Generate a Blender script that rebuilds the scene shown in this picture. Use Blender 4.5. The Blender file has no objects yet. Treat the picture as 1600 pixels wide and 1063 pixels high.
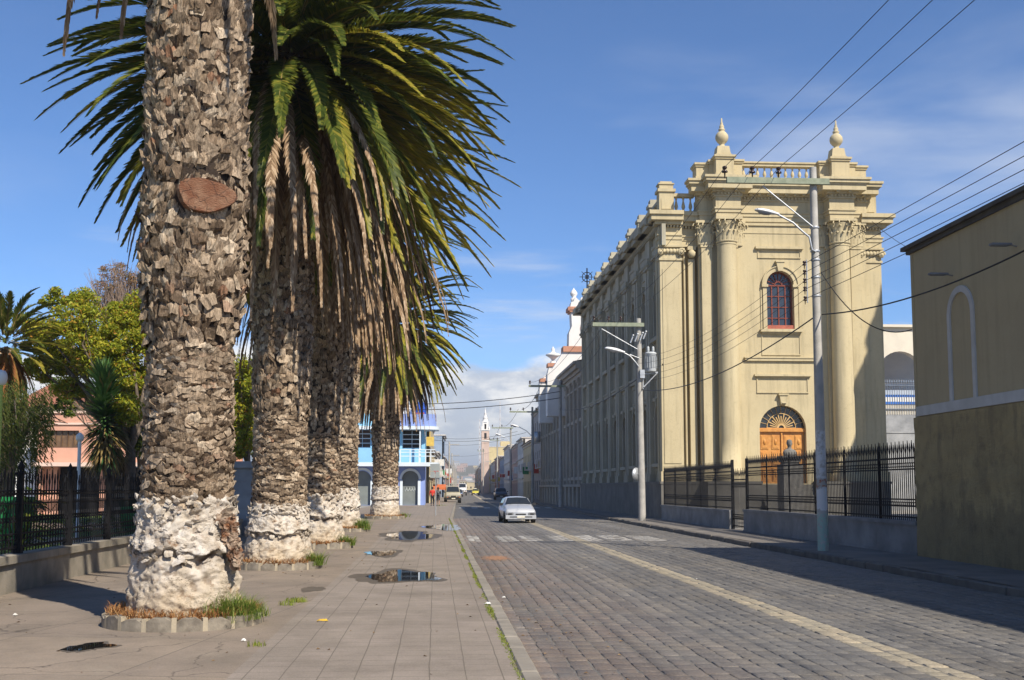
import bpy, math, random
from mathutils import Vector, Matrix, noise
from math import sin, cos, pi, radians, sqrt, atan2
random.seed(7)
R = random.random
def U(a, b): return a + (b - a) * R()
scene = bpy.context.scene
COL = scene.collection

# ------------------------------------------------------------------ camera
F = 1800.0; CX = 800.0; CY = 587.0; VX, VY = 680.0, 762.0; CH = 1.7
pit = math.atan((VY - CY) / F)
yaw = math.atan((CX - VX) / F * cos(pit))
FW = Vector((sin(yaw) * cos(pit), cos(yaw) * cos(pit), sin(pit)))
RT = Vector((cos(yaw), -sin(yaw), 0))
UP = RT.cross(FW)
cam_d = bpy.data.cameras.new('camera'); cam = bpy.data.objects.new('camera', cam_d); COL.objects.link(cam)
cam.matrix_world = Matrix(((RT.x, UP.x, -FW.x, 0), (RT.y, UP.y, -FW.y, 0), (RT.z, UP.z, -FW.z, CH), (0, 0, 0, 1)))
cam_d.sensor_width = 36; cam_d.lens = 36 * F / 1600; cam_d.shift_y = (CY - 531.5) / 1600
cam_d.clip_start = .1; cam_d.clip_end = 12000
scene.camera = cam
def at(px, py, Y):
    """the point the photograph shows at (px, py) when it stands Y metres down the street"""
    d = FW + RT * ((px - CX) / F) + UP * ((CY - py) / F)
    k = Y / d.y
    return Vector((d.x * k, Y, CH + d.z * k))
def zat(py, px, Y): return at(px, py, Y).z
def xat(px, Y): return at(px, VY, Y).x
def YX(px, X): return X/xat(px, 1.0)
def gnd(px, py, z=0):
    d = FW + RT * ((px - CX) / F) + UP * ((CY - py) / F)
    k = (z - CH) / d.z
    return Vector((d.x * k, d.y * k, z))

# ------------------------------------------------------------------ mesh builder
class MB:
    def __init__(s): s.v = []; s.f = []; s.m = []; s.sm = []
    def add(s, vs, fs, mi=0, smooth=False):
        b = len(s.v); s.v += [tuple(p) for p in vs]
        for f in fs: s.f.append([b + i for i in f]); s.m.append(mi); s.sm.append(smooth)
        return s
    def box(s, x0, x1, y0, y1, z0, z1, mi=0):
        return s.add([(x0,y0,z0),(x1,y0,z0),(x1,y1,z0),(x0,y1,z0),(x0,y0,z1),(x1,y0,z1),(x1,y1,z1),(x0,y1,z1)],
              [(3,2,1,0),(4,5,6,7),(0,1,5,4),(1,2,6,5),(2,3,7,6),(3,0,4,7)], mi)
    def tbox(s, T, u0, u1, v0, v1, w0, w1, mi=0):
        return s.add([T(u0,v0,w1),T(u1,v0,w1),T(u1,v0,w0),T(u0,v0,w0),T(u0,v1,w1),T(u1,v1,w1),T(u1,v1,w0),T(u0,v1,w0)],
              [(3,2,1,0),(4,5,6,7),(0,1,5,4),(1,2,6,5),(2,3,7,6),(3,0,4,7)], mi)
    def bevbox(s, x0, x1, y0, y1, z0, z1, b=.02, mi=0):
        """box with chamfered top edges"""
        return s.add([(x0,y0,z0),(x1,y0,z0),(x1,y1,z0),(x0,y1,z0),(x0,y0,z1-b),(x1,y0,z1-b),(x1,y1,z1-b),(x0,y1,z1-b),
                      (x0+b,y0+b,z1),(x1-b,y0+b,z1),(x1-b,y1-b,z1),(x0+b,y1-b,z1)],
              [(0,1,5,4),(1,2,6,5),(2,3,7,6),(3,0,4,7),(4,5,9,8),(5,6,10,9),(6,7,11,10),(7,4,8,11),(8,9,10,11)], mi)
    def tube(s, pts, rs, n=8, mi=0, smooth=True, cap=True):
        pts = [Vector(p) for p in pts]
        if not hasattr(rs, '__len__'): rs = [rs] * len(pts)
        vs = []; fs = []; prev = None
        for i, p in enumerate(pts):
            t = (pts[min(i+1, len(pts)-1)] - pts[max(i-1, 0)])
            if t.length < 1e-9: t = Vector((0,0,1))
            t.normalize()
            if prev is None:
                a = Vector((1,0,0)) if abs(t.x) < .8 else Vector((0,1,0))
            else: a = prev
            a = (a - t * a.dot(t)).normalized(); b = t.cross(a); prev = a
            for k in range(n):
                an = 2*pi*k/n
                vs.append(p + (a*cos(an) + b*sin(an)) * rs[i])
        for i in range(len(pts)-1):
            for k in range(n):
                fs.append((i*n+k, i*n+(k+1)%n, (i+1)*n+(k+1)%n, (i+1)*n+k))
        s.add(vs, fs, mi, smooth)
        if cap:
            s.add(vs[:n], [tuple(range(n))[::-1]], mi); s.add(vs[-n:], [tuple(range(n))], mi)
        return s
    def lathe(s, prof, c=(0,0,0), n=16, mi=0, smooth=True, a0=0, a1=2*pi):
        vs = []; fs = []; full = abs(a1-a0-2*pi) < 1e-6; m = n if full else n+1
        for (r, z) in prof:
            for k in range(m):
                an = a0 + (a1-a0)*k/n
                vs.append((c[0]+r*cos(an), c[1]+r*sin(an), c[2]+z))
        for i in range(len(prof)-1):
            for k in range(n):
                k2 = (k+1) % m
                fs.append((i*m+k, i*m+k2, (i+1)*m+k2, (i+1)*m+k))
        return s.add(vs, fs, mi, smooth)
    def ball(s, c, r, n=10, mi=0, sx=1, sy=1, sz=1):
        vs = []; fs = []; m = max(4, n//2)
        for i in range(m+1):
            ph = -pi/2 + pi*i/m
            for k in range(n):
                a = 2*pi*k/n
                vs.append((c[0]+r*sx*cos(ph)*cos(a), c[1]+r*sy*cos(ph)*sin(a), c[2]+r*sz*sin(ph)))
        for i in range(m):
            for k in range(n): fs.append((i*n+k, i*n+(k+1)%n, (i+1)*n+(k+1)%n, (i+1)*n+k))
        return s.add(vs, fs, mi, True)
    def prism(s, poly, T, w0, w1, mi=0):
        """polygon (u,v) extruded between w0 and w1 through map T"""
        n = len(poly)
        vs = [T(u,v,w0) for u,v in poly] + [T(u,v,w1) for u,v in poly]
        fs = [tuple(range(n))[::-1], tuple(range(n,2*n))] + [(i,(i+1)%n,n+(i+1)%n,n+i) for i in range(n)]
        return s.add(vs, fs, mi)
    def ring(s, T, uc, vc, r, t, w0, w1, n=16, a0=0, a1=2*pi, mi=0):
        """flat band of width t outside radius r, between w0 and w1"""
        for k in range(n):
            a, b = a0+(a1-a0)*k/n, a0+(a1-a0)*(k+1)/n
            q = [(uc+r*cos(a),vc+r*sin(a)),(uc+(r+t)*cos(a),vc+(r+t)*sin(a)),(uc+(r+t)*cos(b),vc+(r+t)*sin(b)),(uc+r*cos(b),vc+r*sin(b))]
            s.prism(q, T, w0, w1, mi)
        return s
    def build(s, name, mats, parent=None, world=True):
        me = bpy.data.meshes.new(name)
        off = parent_loc(parent) if (parent is not None and world) else Vector((0,0,0))
        me.from_pydata([(x-off.x, y-off.y, z-off.z) for x,y,z in s.v], [], s.f)
        if not isinstance(mats, (list, tuple)): mats = [mats]
        for m in mats: me.materials.append(m)
        if len(mats) > 1: me.polygons.foreach_set('material_index', s.m)
        me.polygons.foreach_set('use_smooth', s.sm)
        me.update()
        o = bpy.data.objects.new(name, me); COL.objects.link(o)
        if parent is not None: o.parent = parent
        return o
def parent_loc(o):
    v = Vector((0,0,0))
    while o is not None: v = v + Vector(o.location); o = o.parent
    return v
def I(u, v, w): return (u, -w, v)
def thing(name, label, cat, loc=(0,0,0), group=None):
    o = bpy.data.objects.new(name, None); COL.objects.link(o); o.location = loc
    o.empty_display_size = .2; o['label'] = label; o['category'] = cat
    if group: o['group'] = group
    return o
def tag(o, label, cat, group=None):
    o['label'] = label; o['category'] = cat
    if group: o['group'] = group
    return o
def struct(o): o['kind'] = 'structure'; return o
def stuff(o): o['kind'] = 'stuff'; return o
def copy_tree(o, parent=None):
    c = o.copy(); COL.objects.link(c)
    if parent is not None: c.parent = parent
    for ch in list(o.children): copy_tree(ch, c)
    return c

# ------------------------------------------------------------------ materials
def nodes(name):
    m = bpy.data.materials.new(name); m.use_nodes = True
    nt = m.node_tree; b = nt.nodes['Principled BSDF']
    return m, nt, b
def N(nt, typ, **kw):
    n = nt.nodes.new(typ)
    for k, v in kw.items():
        if k.startswith('i_'): n.inputs[k[2:].replace('_', ' ')].default_value = v
        else: setattr(n, k, v)
    return n
def ramp(nt, src, stops, interp='LINEAR'):
    r = nt.nodes.new('ShaderNodeValToRGB'); r.color_ramp.interpolation = interp
    while len(r.color_ramp.elements) < len(stops): r.color_ramp.elements.new(.5)
    for e, (p, c) in zip(r.color_ramp.elements, stops):
        e.position = p; e.color = (c[0], c[1], c[2], 1) if hasattr(c, '__len__') else (c, c, c, 1)
    nt.links.new(src, r.inputs[0]); return r.outputs['Color']
def mix(nt, fac, a, b, typ='MIX'):
    n = nt.nodes.new('ShaderNodeMix'); n.data_type = 'RGBA'; n.blend_type = typ
    for sock, val in ((n.inputs[0], fac), (n.inputs[6], a), (n.inputs[7], b)):
        if hasattr(val, 'is_linked'): nt.links.new(val, sock)
        elif hasattr(val, '__len__'): sock.default_value = (val[0], val[1], val[2], 1)
        else: sock.default_value = val
    return n.outputs[2]
def noi(nt, co, scale, detail=4, rough=.55, dist=0):
    n = N(nt, 'ShaderNodeTexNoise'); n.inputs['Scale'].default_value = scale; n.inputs['Detail'].default_value = detail
    n.inputs['Roughness'].default_value = rough; n.inputs['Distortion'].default_value = dist
    nt.links.new(co, n.inputs['Vector']); return n.outputs['Fac']
def bump(nt, b, h, strength=.4, dist=.02, prev=None):
    n = N(nt, 'ShaderNodeBump'); n.inputs['Strength'].default_value = strength; n.inputs['Distance'].default_value = dist
    nt.links.new(h, n.inputs['Height'])
    if prev is not None: nt.links.new(prev, n.inputs['Normal'])
    nt.links.new(n.outputs[0], b.inputs['Normal']); return n.outputs[0]
def wpos(nt): return N(nt, 'ShaderNodeNewGeometry').outputs['Position']
def opos(nt): return N(nt, 'ShaderNodeTexCoord').outputs['Object']
def scaled(nt, co, s):
    n = N(nt, 'ShaderNodeMapping'); n.inputs['Scale'].default_value = s; nt.links.new(co, n.inputs[0]); return n.outputs[0]
def mat(name, c1, c2=None, scale=3, rough=.85, bmp=.3, bscale=40, bdist=.01, island=0, metal=0, dirt=0, spec=.3, detail=5, lo=.35, hi=.65):
    m, nt, b = nodes(name)
    co = opos(nt)
    col = None
    if c2 is None: c2 = tuple(x*.75 for x in c1)
    f = ramp(nt, noi(nt, co, scale, detail), [(lo, 0), (hi, 1)])
    col = mix(nt, f, c1, c2)
    if dirt:
        d = ramp(nt, noi(nt, co, scale*.35, 6, .7), [(.45, 0), (.75, dirt)])
        col = mix(nt, d, col, tuple(x*.35 for x in c1))
    if island:
        g = N(nt, 'ShaderNodeNewGeometry')
        v = ramp(nt, g.outputs['Random Per Island'], [(0, 1-island), (1, 1+island*.4)])
        col = mix(nt, 1.0, col, v, 'MULTIPLY')
    nt.links.new(col, b.inputs['Base Color'])
    b.inputs['Roughness'].default_value = rough; b.inputs['Metallic'].default_value = metal
    b.inputs['Specular IOR Level'].default_value = spec
    if bmp: bump(nt, b, noi(nt, co, bscale, 6, .6), bmp, bdist)
    return m
def leafmat(name, stops, trans=.35, rough=.5, yellow=None):
    m, nt, b = nodes(name)
    g = N(nt, 'ShaderNodeNewGeometry')
    col = ramp(nt, g.outputs['Random Per Island'], stops)
    if yellow:
        f = ramp(nt, noi(nt, opos(nt), yellow[1], 3), [(yellow[2], 0), (yellow[2]+.12, 1)])
        col = mix(nt, f, col, yellow[0])
    nt.links.new(col, b.inputs['Base Color']); b.inputs['Roughness'].default_value = rough
    b.inputs['Specular IOR Level'].default_value = .25
    t = N(nt, 'ShaderNodeBsdfTranslucent'); nt.links.new(col, t.inputs[0])
    mx = N(nt, 'ShaderNodeMixShader'); mx.inputs[0].default_value = trans
    nt.links.new(b.outputs[0], mx.inputs[1]); nt.links.new(t.outputs[0], mx.inputs[2])
    nt.links.new(mx.outputs[0], nt.nodes['Material Output'].inputs[0])
    return m

# flat stone and render colours
m_conc = mat('grey concrete', (.36,.34,.30), (.25,.24,.22), 1.5, bmp=.35, bscale=60, dirt=.6)
m_oldconc = mat('old concrete block', (.33,.29,.23), (.21,.19,.15), 2.5, bmp=.5, bscale=35, dirt=.5)
m_bluegrey = mat('blue grey plaster wall', (.36,.37,.38), (.25,.26,.27), 1.2, bmp=.3, bscale=30, dirt=.7)
m_stone = mat('dark grey stone plinth', (.19,.18,.16), (.13,.125,.11), 1.3, bmp=.3, bscale=25, dirt=.4)
m_iron = mat('black iron', (.007,.007,.009), (.012,.012,.013), 6, rough=.7, bmp=.1, spec=.15)
m_wood = mat('orange varnished wood', (.62,.30,.075), (.48,.21,.05), 5, rough=.45, bmp=.1, spec=.4)
m_redframe = mat('red brown window frame', (.23,.055,.03), (.17,.045,.03), 8, rough=.5, bmp=.1)
m_white = mat('white paint', (.78,.78,.76), (.68,.68,.67), 3, bmp=.1)
m_black = mat('black rubber', (.02,.02,.02), (.03,.03,.03), 9, rough=.8)
m_void = mat('dark room behind', (.012,.012,.013), (.018,.017,.016), 2, rough=1, bmp=0)
def glassmat(name, col=(.03,.035,.04), rough=.08):
    m, nt, b = nodes(name)
    b.inputs['Base Color'].default_value = (*col, 1); b.inputs['Roughness'].default_value = rough
    b.inputs['Specular IOR Level'].default_value = .6
    bump(nt, b, noi(nt, opos(nt), 1.2, 2), .12, .05)
    return m
m_glass = glassmat('window glass')
m_glassblue = glassmat('bluish old window glass', (.035,.045,.06), .12)

# church render: cream olive stucco with faint courses and stains
def stucco(name, c1, c2, dirt=.35, streak=.3):
    m, nt, b = nodes(name)
    co = wpos(nt)
    f = ramp(nt, noi(nt, co, .6, 5), [(.35, 0), (.7, 1)])
    col = mix(nt, f, c1, c2)
    st = ramp(nt, noi(nt, scaled(nt, co, (2.5, 2.5, .18)), 1.6, 6, .65), [(.5, 0), (.78, streak)])
    col = mix(nt, st, col, tuple(x*.45 for x in c1))
    sp = ramp(nt, noi(nt, co, 5, 6, .7), [(.55, 0), (.8, dirt)])
    col = mix(nt, sp, col, tuple(x*.6 for x in c2))
    nt.links.new(col, b.inputs['Base Color']); b.inputs['Roughness'].default_value = .9
    b.inputs['Specular IOR Level'].default_value = .2
    bump(nt, b, noi(nt, co, 14, 6, .6), .25, .02)
    return m
m_church = stucco('cream olive stucco', (.54,.462,.29), (.48,.405,.25), .5, .6)
m_churchside = stucco('weathered shaded olive stucco', (.44,.41,.31), (.35,.325,.25), .6, .6)  # church stucco, more stained, with the street side's shade put into a greyer tone
m_wing = stucco('weathered grey stucco', (.42,.375,.31), (.32,.295,.25), .6, .7)
m_rightup = stucco('olive ochre stucco', (.47,.39,.24), (.42,.345,.215), .25, .25)
# ------------------------------------------------------------------ ground, road, pavements
KX = .9        # left kerb
RX = 9.05      # right kerb
WX = 11.1      # right wall line
def bend(Y): return 0.0 if Y < 60 else (Y-60)*.0211
def grid_sheet(name, mt, xs, ys, z=0.0, f=None):
    mb = MB(); vs = []; n = len(ys)
    for x in xs:
        for y in ys:
            xx, zz = (x + bend(y), z) if f is None else f(x, y)
            vs.append((xx, y, zz))
    fs = [(i*n+j, (i+1)*n+j, (i+1)*n+j+1, i*n+j+1) for i in range(len(xs)-1) for j in range(n-1)]
    mb.add(vs, fs); return struct(mb.build(name, mt))
m_earth = mat('dusty earth', (.22,.19,.14), (.16,.14,.10), .3, bmp=.3)
grid_sheet('ground', m_earth, [-2500, -900, -200, 0, 60, 260, 900, 2500], [-60, 0, 60, 200, 700, 1500, 3600], -.03)

# asphalt-like far road and near cobbles
m, nt, b = nodes('grey paving setts'); m_road = m
co = wpos(nt)
br = N(nt, 'ShaderNodeTexBrick'); br.inputs['Scale'].default_value = 1
br.inputs['Brick Width'].default_value = .3; br.inputs['Row Height'].default_value = .2; br.inputs['Mortar Size'].default_value = .012
br.inputs['Color1'].default_value = (.135,.13,.125,1); br.inputs['Color2'].default_value = (.10,.10,.10,1); br.inputs['Mortar'].default_value = (.055,.05,.042,1)
mp = N(nt, 'ShaderNodeMapping'); mp.inputs['Rotation'].default_value = (0,0,pi/2); nt.links.new(co, mp.inputs[0]); nt.links.new(mp.outputs[0], br.inputs['Vector'])
f = ramp(nt, noi(nt, co, .45, 6, .65), [(.35, 0), (.7, 1)])
col = mix(nt, f, br.outputs['Color'], (.165,.15,.125))
nt.links.new(col, b.inputs['Base Color']); b.inputs['Roughness'].default_value = .75
bump(nt, b, noi(nt, co, 12, 6), .5, .02)
grid_sheet('road', m_road, [KX-.05, 3, 6, RX+.05], [-6, 0, 20, 40, 60, 120, 300, 700, 1500], -.0065)
# cobbles as real stones
def cobmat(name, c1, c2, red, tint=True):
    m, nt, b = nodes(name); co = wpos(nt)
    g = N(nt, 'ShaderNodeNewGeometry').outputs['Random Per Island']
    col = ramp(nt, g, [(0, c1), (.5, c2), (.8, tuple(x*1.1 for x in c2)), (1, tuple(x*.9 for x in c1))])
    if tint:
        # rusty dust lies near the left gutter
        sx = N(nt, 'ShaderNodeSeparateXYZ'); nt.links.new(co, sx.inputs[0])
        near = ramp(nt, sx.outputs[0], [(0, 1), (1, 0)])
        mr = N(nt, 'ShaderNodeMapRange'); mr.inputs['From Min'].default_value = 1.0; mr.inputs['From Max'].default_value = 3.6
        mr.inputs['To Min'].default_value = 1; mr.inputs['To Max'].default_value = 0; nt.links.new(sx.outputs[0], mr.inputs[0])
        d = ramp(nt, noi(nt, scaled(nt, co, (1,.35,1)), 1.3, 6, .7), [(.38, .25), (.62, 1)])
        mm = N(nt, 'ShaderNodeMath', operation='MULTIPLY'); nt.links.new(mr.outputs[0], mm.inputs[0]); nt.links.new(d, mm.inputs[1])
        m2 = N(nt, 'ShaderNodeMath', operation='MULTIPLY'); nt.links.new(mm.outputs[0], m2.inputs[0]); m2.inputs[1].default_value = .75
        col = mix(nt, m2.outputs[0], col, red)
    w = ramp(nt, noi(nt, co, .7, 6, .7), [(.48, 0), (.72, .55)])
    col = mix(nt, w, col, (.24,.205,.155))
    tk = ramp(nt, noi(nt, scaled(nt, co, (1.1,.06,1)), 1.0, 3), [(.4, .86), (.62, 1.14)]); col = mix(nt, 1.0, col, tk, 'MULTIPLY')
    s = ramp(nt, noi(nt, co, 38, 4, .7), [(.35, .72), (.68, 1.25)])
    col = mix(nt, 1.0, col, s, 'MULTIPLY')
    nt.links.new(col, b.inputs['Base Color']); b.inputs['Roughness'].default_value = .62; b.inputs['Specular IOR Level'].default_value = .35
    bump(nt, b, noi(nt, co, 26, 6, .65), .6, .015)
    return m
m_cob = cobmat('worn grey setts', (.125,.121,.116), (.150,.143,.133), (.22,.155,.115))
m_cobl = cobmat('cream painted setts', (.37,.315,.225), (.27,.24,.18), (.4,.3,.2), False)
m_cobw = cobmat('white painted setts', (.40,.385,.35), (.28,.27,.25), (.4,.3,.2), False)
mb = MB(); x = KX; LX0, LX1 = 4.5, 4.9
mbL = MB(); mbW = MB()
stripe_y = (gnd(750,846).y, gnd(750,837.5).y)
stripes = []
for (a, c) in ((735,750),(776,800),(820,846),(864,890),(908,936),(954,986),(1000,1030)):
    p, q = gnd(a, 842), gnd(c, 842); stripes.append((p.x, q.x))
xs = []
while x < RX - .1:
    w = .2; xs.append((x, min(x + w, RX))); x += w
for (xa, xb) in xs:
    y = 7.5 + U(0,.3)
    xm = (xa+xb)/2
    while y < 64:
        L = U(.22,.40); y2 = y + L
        if L > .01:
            g = .0045; wob = .012
            z = U(-.003,.004) + .008*noise.noise(Vector((xm*.8,y*.8,0)))
            # gentle wander of the rows
            dx = .05*noise.noise(Vector((xm*.3, y*.12, 5)))+U(-.006,.006)
            tgt = mb
            if LX0 < xm < LX1: tgt = mbL
            elif stripe_y[0] < y+L/2 < stripe_y[1] and any(p-.05 < xm < q+.05 for p, q in stripes) and R() < .8: tgt = mbW
            b_ = U(.006,.018)
            x0, x1, y0_, y1_ = xa+g+dx, xb-g+dx, y+g, y2-g
            j = lambda: U(-wob, wob)
            vs = [(x0,y0_,-.04),(x1,y0_,-.04),(x1,y1_,-.04),(x0,y1_,-.04)]
            cs = [(x0+j(),y0_+j()),(x1+j(),y0_+j()),(x1+j(),y1_+j()),(x0+j(),y1_+j())]
            vs += [(p[0],p[1],z-b_*.55) for p in cs]
            cx_, cy_ = (x0+x1)/2, (y0_+y1_)/2
            for p in cs:
                vs.append((p[0]+(b_ if p[0]<cx_ else -b_), p[1]+(b_ if p[1]<cy_ else -b_), z+U(-.004,.004)))
            vs.append((cx_, cy_, z+.006))
            tgt.add(vs, [(0,1,5,4),(1,2,6,5),(2,3,7,6),(3,0,4,7),(4,5,9,8),(5,6,10,9),(6,7,11,10),(7,4,8,11),(8,9,12),(9,10,12),(10,11,12),(11,8,12)], 0, True)
        y = y2
struct(mb.build('road_paving', m_cob)); struct(mbL.build('road_centre_line', m_cobl)); struct(mbW.build('crosswalk', m_cobw))
# far centre line and second crossing as painted sheets
mb = MB()
fl = [(64, 4.98), (90, 5.25), (150, 6.3), (300, 9.6), (600, 16.2)]
for (ya, xa), (yb, xb) in zip(fl, fl[1:]):
    mb.add([(xa-.17,ya,-.006),(xa+.17,ya,-.006),(xb+.17,yb,-.006),(xb-.17,yb,-.006)], [(0,1,2,3)])
m_line = mat('worn cream road paint', (.50,.42,.30), (.22,.2,.17), 3, lo=.4, hi=.75)
struct(mb.build('road_line', m_line))
mb = MB()
for px in range(8):
    x0 = 1.4 + px*1.05 + .6
    mb.add([(x0,96,-.005),(x0+.5,96,-.005),(x0+.56,100,-.005),(x0+.06,100,-.005)], [(0,1,2,3)])
struct(mb.build('far_crosswalk', mat('worn white road paint', (.55,.54,.5), (.25,.24,.22), 2, lo=.4, hi=.75)))

# left pavement: square slabs by the kerb, plain screed by the trees
SZ = .12
m, nt, b = nodes('pavement slabs'); co = wpos(nt)
def slabs():
    br = N(nt, 'ShaderNodeTexBrick'); br.offset = 0
    br.inputs['Scale'].default_value = 1; br.inputs['Brick Width'].default_value = .31; br.inputs['Row Height'].default_value = .31
    br.inputs['Mortar Size'].default_value = .006; br.inputs['Mortar Smooth'].default_value = .3
    br.inputs['Color1'].default_value = (.27,.23,.19,1); br.inputs['Color2'].default_value = (.29,.245,.205,1); br.inputs['Mortar'].default_value = (.14,.12,.095,1)
    mp = N(nt, 'ShaderNodeMapping'); mp.inputs['Location'].default_value = (.03,0,0)
    dn = N(nt, 'ShaderNodeTexNoise'); dn.inputs['Scale'].default_value = 1.5; nt.links.new(co, dn.inputs['Vector'])
    ad = N(nt, 'ShaderNodeVectorMath', operation='MULTIPLY_ADD'); ad.inputs[1].default_value = (.02,.02,0)
    nt.links.new(dn.outputs['Color'], ad.inputs[0]); nt.links.new(co, ad.inputs[2]); nt.links.new(ad.outputs[0], mp.inputs[0]); nt.links.new(mp.outputs[0], br.inputs['Vector'])
    return br
br = slabs()
br2 = N(nt, 'ShaderNodeTexBrick'); br2.offset = 0; br2.inputs['Scale'].default_value = 1
br2.inputs['Brick Width'].default_value = 2.1; br2.inputs['Row Height'].default_value = 2.4; br2.inputs['Mortar Size'].default_value = .008
br2.inputs['Color1'].default_value = (.285,.23,.175,1); br2.inputs['Color2'].default_value = (.245,.20,.158,1); br2.inputs['Mortar'].default_value = (.14,.12,.095,1)
mp2 = N(nt, 'ShaderNodeMapping'); mp2.inputs['Rotation'].default_value = (0,0,.15); nt.links.new(co, mp2.inputs[0]); nt.links.new(mp2.outputs[0], br2.inputs['Vector'])
sx = N(nt, 'ShaderNodeSeparateXYZ'); nt.links.new(co, sx.inputs[0])
lt = N(nt, 'ShaderNodeMath', operation='LESS_THAN'); lt.inputs[1].default_value = -1.72; nt.links.new(sx.outputs[0], lt.inputs[0])
col = mix(nt, lt.outputs[0], br.outputs['Color'], br2.outputs['Color'])
d = ramp(nt, noi(nt, co, .9, 7, .7), [(.4, .0), (.7, .65)]); col = mix(nt, d, col, (.135,.115,.09))
d = ramp(nt, noi(nt, scaled(nt, co, (1.0,.6,1)), 2.3, 7, .75), [(.55, .0), (.72, .5)]); col = mix(nt, d, col, (.30,.26,.20))
d = ramp(nt, noi(nt, co, 60, 4, .7), [(.3, .78), (.7, 1.2)]); col = mix(nt, 1.0, col, d, 'MULTIPLY')
cr = N(nt, 'ShaderNodeTexVoronoi', feature='DISTANCE_TO_EDGE'); cr.inputs['Scale'].default_value = .55
dn = N(nt, 'ShaderNodeTexNoise'); dn.inputs['Scale'].default_value = 2.2; dn.inputs['Detail'].default_value = 6; nt.links.new(co, dn.inputs['Vector'])
ad = N(nt, 'ShaderNodeVectorMath', operation='MULTIPLY_ADD'); ad.inputs[1].default_value = (.6,.6,0); nt.links.new(dn.outputs['Color'], ad.inputs[0]); nt.links.new(co, ad.inputs[2]); nt.links.new(ad.outputs[0], cr.inputs['Vector'])
ck = ramp(nt, cr.outputs['Distance'], [(0, .8), (.006, 0)])
ck2 = N(nt, 'ShaderNodeMath', operation='MULTIPLY'); nt.links.new(ck, ck2.inputs[0]); nt.links.new(lt.outputs[0], ck2.inputs[1])
col = mix(nt, ck2.outputs[0], col, (.06,.05,.04))
nt.links.new(col, b.inputs['Base Color']); b.inputs['Roughness'].default_value = .8; b.inputs['Specular IOR Level'].default_value = .3
bump(nt, b, noi(nt, co, 45, 6, .7), .35, .006)
m_slab = m
grid_sheet('sidewalk', m_slab, [-6.35, -3, KX-.17], [-6, 0, 15, 40, 60, 80, 104], SZ)
grid_sheet('far_sidewalk', m_slab, [-2.6, KX-.17], [104, 200, 500, 900], SZ-.004)
m_kerb = mat('kerb stone', (.30,.27,.225), (.21,.19,.16), 2, bmp=.4, bscale=30, dirt=.4)
mb = MB(); y = -6
while y < 104:
    L = U(.75,.85); d = bend(y)
    mb.bevbox(KX-.165+d, KX+U(-.008,.008)+d, y+.004, y+L-.004, -.03, SZ+U(0,.008), .02); y += L
struct(mb.build('kerb', m_kerb))
mb = MB(); mb.add([(KX-.16+bend(104),104,SZ),(KX+bend(104),104,SZ),(KX+bend(900),900,SZ),(KX-.16+bend(900),900,SZ)],[(0,1,2,3)])
struct(mb.build('far_kerb', m_kerb))
# right pavement
m_slabr = mat('grey dusty pavement', (.22,.20,.175), (.16,.145,.13), 1.2, bmp=.5, bscale=20, dirt=.5)
grid_sheet('right_sidewalk', m_slabr, [RX+.17, WX+.6], [-6, 0, 20, 40, 56, 90, 130], .14)
grid_sheet('right_far_sidewalk', m_slabr, [RX+.17, WX+.2], [130, 200, 500, 900], .13)
mb = MB(); y = -6
while y < 130:
    L = U(.8,1.2); d = bend(y); mb.bevbox(RX+U(-.02,.02)+d, RX+.175+d, y+.006, y+L-.006, -.03, .14+U(-.012,.015), .02); y += L
struct(mb.build('right_kerb', mat('dark kerb stone', (.17,.155,.135), (.11,.10,.09), 3, bmp=.5, bscale=30, dirt=.4)))

# litter of earth along the right gutter
# puddles: irregular wet patch with a still-water centre
m_wet = mat('damp pavement', (.125,.105,.08), (.10,.083,.064), 3, rough=.6, bmp=.15, spec=.3)
m, nt, b = nodes('still water'); b.inputs['Base Color'].default_value = (.012,.011,.010,1); b.inputs['Roughness'].default_value = .02
b.inputs['Specular IOR Level'].default_value = .7; b.inputs['IOR'].default_value = 1.45
m_water = m
def blob(name, mt, cx, cy, rx, ry, z, seed, amp=.35, n=90):
    mb = MB(); vs = [(cx, cy, z)]
    for k in range(n):
        a = 2*pi*k/n
        r = 1 + amp*(noise.noise(Vector((cos(a)*1.4+seed, sin(a)*1.4, seed))) * 1.5 + .5*noise.noise(Vector((cos(a)*5+seed, sin(a)*5, seed*2))))
        vs.append((cx + rx*r*cos(a), cy + ry*r*sin(a), z))
    mb.add(vs, [(0, 1+k, 1+(k+1)%n) for k in range(n)])
    return struct(mb.build(name, mt))
def puddle(pxa, pxb, pya, pyb, seed, water=(0,0,1,1)):
    a = gnd(pxa, (pya+pyb)/2, SZ); c = gnd(pxb, (pya+pyb)/2, SZ); f0 = gnd(pxa, pyb, SZ).y; f1 = gnd(pxa, pya, SZ).y
    cx, cy, rx, ry = (a.x+c.x)/2, (f0+f1)/2, (c.x-a.x)/2, (f1-f0)/2
    blob('wet_patch', m_wet, cx, cy, rx*.85, ry*.85, SZ+.003, seed)
    if water:
        ox, oy, sx_, sy_ = water
        blob('puddle_water', m_water, cx+ox*rx, cy+oy*ry, rx*sx_, ry*sy_, SZ+.007, seed+.15)
puddle(540, 705, 889, 913, 1.3, (.08,0,.66,.68))
puddle(582, 690, 829, 848, 2.1, (.05,0,.66,.68))
puddle(560, 640, 859, 871, 3.7, (-.1,0,.7,.6))
puddle(95, 180, 1004, 1020, 5.2, (0,0,.7,.7))
puddle(660, 725, 820, 829, 4.4, (0,0,.8,.8))
puddle(470, 510, 916, 926, 9.1, None)

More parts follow.
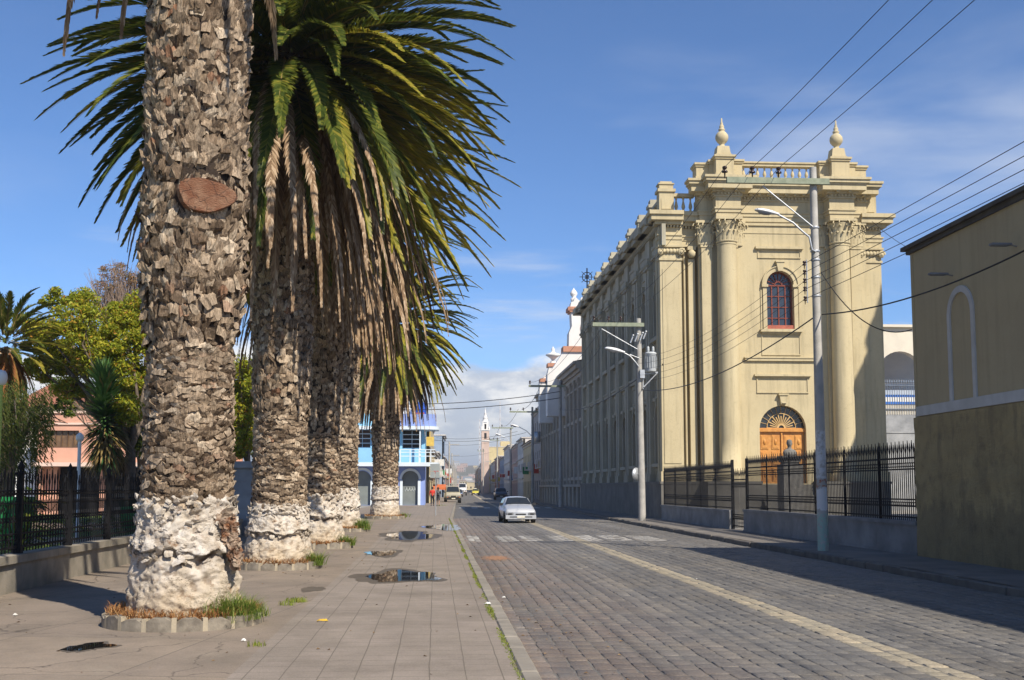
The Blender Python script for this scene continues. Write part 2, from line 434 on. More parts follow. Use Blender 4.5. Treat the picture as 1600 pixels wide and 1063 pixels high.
# grass in the joint behind the kerb
m_grass = leafmat('grass blades', [(0,(.14,.20,.02)),(.5,(.22,.28,.04)),(1,(.34,.32,.08))], .3)
def blades(mb, x, y, z, n, rx, ry, h, w=.004, lean=.5):
    for _ in range(n):
        a = U(0,2*pi); r = sqrt(R()); px, py = x+rx*r*cos(a), y+ry*r*sin(a); b = U(0,2*pi); hh = h*U(.5,1.15)
        lx, ly = cos(b)*hh*lean*U(.2,1.2), sin(b)*hh*lean*U(.2,1.2); q = b+pi/2
        dx, dy = cos(q)*w, sin(q)*w
        mb.add([(px-dx,py-dy,z),(px+dx,py+dy,z),(px+lx*.4+dx,py+ly*.4+dy,z+hh*.65),(px+lx*.4-dx,py+ly*.4-dy,z+hh*.65),(px+lx,py+ly,z+hh*.95)],
               [(0,1,2,3),(3,2,4)])
mb = MB(); y = 8.5
while y < 60:
    k = noise.noise(Vector((y*.7, 3, 1)))
    if k > -.22: blades(mb, KX-.185+U(-.02,.02), y, SZ-.005, int(8+26*max(0,k+.2)), .016+.03*max(0,k+.15), .06, .018+.02*max(0,k), .0022+.00008*y, 1.2)
    y += .07
stuff(mb.build('joint_grass', m_grass))
mb = MB()
for (px, py, n, s) in ((462,941,150,.16),(448,946,50,.12),(880,1063,0,0),(690,790,160,.5),(400,1010,40,.1)):
    p = gnd(px, py, SZ)
    if n: blades(mb, p.x, p.y, SZ, n, s, s*.8, .07, .004)
stuff(mb.build('weeds', m_grass))

# rust-red sandy patch on the setts
mb = MB()
m_sand = mat('rust red sand', (.28,.145,.085), (.23,.15,.10), 4, bmp=.4)
c = gnd(775, 873)
for _ in range(3000):
    a = U(0,2*pi); r = abs(random.gauss(0,.5)); x_, y_ = c.x + .30*r*cos(a)*1.0, c.y + .9*r*sin(a); s = U(.008,.022)
    t = U(0,pi); vs = [(x_+s*cos(t+k*2.1), y_+1.2*s*sin(t+k*2.1), .014) for k in range(3)] + [(x_, y_, .014+s*.4)]
    mb.add(vs, [(0,1,3),(1,2,3),(2,0,3)])
stuff(mb.build('red_sand', m_sand))
# ------------------------------------------------------------------ palms
m, nt, b = nodes('palm leaf bases'); co = opos(nt); m_bark = m
g = N(nt, 'ShaderNodeNewGeometry').outputs['Random Per Island']
col = ramp(nt, g, [(0,(.15,.105,.07)),(.3,(.315,.235,.16)),(.7,(.44,.34,.24)),(.96,(.58,.475,.35)),(1,(.32,.17,.10))])
fb = ramp(nt, noi(nt, scaled(nt, co, (1,1,.22)), 48, 6, .75), [(.36,.42),(.62,1.3)])
col = mix(nt, 1.0, col, fb, 'MULTIPLY')
fb = ramp(nt, noi(nt, co, 9, 4, .6), [(.35,.7),(.65,1.15)]); col = mix(nt, 1.0, col, fb, 'MULTIPLY')
nt.links.new(col, b.inputs['Base Color']); b.inputs['Roughness'].default_value = .95; b.inputs['Specular IOR Level'].default_value = .1
bump(nt, b, noi(nt, scaled(nt, co, (1,1,.25)), 60, 6, .75), 1.0, .02)
m_core = mat('crevice-dark trunk fibre', (.055,.038,.025), (.03,.02,.015), 14, bmp=.8, bscale=60, bdist=.02)  # core colour lowered to put shade into the gaps between leaf bases
m, nt, b = nodes('flaking whitewash'); co = opos(nt); m_lime = m
sx = N(nt, 'ShaderNodeSeparateXYZ'); nt.links.new(co, sx.inputs[0])
col = mix(nt, ramp(nt, noi(nt, co, 5, 6, .65), [(.35,0),(.6,1)]), (.66,.615,.55), (.52,.45,.36))
hr = ramp(nt, sx.outputs[2], [(.1,.75),(.75,.0)]); col = mix(nt, hr, col, (.50,.38,.23))
k1 = ramp(nt, noi(nt, scaled(nt, co, (1,1,2.2)), 34, 6, .75), [(.52,0),(.62,.9)])
k2 = ramp(nt, noi(nt, co, 3.2, 3), [(.42,0),(.6,1)]); mm = N(nt, 'ShaderNodeMath', operation='MULTIPLY'); nt.links.new(k1, mm.inputs[0]); nt.links.new(k2, mm.inputs[1])
col = mix(nt, mm.outputs[0], col, (.07,.05,.035))
k3 = ramp(nt, noi(nt, scaled(nt, co, (1,1,1.5)), 6, 6, .8), [(.57,0),(.68,.8)]); col = mix(nt, k3, col, (.25,.12,.05))
# brown tone just under the ledge and in deep hollows
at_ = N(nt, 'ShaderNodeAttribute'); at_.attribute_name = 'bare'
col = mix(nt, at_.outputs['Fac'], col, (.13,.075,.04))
nt.links.new(col, b.inputs['Base Color']); b.inputs['Roughness'].default_value = .95; b.inputs['Specular IOR Level'].default_value = .1
nn = bump(nt, b, noi(nt, co, 22, 8, .75), .9, .03)
bump(nt, b, noi(nt, co, 90, 4, .7), .6, .006, nn)
m_stump = None
m, nt, b = nodes('fresh cut palm wood'); co = opos(nt); m_stump = m
w = N(nt, 'ShaderNodeTexWave'); w.inputs['Scale'].default_value = 14; w.inputs['Distortion'].default_value = 6; w.bands_direction = 'Z'; nt.links.new(co, w.inputs['Vector'])
col = mix(nt, w.outputs['Fac'], (.17,.06,.027), (.25,.105,.05)); col = mix(nt, ramp(nt, noi(nt, co, 7, 5), [(.4,0),(.65,.8)]), col, (.36,.21,.125))
vo = N(nt, 'ShaderNodeTexVoronoi', feature='DISTANCE_TO_EDGE'); vo.inputs['Scale'].default_value = 4.5; dn_ = N(nt, 'ShaderNodeTexNoise'); dn_.inputs['Scale'].default_value = 6; nt.links.new(co, dn_.inputs['Vector']); ad_ = N(nt, 'ShaderNodeVectorMath', operation='MULTIPLY_ADD'); ad_.inputs[1].default_value = (.25,.25,.25); nt.links.new(dn_.outputs['Color'], ad_.inputs[0]); nt.links.new(co, ad_.inputs[2]); nt.links.new(ad_.outputs[0], vo.inputs['Vector'])
col = mix(nt, ramp(nt, vo.outputs['Distance'], [(0,.85),(.035,0)]), col, (.05,.025,.015)); nt.links.new(col, b.inputs['Base Color'])
bump(nt, b, noi(nt, scaled(nt, co, (1,1,3)), 30, 6, .7), 1.0, .03)
nt.links.new(col, b.inputs['Base Color']); b.inputs['Roughness'].default_value = .8
m_frond = leafmat('green palm frond', [(0,(.045,.07,.014)),(.5,(.085,.115,.02)),(.85,(.17,.185,.028)),(1,(.27,.235,.04))], .33, .42)
m_frondsun = leafmat('yellow sunlit palm frond', [(0,(.17,.18,.022)),(.5,(.28,.26,.03)),(1,(.42,.33,.05))], .35, .45)  # yellow tone stands for fronds catching the sun
m_dead = leafmat('dead brown frond', [(0,(.17,.105,.06)),(.5,(.31,.21,.125)),(.8,(.43,.31,.20)),(1,(.54,.42,.29))], .2, .8)
m_rachis = mat('palm rib', (.20,.17,.05), (.28,.18,.07), 4, rough=.6, bmp=0)
m_soil = mat('dry brown litter', (.20,.095,.045), (.12,.06,.03), 12, bmp=.8, bscale=60)
m_dry = leafmat('dry orange brown grass', [(0,(.22,.09,.03)),(.6,(.36,.17,.06)),(1,(.42,.27,.12))], .2, .8)
m_tuft = leafmat('green grass tuft', [(0,(.09,.17,.02)),(.6,(.18,.27,.04)),(1,(.36,.33,.10))], .3)
m_rim = mat('weathered rim block', (.30,.265,.21), (.15,.13,.105), 6, bmp=.5, bscale=40, dirt=.5)
m_mortar = mat('pale mortar', (.42,.36,.26), (.35,.3,.22), 9, bmp=.5)

def flake(mb, c, n, t, w, h, out, rot, low):
    """one broken leaf base: a ragged plate, some open at the top and some curling out below"""
    up = Vector((0,0,1)); a = (t*cos(rot) + up*sin(rot)); bb = (up*cos(rot) - t*sin(rot))
    cols = 5; lipdown = R() < .3; sl = U(-.35,.35)
    ragged = [U(-.3,.18) for _ in range(cols)]
    prof = ((0,-.025,U(.35,.8)),(.5,out*U(.4,.75),1.0),(1.0,out,U(.7,1.0))) if not lipdown else ((-.1,out*.9,.85),(.45,out*.7,1.0),(1.0,-.01,.6))
    vs = []
    for r_, (hh, oo, ww) in enumerate(prof):
        for k in range(cols):
            s = (k/(cols-1)-.5)*2
            vs.append(c + a*(s*w*.5*ww + U(-.1,.1)*w) + bb*(h*(hh+(ragged[k] if r_ == 2 else U(-.08,.08)))) + n*(oo*(1-.25*s*s+sl*s) + U(-.22,.22)*out))
    for k in range(cols):
        s = (k/(cols-1)-.5)*2
        vs.append(c + a*(s*w*.4) + bb*(h*((.72+ragged[k]*.5) if not lipdown else .9)) + n*(-.035))
    fs = [(r_*cols+k, r_*cols+k+1, (r_+1)*cols+k+1, (r_+1)*cols+k) for r_ in range(3) for k in range(cols-1)]
    fs.append((0, cols, 2*cols, 3*cols)); fs.append((cols-1, 4*cols-1, 3*cols-1, 2*cols-1))
    mb.add(vs, fs, 0, False)
    if not low and R() < .3:      # torn fibres
        for _ in range(3):
            o = c + a*U(-.5,.5)*w + bb*h*U(.6,1) + n*out; e = o + a*U(-.09,.09) + up*U(-.05,.11) + n*U(0,.05); q = a*.003
            mb.add([o-q, o+q, e], [(0,1,2)])

def trunk_r(spec, z):
    pts = spec
    if z <= pts[0][0]: return pts[0][1]
    for (z0,r0),(z1,r1) in zip(pts, pts[1:]):
        if z <= z1:
            k = (z-z0)/(z1-z0); k = k*k*(3-2*k); return r0+(r1-r0)*k
    return pts[-1][1]

def frond(mb, o, az, el, L, droop, nl, lw, ll, mi, ri, fold=0.0, twist=0.0, curl=1.4):
    """pinnate leaf: arched rib with narrow leaflets down both sides"""
    d0 = Vector((cos(az)*cos(el), sin(az)*cos(el), sin(el)))
    p = Vector(o); pts = []; n = 18; e = el; azz = az
    for i in range(n+1):
        pts.append(p.copy()); t = i/n
        e = max(el - droop*(t**curl), -1.55); azz = az + twist*t*t
        p = p + Vector((cos(azz)*cos(e), sin(azz)*cos(e), sin(e)))*(L/n)
    # rib
    vs = []; fs = []
    tng = [(pts[min(i+1,n)]-pts[max(i-1,0)]).normalized() for i in range(n+1)]
    side = [t.cross(Vector((0,0,1))) for t in tng]
    sd = Vector((sin(az), -cos(az), 0))
    side = [s.normalized() if s.length > .15 else sd for s in side]
    nor = [s.cross(t).normalized() for s, t in zip(side, tng)]
    for i in range(0, n+1, 3):
        r = .03*(1-i/n)**.8+.005
        vs += [pts[i]+side[i]*r, pts[i]+nor[i]*r*.6, pts[i]-side[i]*r]
    k = len(vs)//3
    for i in range(k-1): fs += [(i*3,i*3+1,i*3+4,i*3+3),(i*3+1,i*3+2,i*3+5,i*3+4)]
    mb.add(vs, fs, ri)
    up = Vector((0,0,1))
    for j in range(nl):
        t = .10 + .90*(j+.5)/nl
        x = t*n; i = min(int(x), n-1); fr = x-i
        q = pts[i].lerp(pts[i+1], fr); T = tng[i]; S = side[i]; Nn = nor[i]
        prof = ll*(min(1, .45+t*2.4))*(1 if t < .55 else max(.22, 1-(t-.55)*1.75))
        for s in (-1, 1):
            ang = U(.62,.85)*(1-.45*t) - fold*.25
            lft = U(.2,.5)*(1-fold) - fold*.4
            dr = (T*cos(ang) + (S*s*cos(lft) + Nn*sin(lft))*sin(ang)).normalized()
            l = prof*U(.82,1.1)
            m_ = q + dr*l*.55 - up*l*.02; e_ = q + dr*l - up*l*(.10+.2*fold)
            wv = (T - dr*T.dot(dr)).normalized()*lw*.5
            mb.add([q-wv*.5, q+wv*.5, m_+wv, m_-wv, e_], [(0,1,2,3),(3,2,4)], mi)

def crown(mb, o, L, n, emax, emin, ll=.50, lw=.042, nl=95, yellow=.3, sunaz=-1.0):
    ga = 2.39996
    for i in range(n):
        k = i/(n-1); az = i*ga + U(-.15,.15)
        el = radians(emax + (emin-emax)*(k**.72)) + U(-.1,.1)
        droop = U(.55,.9) + .7*max(0, .6-k)
        l = L*U(.9,1.06)*(.8 if k < .1 else 1)
        mi = 1 if (k > .42 and R() < yellow*.6 + .65*max(0, cos(az+.15))**2) else 0  # sunlight put into colour: yellow fronds gather on the sunny right side
        st = o + Vector((cos(az), sin(az), 0))*.28 + Vector((0,0,.75*(1-k)-.1))
        frond(mb, st, az, el, l, droop, nl, lw, ll, mi, 2, twist=U(-.25,.25))

def skirt(mb, o, L, n, ll=.36, lw=.04, nl=55, r0=.35, dz=.9, smin=-35, smax=-62, green=0):
    for i in range(n):
        k = i/n; az = i*2.39996 + U(-.2,.2)
        el = radians(U(smin, smax)); q_ = R(); st = o + Vector((cos(az)*r0, sin(az)*r0, -dz*k - U(0,.3)))
        frond(mb, st, az, el, L*U(.75,1.12), radians(86)+el, nl, lw, ll*U(.7,1), 0, 1, fold=U(.35,.9), twist=U(-.4,.4), curl=.45+.75*q_*q_)

def palm(label, loc, spec, ztop, zlime, nfl, seed, crown_kw, skirt_kw, res=1.0, group='palms in a row along the pavement', extra=None):
    random.seed(seed)
    root = thing('palm_tree', label, 'palm tree', loc, group)
    z0 = loc[2]
    # core
    mb = MB(); prof = []
    z = zlime - .15
    while z < ztop + .3: prof.append((trunk_r(spec, z)-.03, z)); z += .15
    mb.lathe(prof, n=28)
    core = mb
    # leaf bases
    fl = MB(); ga = 2.39996
    rown = 0; z = zlime - .05
    while z < ztop:
        low = z < spec[2][0]
        r = trunk_r(spec, z)
        rows = .052 if low else .085
        if z > ztop-1.5: rows = .12
        h0 = (.105 if low else .19); w0 = (.15 if low else .165)
        per = max(8, int(2*pi*r/(w0*.82)))
        rown += 1; off = .5*(rown % 2) + .04*rown
        for k in range(per):
            a = 2*pi*(k+off+U(-.17,.17))/per; zz = z + U(-.03,.03)
            rr = trunk_r(spec, zz)
            n_ = Vector((cos(a), sin(a), 0)); t_ = Vector((-sin(a), cos(a), 0))
            big = U(.8,1.25)
            if low: out = U(.02,.06); rot = U(-.5,.5); h = h0*big*.9; w = w0*U(.8,1.5)
            else: out = U(.035,.105); rot = random.gauss(0,.28); h = h0*big; w = w0*U(.6,1.2)
            if skipcut and abs(zz - skipcut[1]) < .27 and abs(((a-skipcut[0]+pi)%(2*pi))-pi)*rr < .36: continue
            fl.add_ = None
            flake(fl, n_*(rr-.035)+Vector((0,0,zz)), n_, t_, w, h, out, rot, low)
        z += rows/res
    core_n = len(core.f)
    core.add(fl.v, fl.f, 1)
    core.build('trunk', [m_core, m_bark], root, world=False)
    # painted foot
    mb = MB(); na = int(150*res)+30; nz = int(95*res)+20; vs = []; bare = []
    sd = seed*3.1
    for iz in range(nz+1):
        zz = -.05 + (zlime+.12)*iz/nz
        for k in range(na):
            a = 2*pi*k/na; ca, sa = cos(a), sin(a)
            r = trunk_r(spec, zz)
            led = .60*zlime + .12*noise.noise(Vector((ca*1.3+sd, sa*1.3, 3))) + .05*noise.noise(Vector((ca*5+sd, sa*5, 9)))
            dz = zz - led
            n1 = noise.noise(Vector((ca*2.2+sd, sa*2.2, zz*2.6)))
            n2 = noise.noise(Vector((ca*6+sd, sa*6, zz*9)))
            n3 = noise.noise(Vector((ca*15, sa*15+sd, zz*24)))
            r += .045*n1 + .04*n2 + .022*n3
            # overhanging crust above the ledge
            if dz > 0: r += .085*math.exp(-dz*5)
            else: r += -.075*math.exp(dz*9)*1.0 + .03
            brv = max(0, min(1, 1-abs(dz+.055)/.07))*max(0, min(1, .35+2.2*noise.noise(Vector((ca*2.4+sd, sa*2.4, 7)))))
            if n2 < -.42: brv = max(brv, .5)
            top = zlime + .05 + .09*noise.noise(Vector((ca*4+sd, sa*4, 1))) + .06*noise.noise(Vector((ca*14, sa*14, sd)))
            z2 = min(zz, top)
            if zz > top: r -= .05
            vs.append((ca*r, sa*r, z2)); bare.append(brv)
    fs = [(i_*na+k, i_*na+(k+1)%na, (i_+1)*na+(k+1)%na, (i_+1)*na+k) for i_ in range(nz) for k in range(na)]
    mb.add(vs, fs, 0, True)
    # crust flakes that stand off the foot
    for _ in range(int(420*res)):
        a = U(0,2*pi); zz = U(zlime*.5, zlime+.02); rr = trunk_r(spec, zz)+U(.0,.05)
        flake(mb, Vector((cos(a)*rr, sin(a)*rr, zz)), Vector((cos(a), sin(a), 0)), Vector((-sin(a), cos(a), 0)), U(.05,.15), U(.03,.09), U(.01,.045), U(-.6,.6), True)
    o = mb.build('painted_base', m_lime, root, world=False)
    at2 = o.data.attributes.new('bare', 'FLOAT', 'POINT')
    vals = bare + [0.0]*(len(o.data.vertices)-len(bare)); at2.data.foreach_set('value', vals)
    # crown
    top = Vector((0,0,ztop))
    mb = MB(); crown(mb, top, **crown_kw); mb.build('crown', [m_frond, m_frondsun, m_rachis], root, world=False)
    if skirt_kw:
        mb = MB(); skirt(mb, top, **skirt_kw); mb.build('dead_fronds', [m_dead, m_dead], root, world=False)
    return root
skipcut = None

def planter(label, c, r, blocks, seed, tufts, plabel):
    random.seed(seed)
    root = thing('tree_planter', label, 'planter', (c[0], c[1], SZ), 'block rims round the palm feet')
    mb = MB()
    for k in range(blocks):
        a0 = 2*pi*(k+.08)/blocks; a1 = 2*pi*(k+.92)/blocks; h = .15+U(-.02,.02)
        am = (a0+a1)/2
        q = []
        ri, ro = r-.08, r+U(0,.02)
        n = 4
        vs = []
        for j in range(n+1):
            a = a0+(a1-a0)*j/n; hh = h - (.035 if j in (0,n) else 0) + U(-.006,.006)
            for rr in (ri, ro): vs.append((cos(a)*rr, sin(a)*rr, 0)); vs.append((cos(a)*rr, sin(a)*rr, hh - (.012 if rr == ro else 0)))
        fs = []
        for j in range(n):
            b_ = j*4; fs += [(b_+2,b_+6,b_+7,b_+3),(b_+3,b_+7,b_+5,b_+1),(b_+0,b_+1,b_+5,b_+4)]
        fs += [(0,2,3,1),(n*4,n*4+1,n*4+3,n*4+2)]
        mb.add(vs, fs, 0)
        # mortar between
        a2 = 2*pi*(k+1.08)/blocks; hm = h+U(-.015,.006); ro2 = r+.012
        vs = [(cos(a)*rr, sin(a)*rr, z_) for a in (a1, a2) for rr in (ri, ro2) for z_ in (0, hm)]
        mb.add(vs, [(2,6,7,3),(3,7,5,1),(0,1,5,4),(0,2,3,1),(4,5,7,6)], 1)
    mb.build('rim', [m_rim, m_mortar], root, world=False)
    mb = MB(); vs = [(0,0,.13)]; n = 40
    for rr, zz in ((r*.6,.15),(r-.075,.115)):
        for k in range(n):
            a = 2*pi*k/n; vs.append((cos(a)*rr, sin(a)*rr, zz+U(-.015,.02)))
    fs = [(0,1+k,1+(k+1)%n) for k in range(n)] + [(1+k,1+(k+1)%n,1+n+(k+1)%n,1+n+k) for k in range(n)]
    mb.add(vs, fs, 0, True); mb.build('soil', m_soil, root, world=False)
    mb = MB(); sc = max(1, c[1]/16)
    for _ in range(int(2600/sc)):
        a = U(0,2*pi); rr = r*sqrt(U(.35,.93)); blades(mb, cos(a)*rr, sin(a)*rr, .10+.06*U(0,1), 1, .01, .01, .10, .0035*sc, 1.6)
    stuff(mb.build('dry_grass', m_dry, root, world=False))
    mb = MB()
    for (ta, tr, tn, ts, th) in tufts:
        [blades(mb, cos(ta)*r*tr+random.gauss(0,ts*.5), sin(ta)*r*tr+random.gauss(0,ts*.5), .07, 6, .04, .04, th*U(.25,1), .0028*sc, 1.1) for _ in range(int(tn/sc**.5/6))]
    if tufts: stuff(mb.build('grass_tuft', m_tuft, root, world=False))
    return root

P1 = (xat(293, 13.95), 13.95, SZ)
P2 = (xat(437, 23.3), 23.3, SZ)
P3 = (xat(503, 31.0), 31.0, SZ)
P4 = (xat(538, 42.5), 42.5, SZ)
P5 = (xat(602, 59.5), 59.5, SZ)
sunaz = atan2(-.87, .55)
skipcut = (atan2(-P1[1], -P1[0]) + .18, zat(309, 324, P1[1]-.5)-SZ)
t1 = palm('nearest and largest palm, its rough trunk with a round sawn scar above eye level', P1,
     [(0,.60),(1.5,.53),(3.2,.50),(4.0,.60),(6.5,.58),(9,.55)], 11.0, 1.42, 0, 11,
     dict(L=4.2, n=44, emax=80, emin=12, sunaz=sunaz, nl=70, lw=.03), dict(L=3.7, n=24, smin=-5, smax=-40, dz=.5), 1.0)
# the sawn scar
mb = MB(); ca, cz = skipcut; n_ = Vector((cos(ca), sin(ca), 0)); t_ = Vector((-sin(ca), cos(ca), 0)); ctr = n_*.69 + Vector((0,0,cz))
nn_ = (n_ + Vector((0,0,-.06))).normalized(); u_ = Vector((0,0,1)); u_ = (u_-nn_*u_.dot(nn_)).normalized()
ns = 30; rim = []
for k in range(ns):
    a = 2*pi*k/ns; rr = 1+.08*sin(3*a+1)+.05*noise.noise(Vector((cos(a)*2, sin(a)*2, 4)))
    rim.append((t_*cos(a)*.325*rr + u_*sin(a)*.19*rr))
mb.add([ctr+Vector((0,0,0))]+[ctr+q*(1+U(-.03,.03)) for q in rim]+[ctr+q*1.06-nn_*.05 for q in rim]+[ctr+q*.95-nn_*.28 for q in rim],
       [(0,1+k,1+(k+1)%ns) for k in range(ns)]+[(1+j*ns+k,1+(j+1)*ns+k,1+(j+1)*ns+(k+1)%ns,1+j*ns+(k+1)%ns) for j in range(2) for k in range(ns)])
mb.build('sawn_scar', m_stump, t1, world=False)
mb = MB()
for k in range(46):
    a = 2*pi*k/46; q = rim[int(a/(2*pi)*ns) % ns]; flake(mb, ctr+q*1.02-nn_*.05, nn_, (q.cross(nn_)).normalized(), U(.05,.1), U(.04,.08), U(.02,.05), U(-.4,.4), True)
mb.build('scar_edge', m_bark, t1, world=False)
# hanging root crust at the right of the foot
mb = MB(); random.seed(3)
for k in range(170):
    q = R(); c = Vector((.47,-.33,1.22)).lerp(Vector((.63,-.34,.66)), q) + Vector((U(-.05,.06),U(-.07,.05),U(-.06,.06)))*(1.1-.5*q)
    n_ = Vector((.8,-.5,U(-.3,.3))).normalized(); t_ = Vector((0,0,1)).cross(n_).normalized()
    flake(mb, c, n_, t_, U(.05,.13), U(.05,.13), U(.02,.07), U(-1.6,-.2), True)
m_crust = mat('rusty root crust', (.50,.40,.30), (.17,.075,.035), 9, bmp=.9, bscale=50, bdist=.02, island=.5)
mb.build('root_crust', m_crust, t1, world=False)
skipcut = None
palm('second palm from the camera, thick whitewashed foot with a flared grey lower edge', P2,
     [(0,.66),(1.15,.54),(3.0,.53),(4.0,.56),(7,.56),(9,.52)], 10.1, 1.2, 0, 22,
     dict(L=4.7, n=270, emax=80, emin=-46, sunaz=sunaz, yellow=.16, nl=125, lw=.042), dict(L=4.6, n=175, smin=-4, smax=-62, dz=1.0, nl=66), .85)
palm('third palm in the row, dappled trunk between the second and fourth', P3,
     [(0,.56),(1.3,.48),(3.0,.47),(4.0,.50),(7,.5),(9,.48)], 10.2, 1.36, 0, 33,
     dict(L=5.0, n=190, emax=75, emin=-32, sunaz=sunaz, yellow=.6, nl=110, lw=.048), dict(L=4.9, n=200, smin=-2, smax=-55, dz=1.0, lw=.05), .7)
palm('fourth palm in the row, dark narrow trunk half hidden behind the third', P4,
     [(0,.60),(1.3,.50),(3.0,.48),(4.0,.48),(7,.48),(9,.46)], 10.2, 1.5, 0, 44,
     dict(L=4.8, n=95, emax=75, emin=-32, sunaz=sunaz, yellow=.4, nl=70, lw=.05), dict(L=3.9, n=80, smin=-15, smax=-60, dz=1.0, nl=40, lw=.05), .55)
palm('farthest palm of the row, standing in front of the blue corner building', P5,
     [(0,.72),(1.3,.66),(3.0,.66),(4.0,.70),(6,.74),(7,.7)], 9.7, 1.62, 0, 55,
     dict(L=4.8, n=210, emax=80, emin=-46, sunaz=sunaz, yellow=.45, nl=75, lw=.08), dict(L=4.6, n=150, smin=-15, smax=-62, dz=1.0, nl=44, lw=.075), .5)
e = -.55
planter('rim of scalloped blocks round the foot of the nearest palm', P1, .90, 17, 1, [(e-.08,.74,1100,.17,.36),(e+.2,.86,900,.17,.30),(e+.55,.93,350,.13,.2)], '')
planter('rim of dark and pale blocks round the foot of the second palm', P2, .86, 17, 2, [(e+.2,.93,900,.17,.32)], '')
planter('low mossy rim of blocks round the foot of the third palm', P3, .86, 15, 3, [(e+.2,.6,800,.22,.3),(e+.2,.95,600,.16,.3)], '')
planter('grassy rim round the foot of the fourth palm', P4, .95, 15, 4, [(e+.1,.75,1600,.3,.45)], '')
planter('block rim with dry grass round the foot of the farthest palm', P5, 1.05, 15, 5, [(e+.5,.9,300,.2,.3)], '')

# ------------------------------------------------------------------ litter on the pavement
def litter(name, label, p, sx_, sy_, sz_, mt, seed):
    random.seed(seed); mb = MB(); vs = []; n = 5
    for i in range(n):
        for j in range(n):
            edge = i in (0,n-1) or j in (0,n-1)
            vs.append((p.x+(i/(n-1)-.5)*sx_+U(-.1,.1)*sx_, p.y+(j/(n-1)-.5)*sy_+U(-.1,.1)*sy_, p.z+.003+(U(.2,1)*sz_ if not edge else U(0,.3)*sz_)))
    mb.add(vs, [(i*n+j,(i+1)*n+j,(i+1)*n+j+1,i*n+j+1) for i in range(n-1) for j in range(n-1)], 0)
    o = mb.build(name, mt)
    if 'paper' in name: tag(o, label, 'litter', 'bits of litter')
    else: tag(o, label, 'litter', 'bits of litter')
m_paper = mat('dirty white paper', (.7,.7,.68), (.55,.54,.5), 8, bmp=0)
litter('crumpled_paper', 'white crumpled paper lying on the joint grass near the kerb', gnd(762, 944, SZ), .09, .07, .03, m_paper, 1)
litter('crumpled_paper', 'small white paper scrap on the grey setts beside the kerb', gnd(787, 934, 0.01), .05, .05, .02, m_paper, 2)
litter('yellow_wrapper', 'yellow wrapper lying on the slabs right of the nearest palm', gnd(504, 971, SZ), .12, .04, .03, mat('yellow wrapper foil', (.62,.42,.04), (.5,.3,.05), 9, bmp=0), 3)
litter('crumpled_paper', 'white scrap at the right foot of the nearest block rim', gnd(381, 1002, SZ), .05, .04, .03, m_paper, 4)
litter('bottle_cap', 'tiny blue cap in the shade behind the nearest palm', gnd(210, 926, SZ), .05, .05, .03, mat('blue plastic', (.05,.08,.5), None, bmp=0), 5)
litter('crumpled_paper', 'white scrap in the shade at the left edge of the pavement', gnd(24, 962, SZ), .05, .05, .03, m_paper, 6)
random.seed(77); mb = MB()
m_leaf = leafmat('fallen dry leaves', [(0,(.12,.07,.035)),(1,(.28,.19,.10))], .1, .8)
for _ in range(520):
    y = U(9, 45); x = U(-6, KX+.8) if R() < .7 else U(KX+.05, KX+1.2); z = (SZ+.004) if x < KX-.17 else .012
    s = U(.008,.03); a = U(0,6.28)
    vs = [(x+s*cos(a),y+s*sin(a),z),(x+s*.5*cos(a+1.7),y+s*.5*sin(a+1.7),z+s*.5),(x-s*cos(a),y-s*sin(a),z),(x+s*.5*cos(a-1.7),y+s*.5*sin(a-1.7),z+s*.2)]
    mb.add(vs, [(0,1,2,3)])
stuff(mb.build('fallen_leaves', m_leaf))
# ------------------------------------------------------------------ wall building helpers
def arch_poly(uc, r, vs, n=14): return [(uc - r*cos(pi*k/n), vs + r*sin(pi*k/n)) for k in range(n+1)]
def arch_wall(mb, T, u0, u1, v0, v1, ops, depth=.3, mi=0):
    """wall sheet with arched (or square, r=None) openings [(uc, half, vb, vs, arched)] and their reveals"""
    cols = {}
    for o in ops: cols.setdefault(round(o[0], 3), []).append(o)
    quad = lambda a, b, c, d: mb.add([T(*a), T(*b), T(*c), T(*d)], [(0,1,2,3)], mi)
    x = u0
    for uc in sorted(cols):
        L = sorted(cols[uc], key=lambda o: o[2]); h = max(o[1] for o in L); a, b = L[0][0]-h, L[0][0]+h
        if a > x+1e-6: quad((x,v0,0),(a,v0,0),(a,v1,0),(x,v1,0))
        v = v0
        for (c, hh, vb, vs, ar) in L:
            if vb > v: quad((a,v,0),(b,v,0),(b,vb,0),(a,vb,0))
            if hh < h:
                vt0 = vs + (hh if ar else 0)
                quad((a,vb,0),(c-hh,vb,0),(c-hh,vt0,0),(a,vt0,0)); quad((c+hh,vb,0),(b,vb,0),(b,vt0,0),(c+hh,vt0,0))
            P = arch_poly(c, hh, vs) if ar else [(c-hh,vs),(c+hh,vs)]
            if ar:
                vt = vs+hh
                for (p, q) in zip(P, P[1:]): quad((p[0],p[1],0),(q[0],q[1],0),(q[0],vt,0),(p[0],vt,0))
            else: vt = vs
            out = [(c-hh,vb)] + P + [(c+hh,vb)]
            for (p, q) in zip(out, out[1:]+out[:1]): quad((p[0],p[1],0),(p[0],p[1],-depth),(q[0],q[1],-depth),(q[0],q[1],0))
            v = vt
        if v1 > v: quad((a,v,0),(b,v,0),(b,v1,0),(a,v1,0))
        x = b
    if u1 > x: quad((x,v0,0),(u1,v0,0),(u1,v1,0),(x,v1,0))
def pane(T, c, hh, vb, vs, ar, w, name, mt, parent):
    mb = MB(); P = ([(c-hh,vb)] + (arch_poly(c, hh, vs) if ar else [(c-hh,vs),(c+hh,vs)]) + [(c+hh,vb)])
    mb.prism(P[::-1], T, w-.03, w); return mb.build(name, mt, parent)
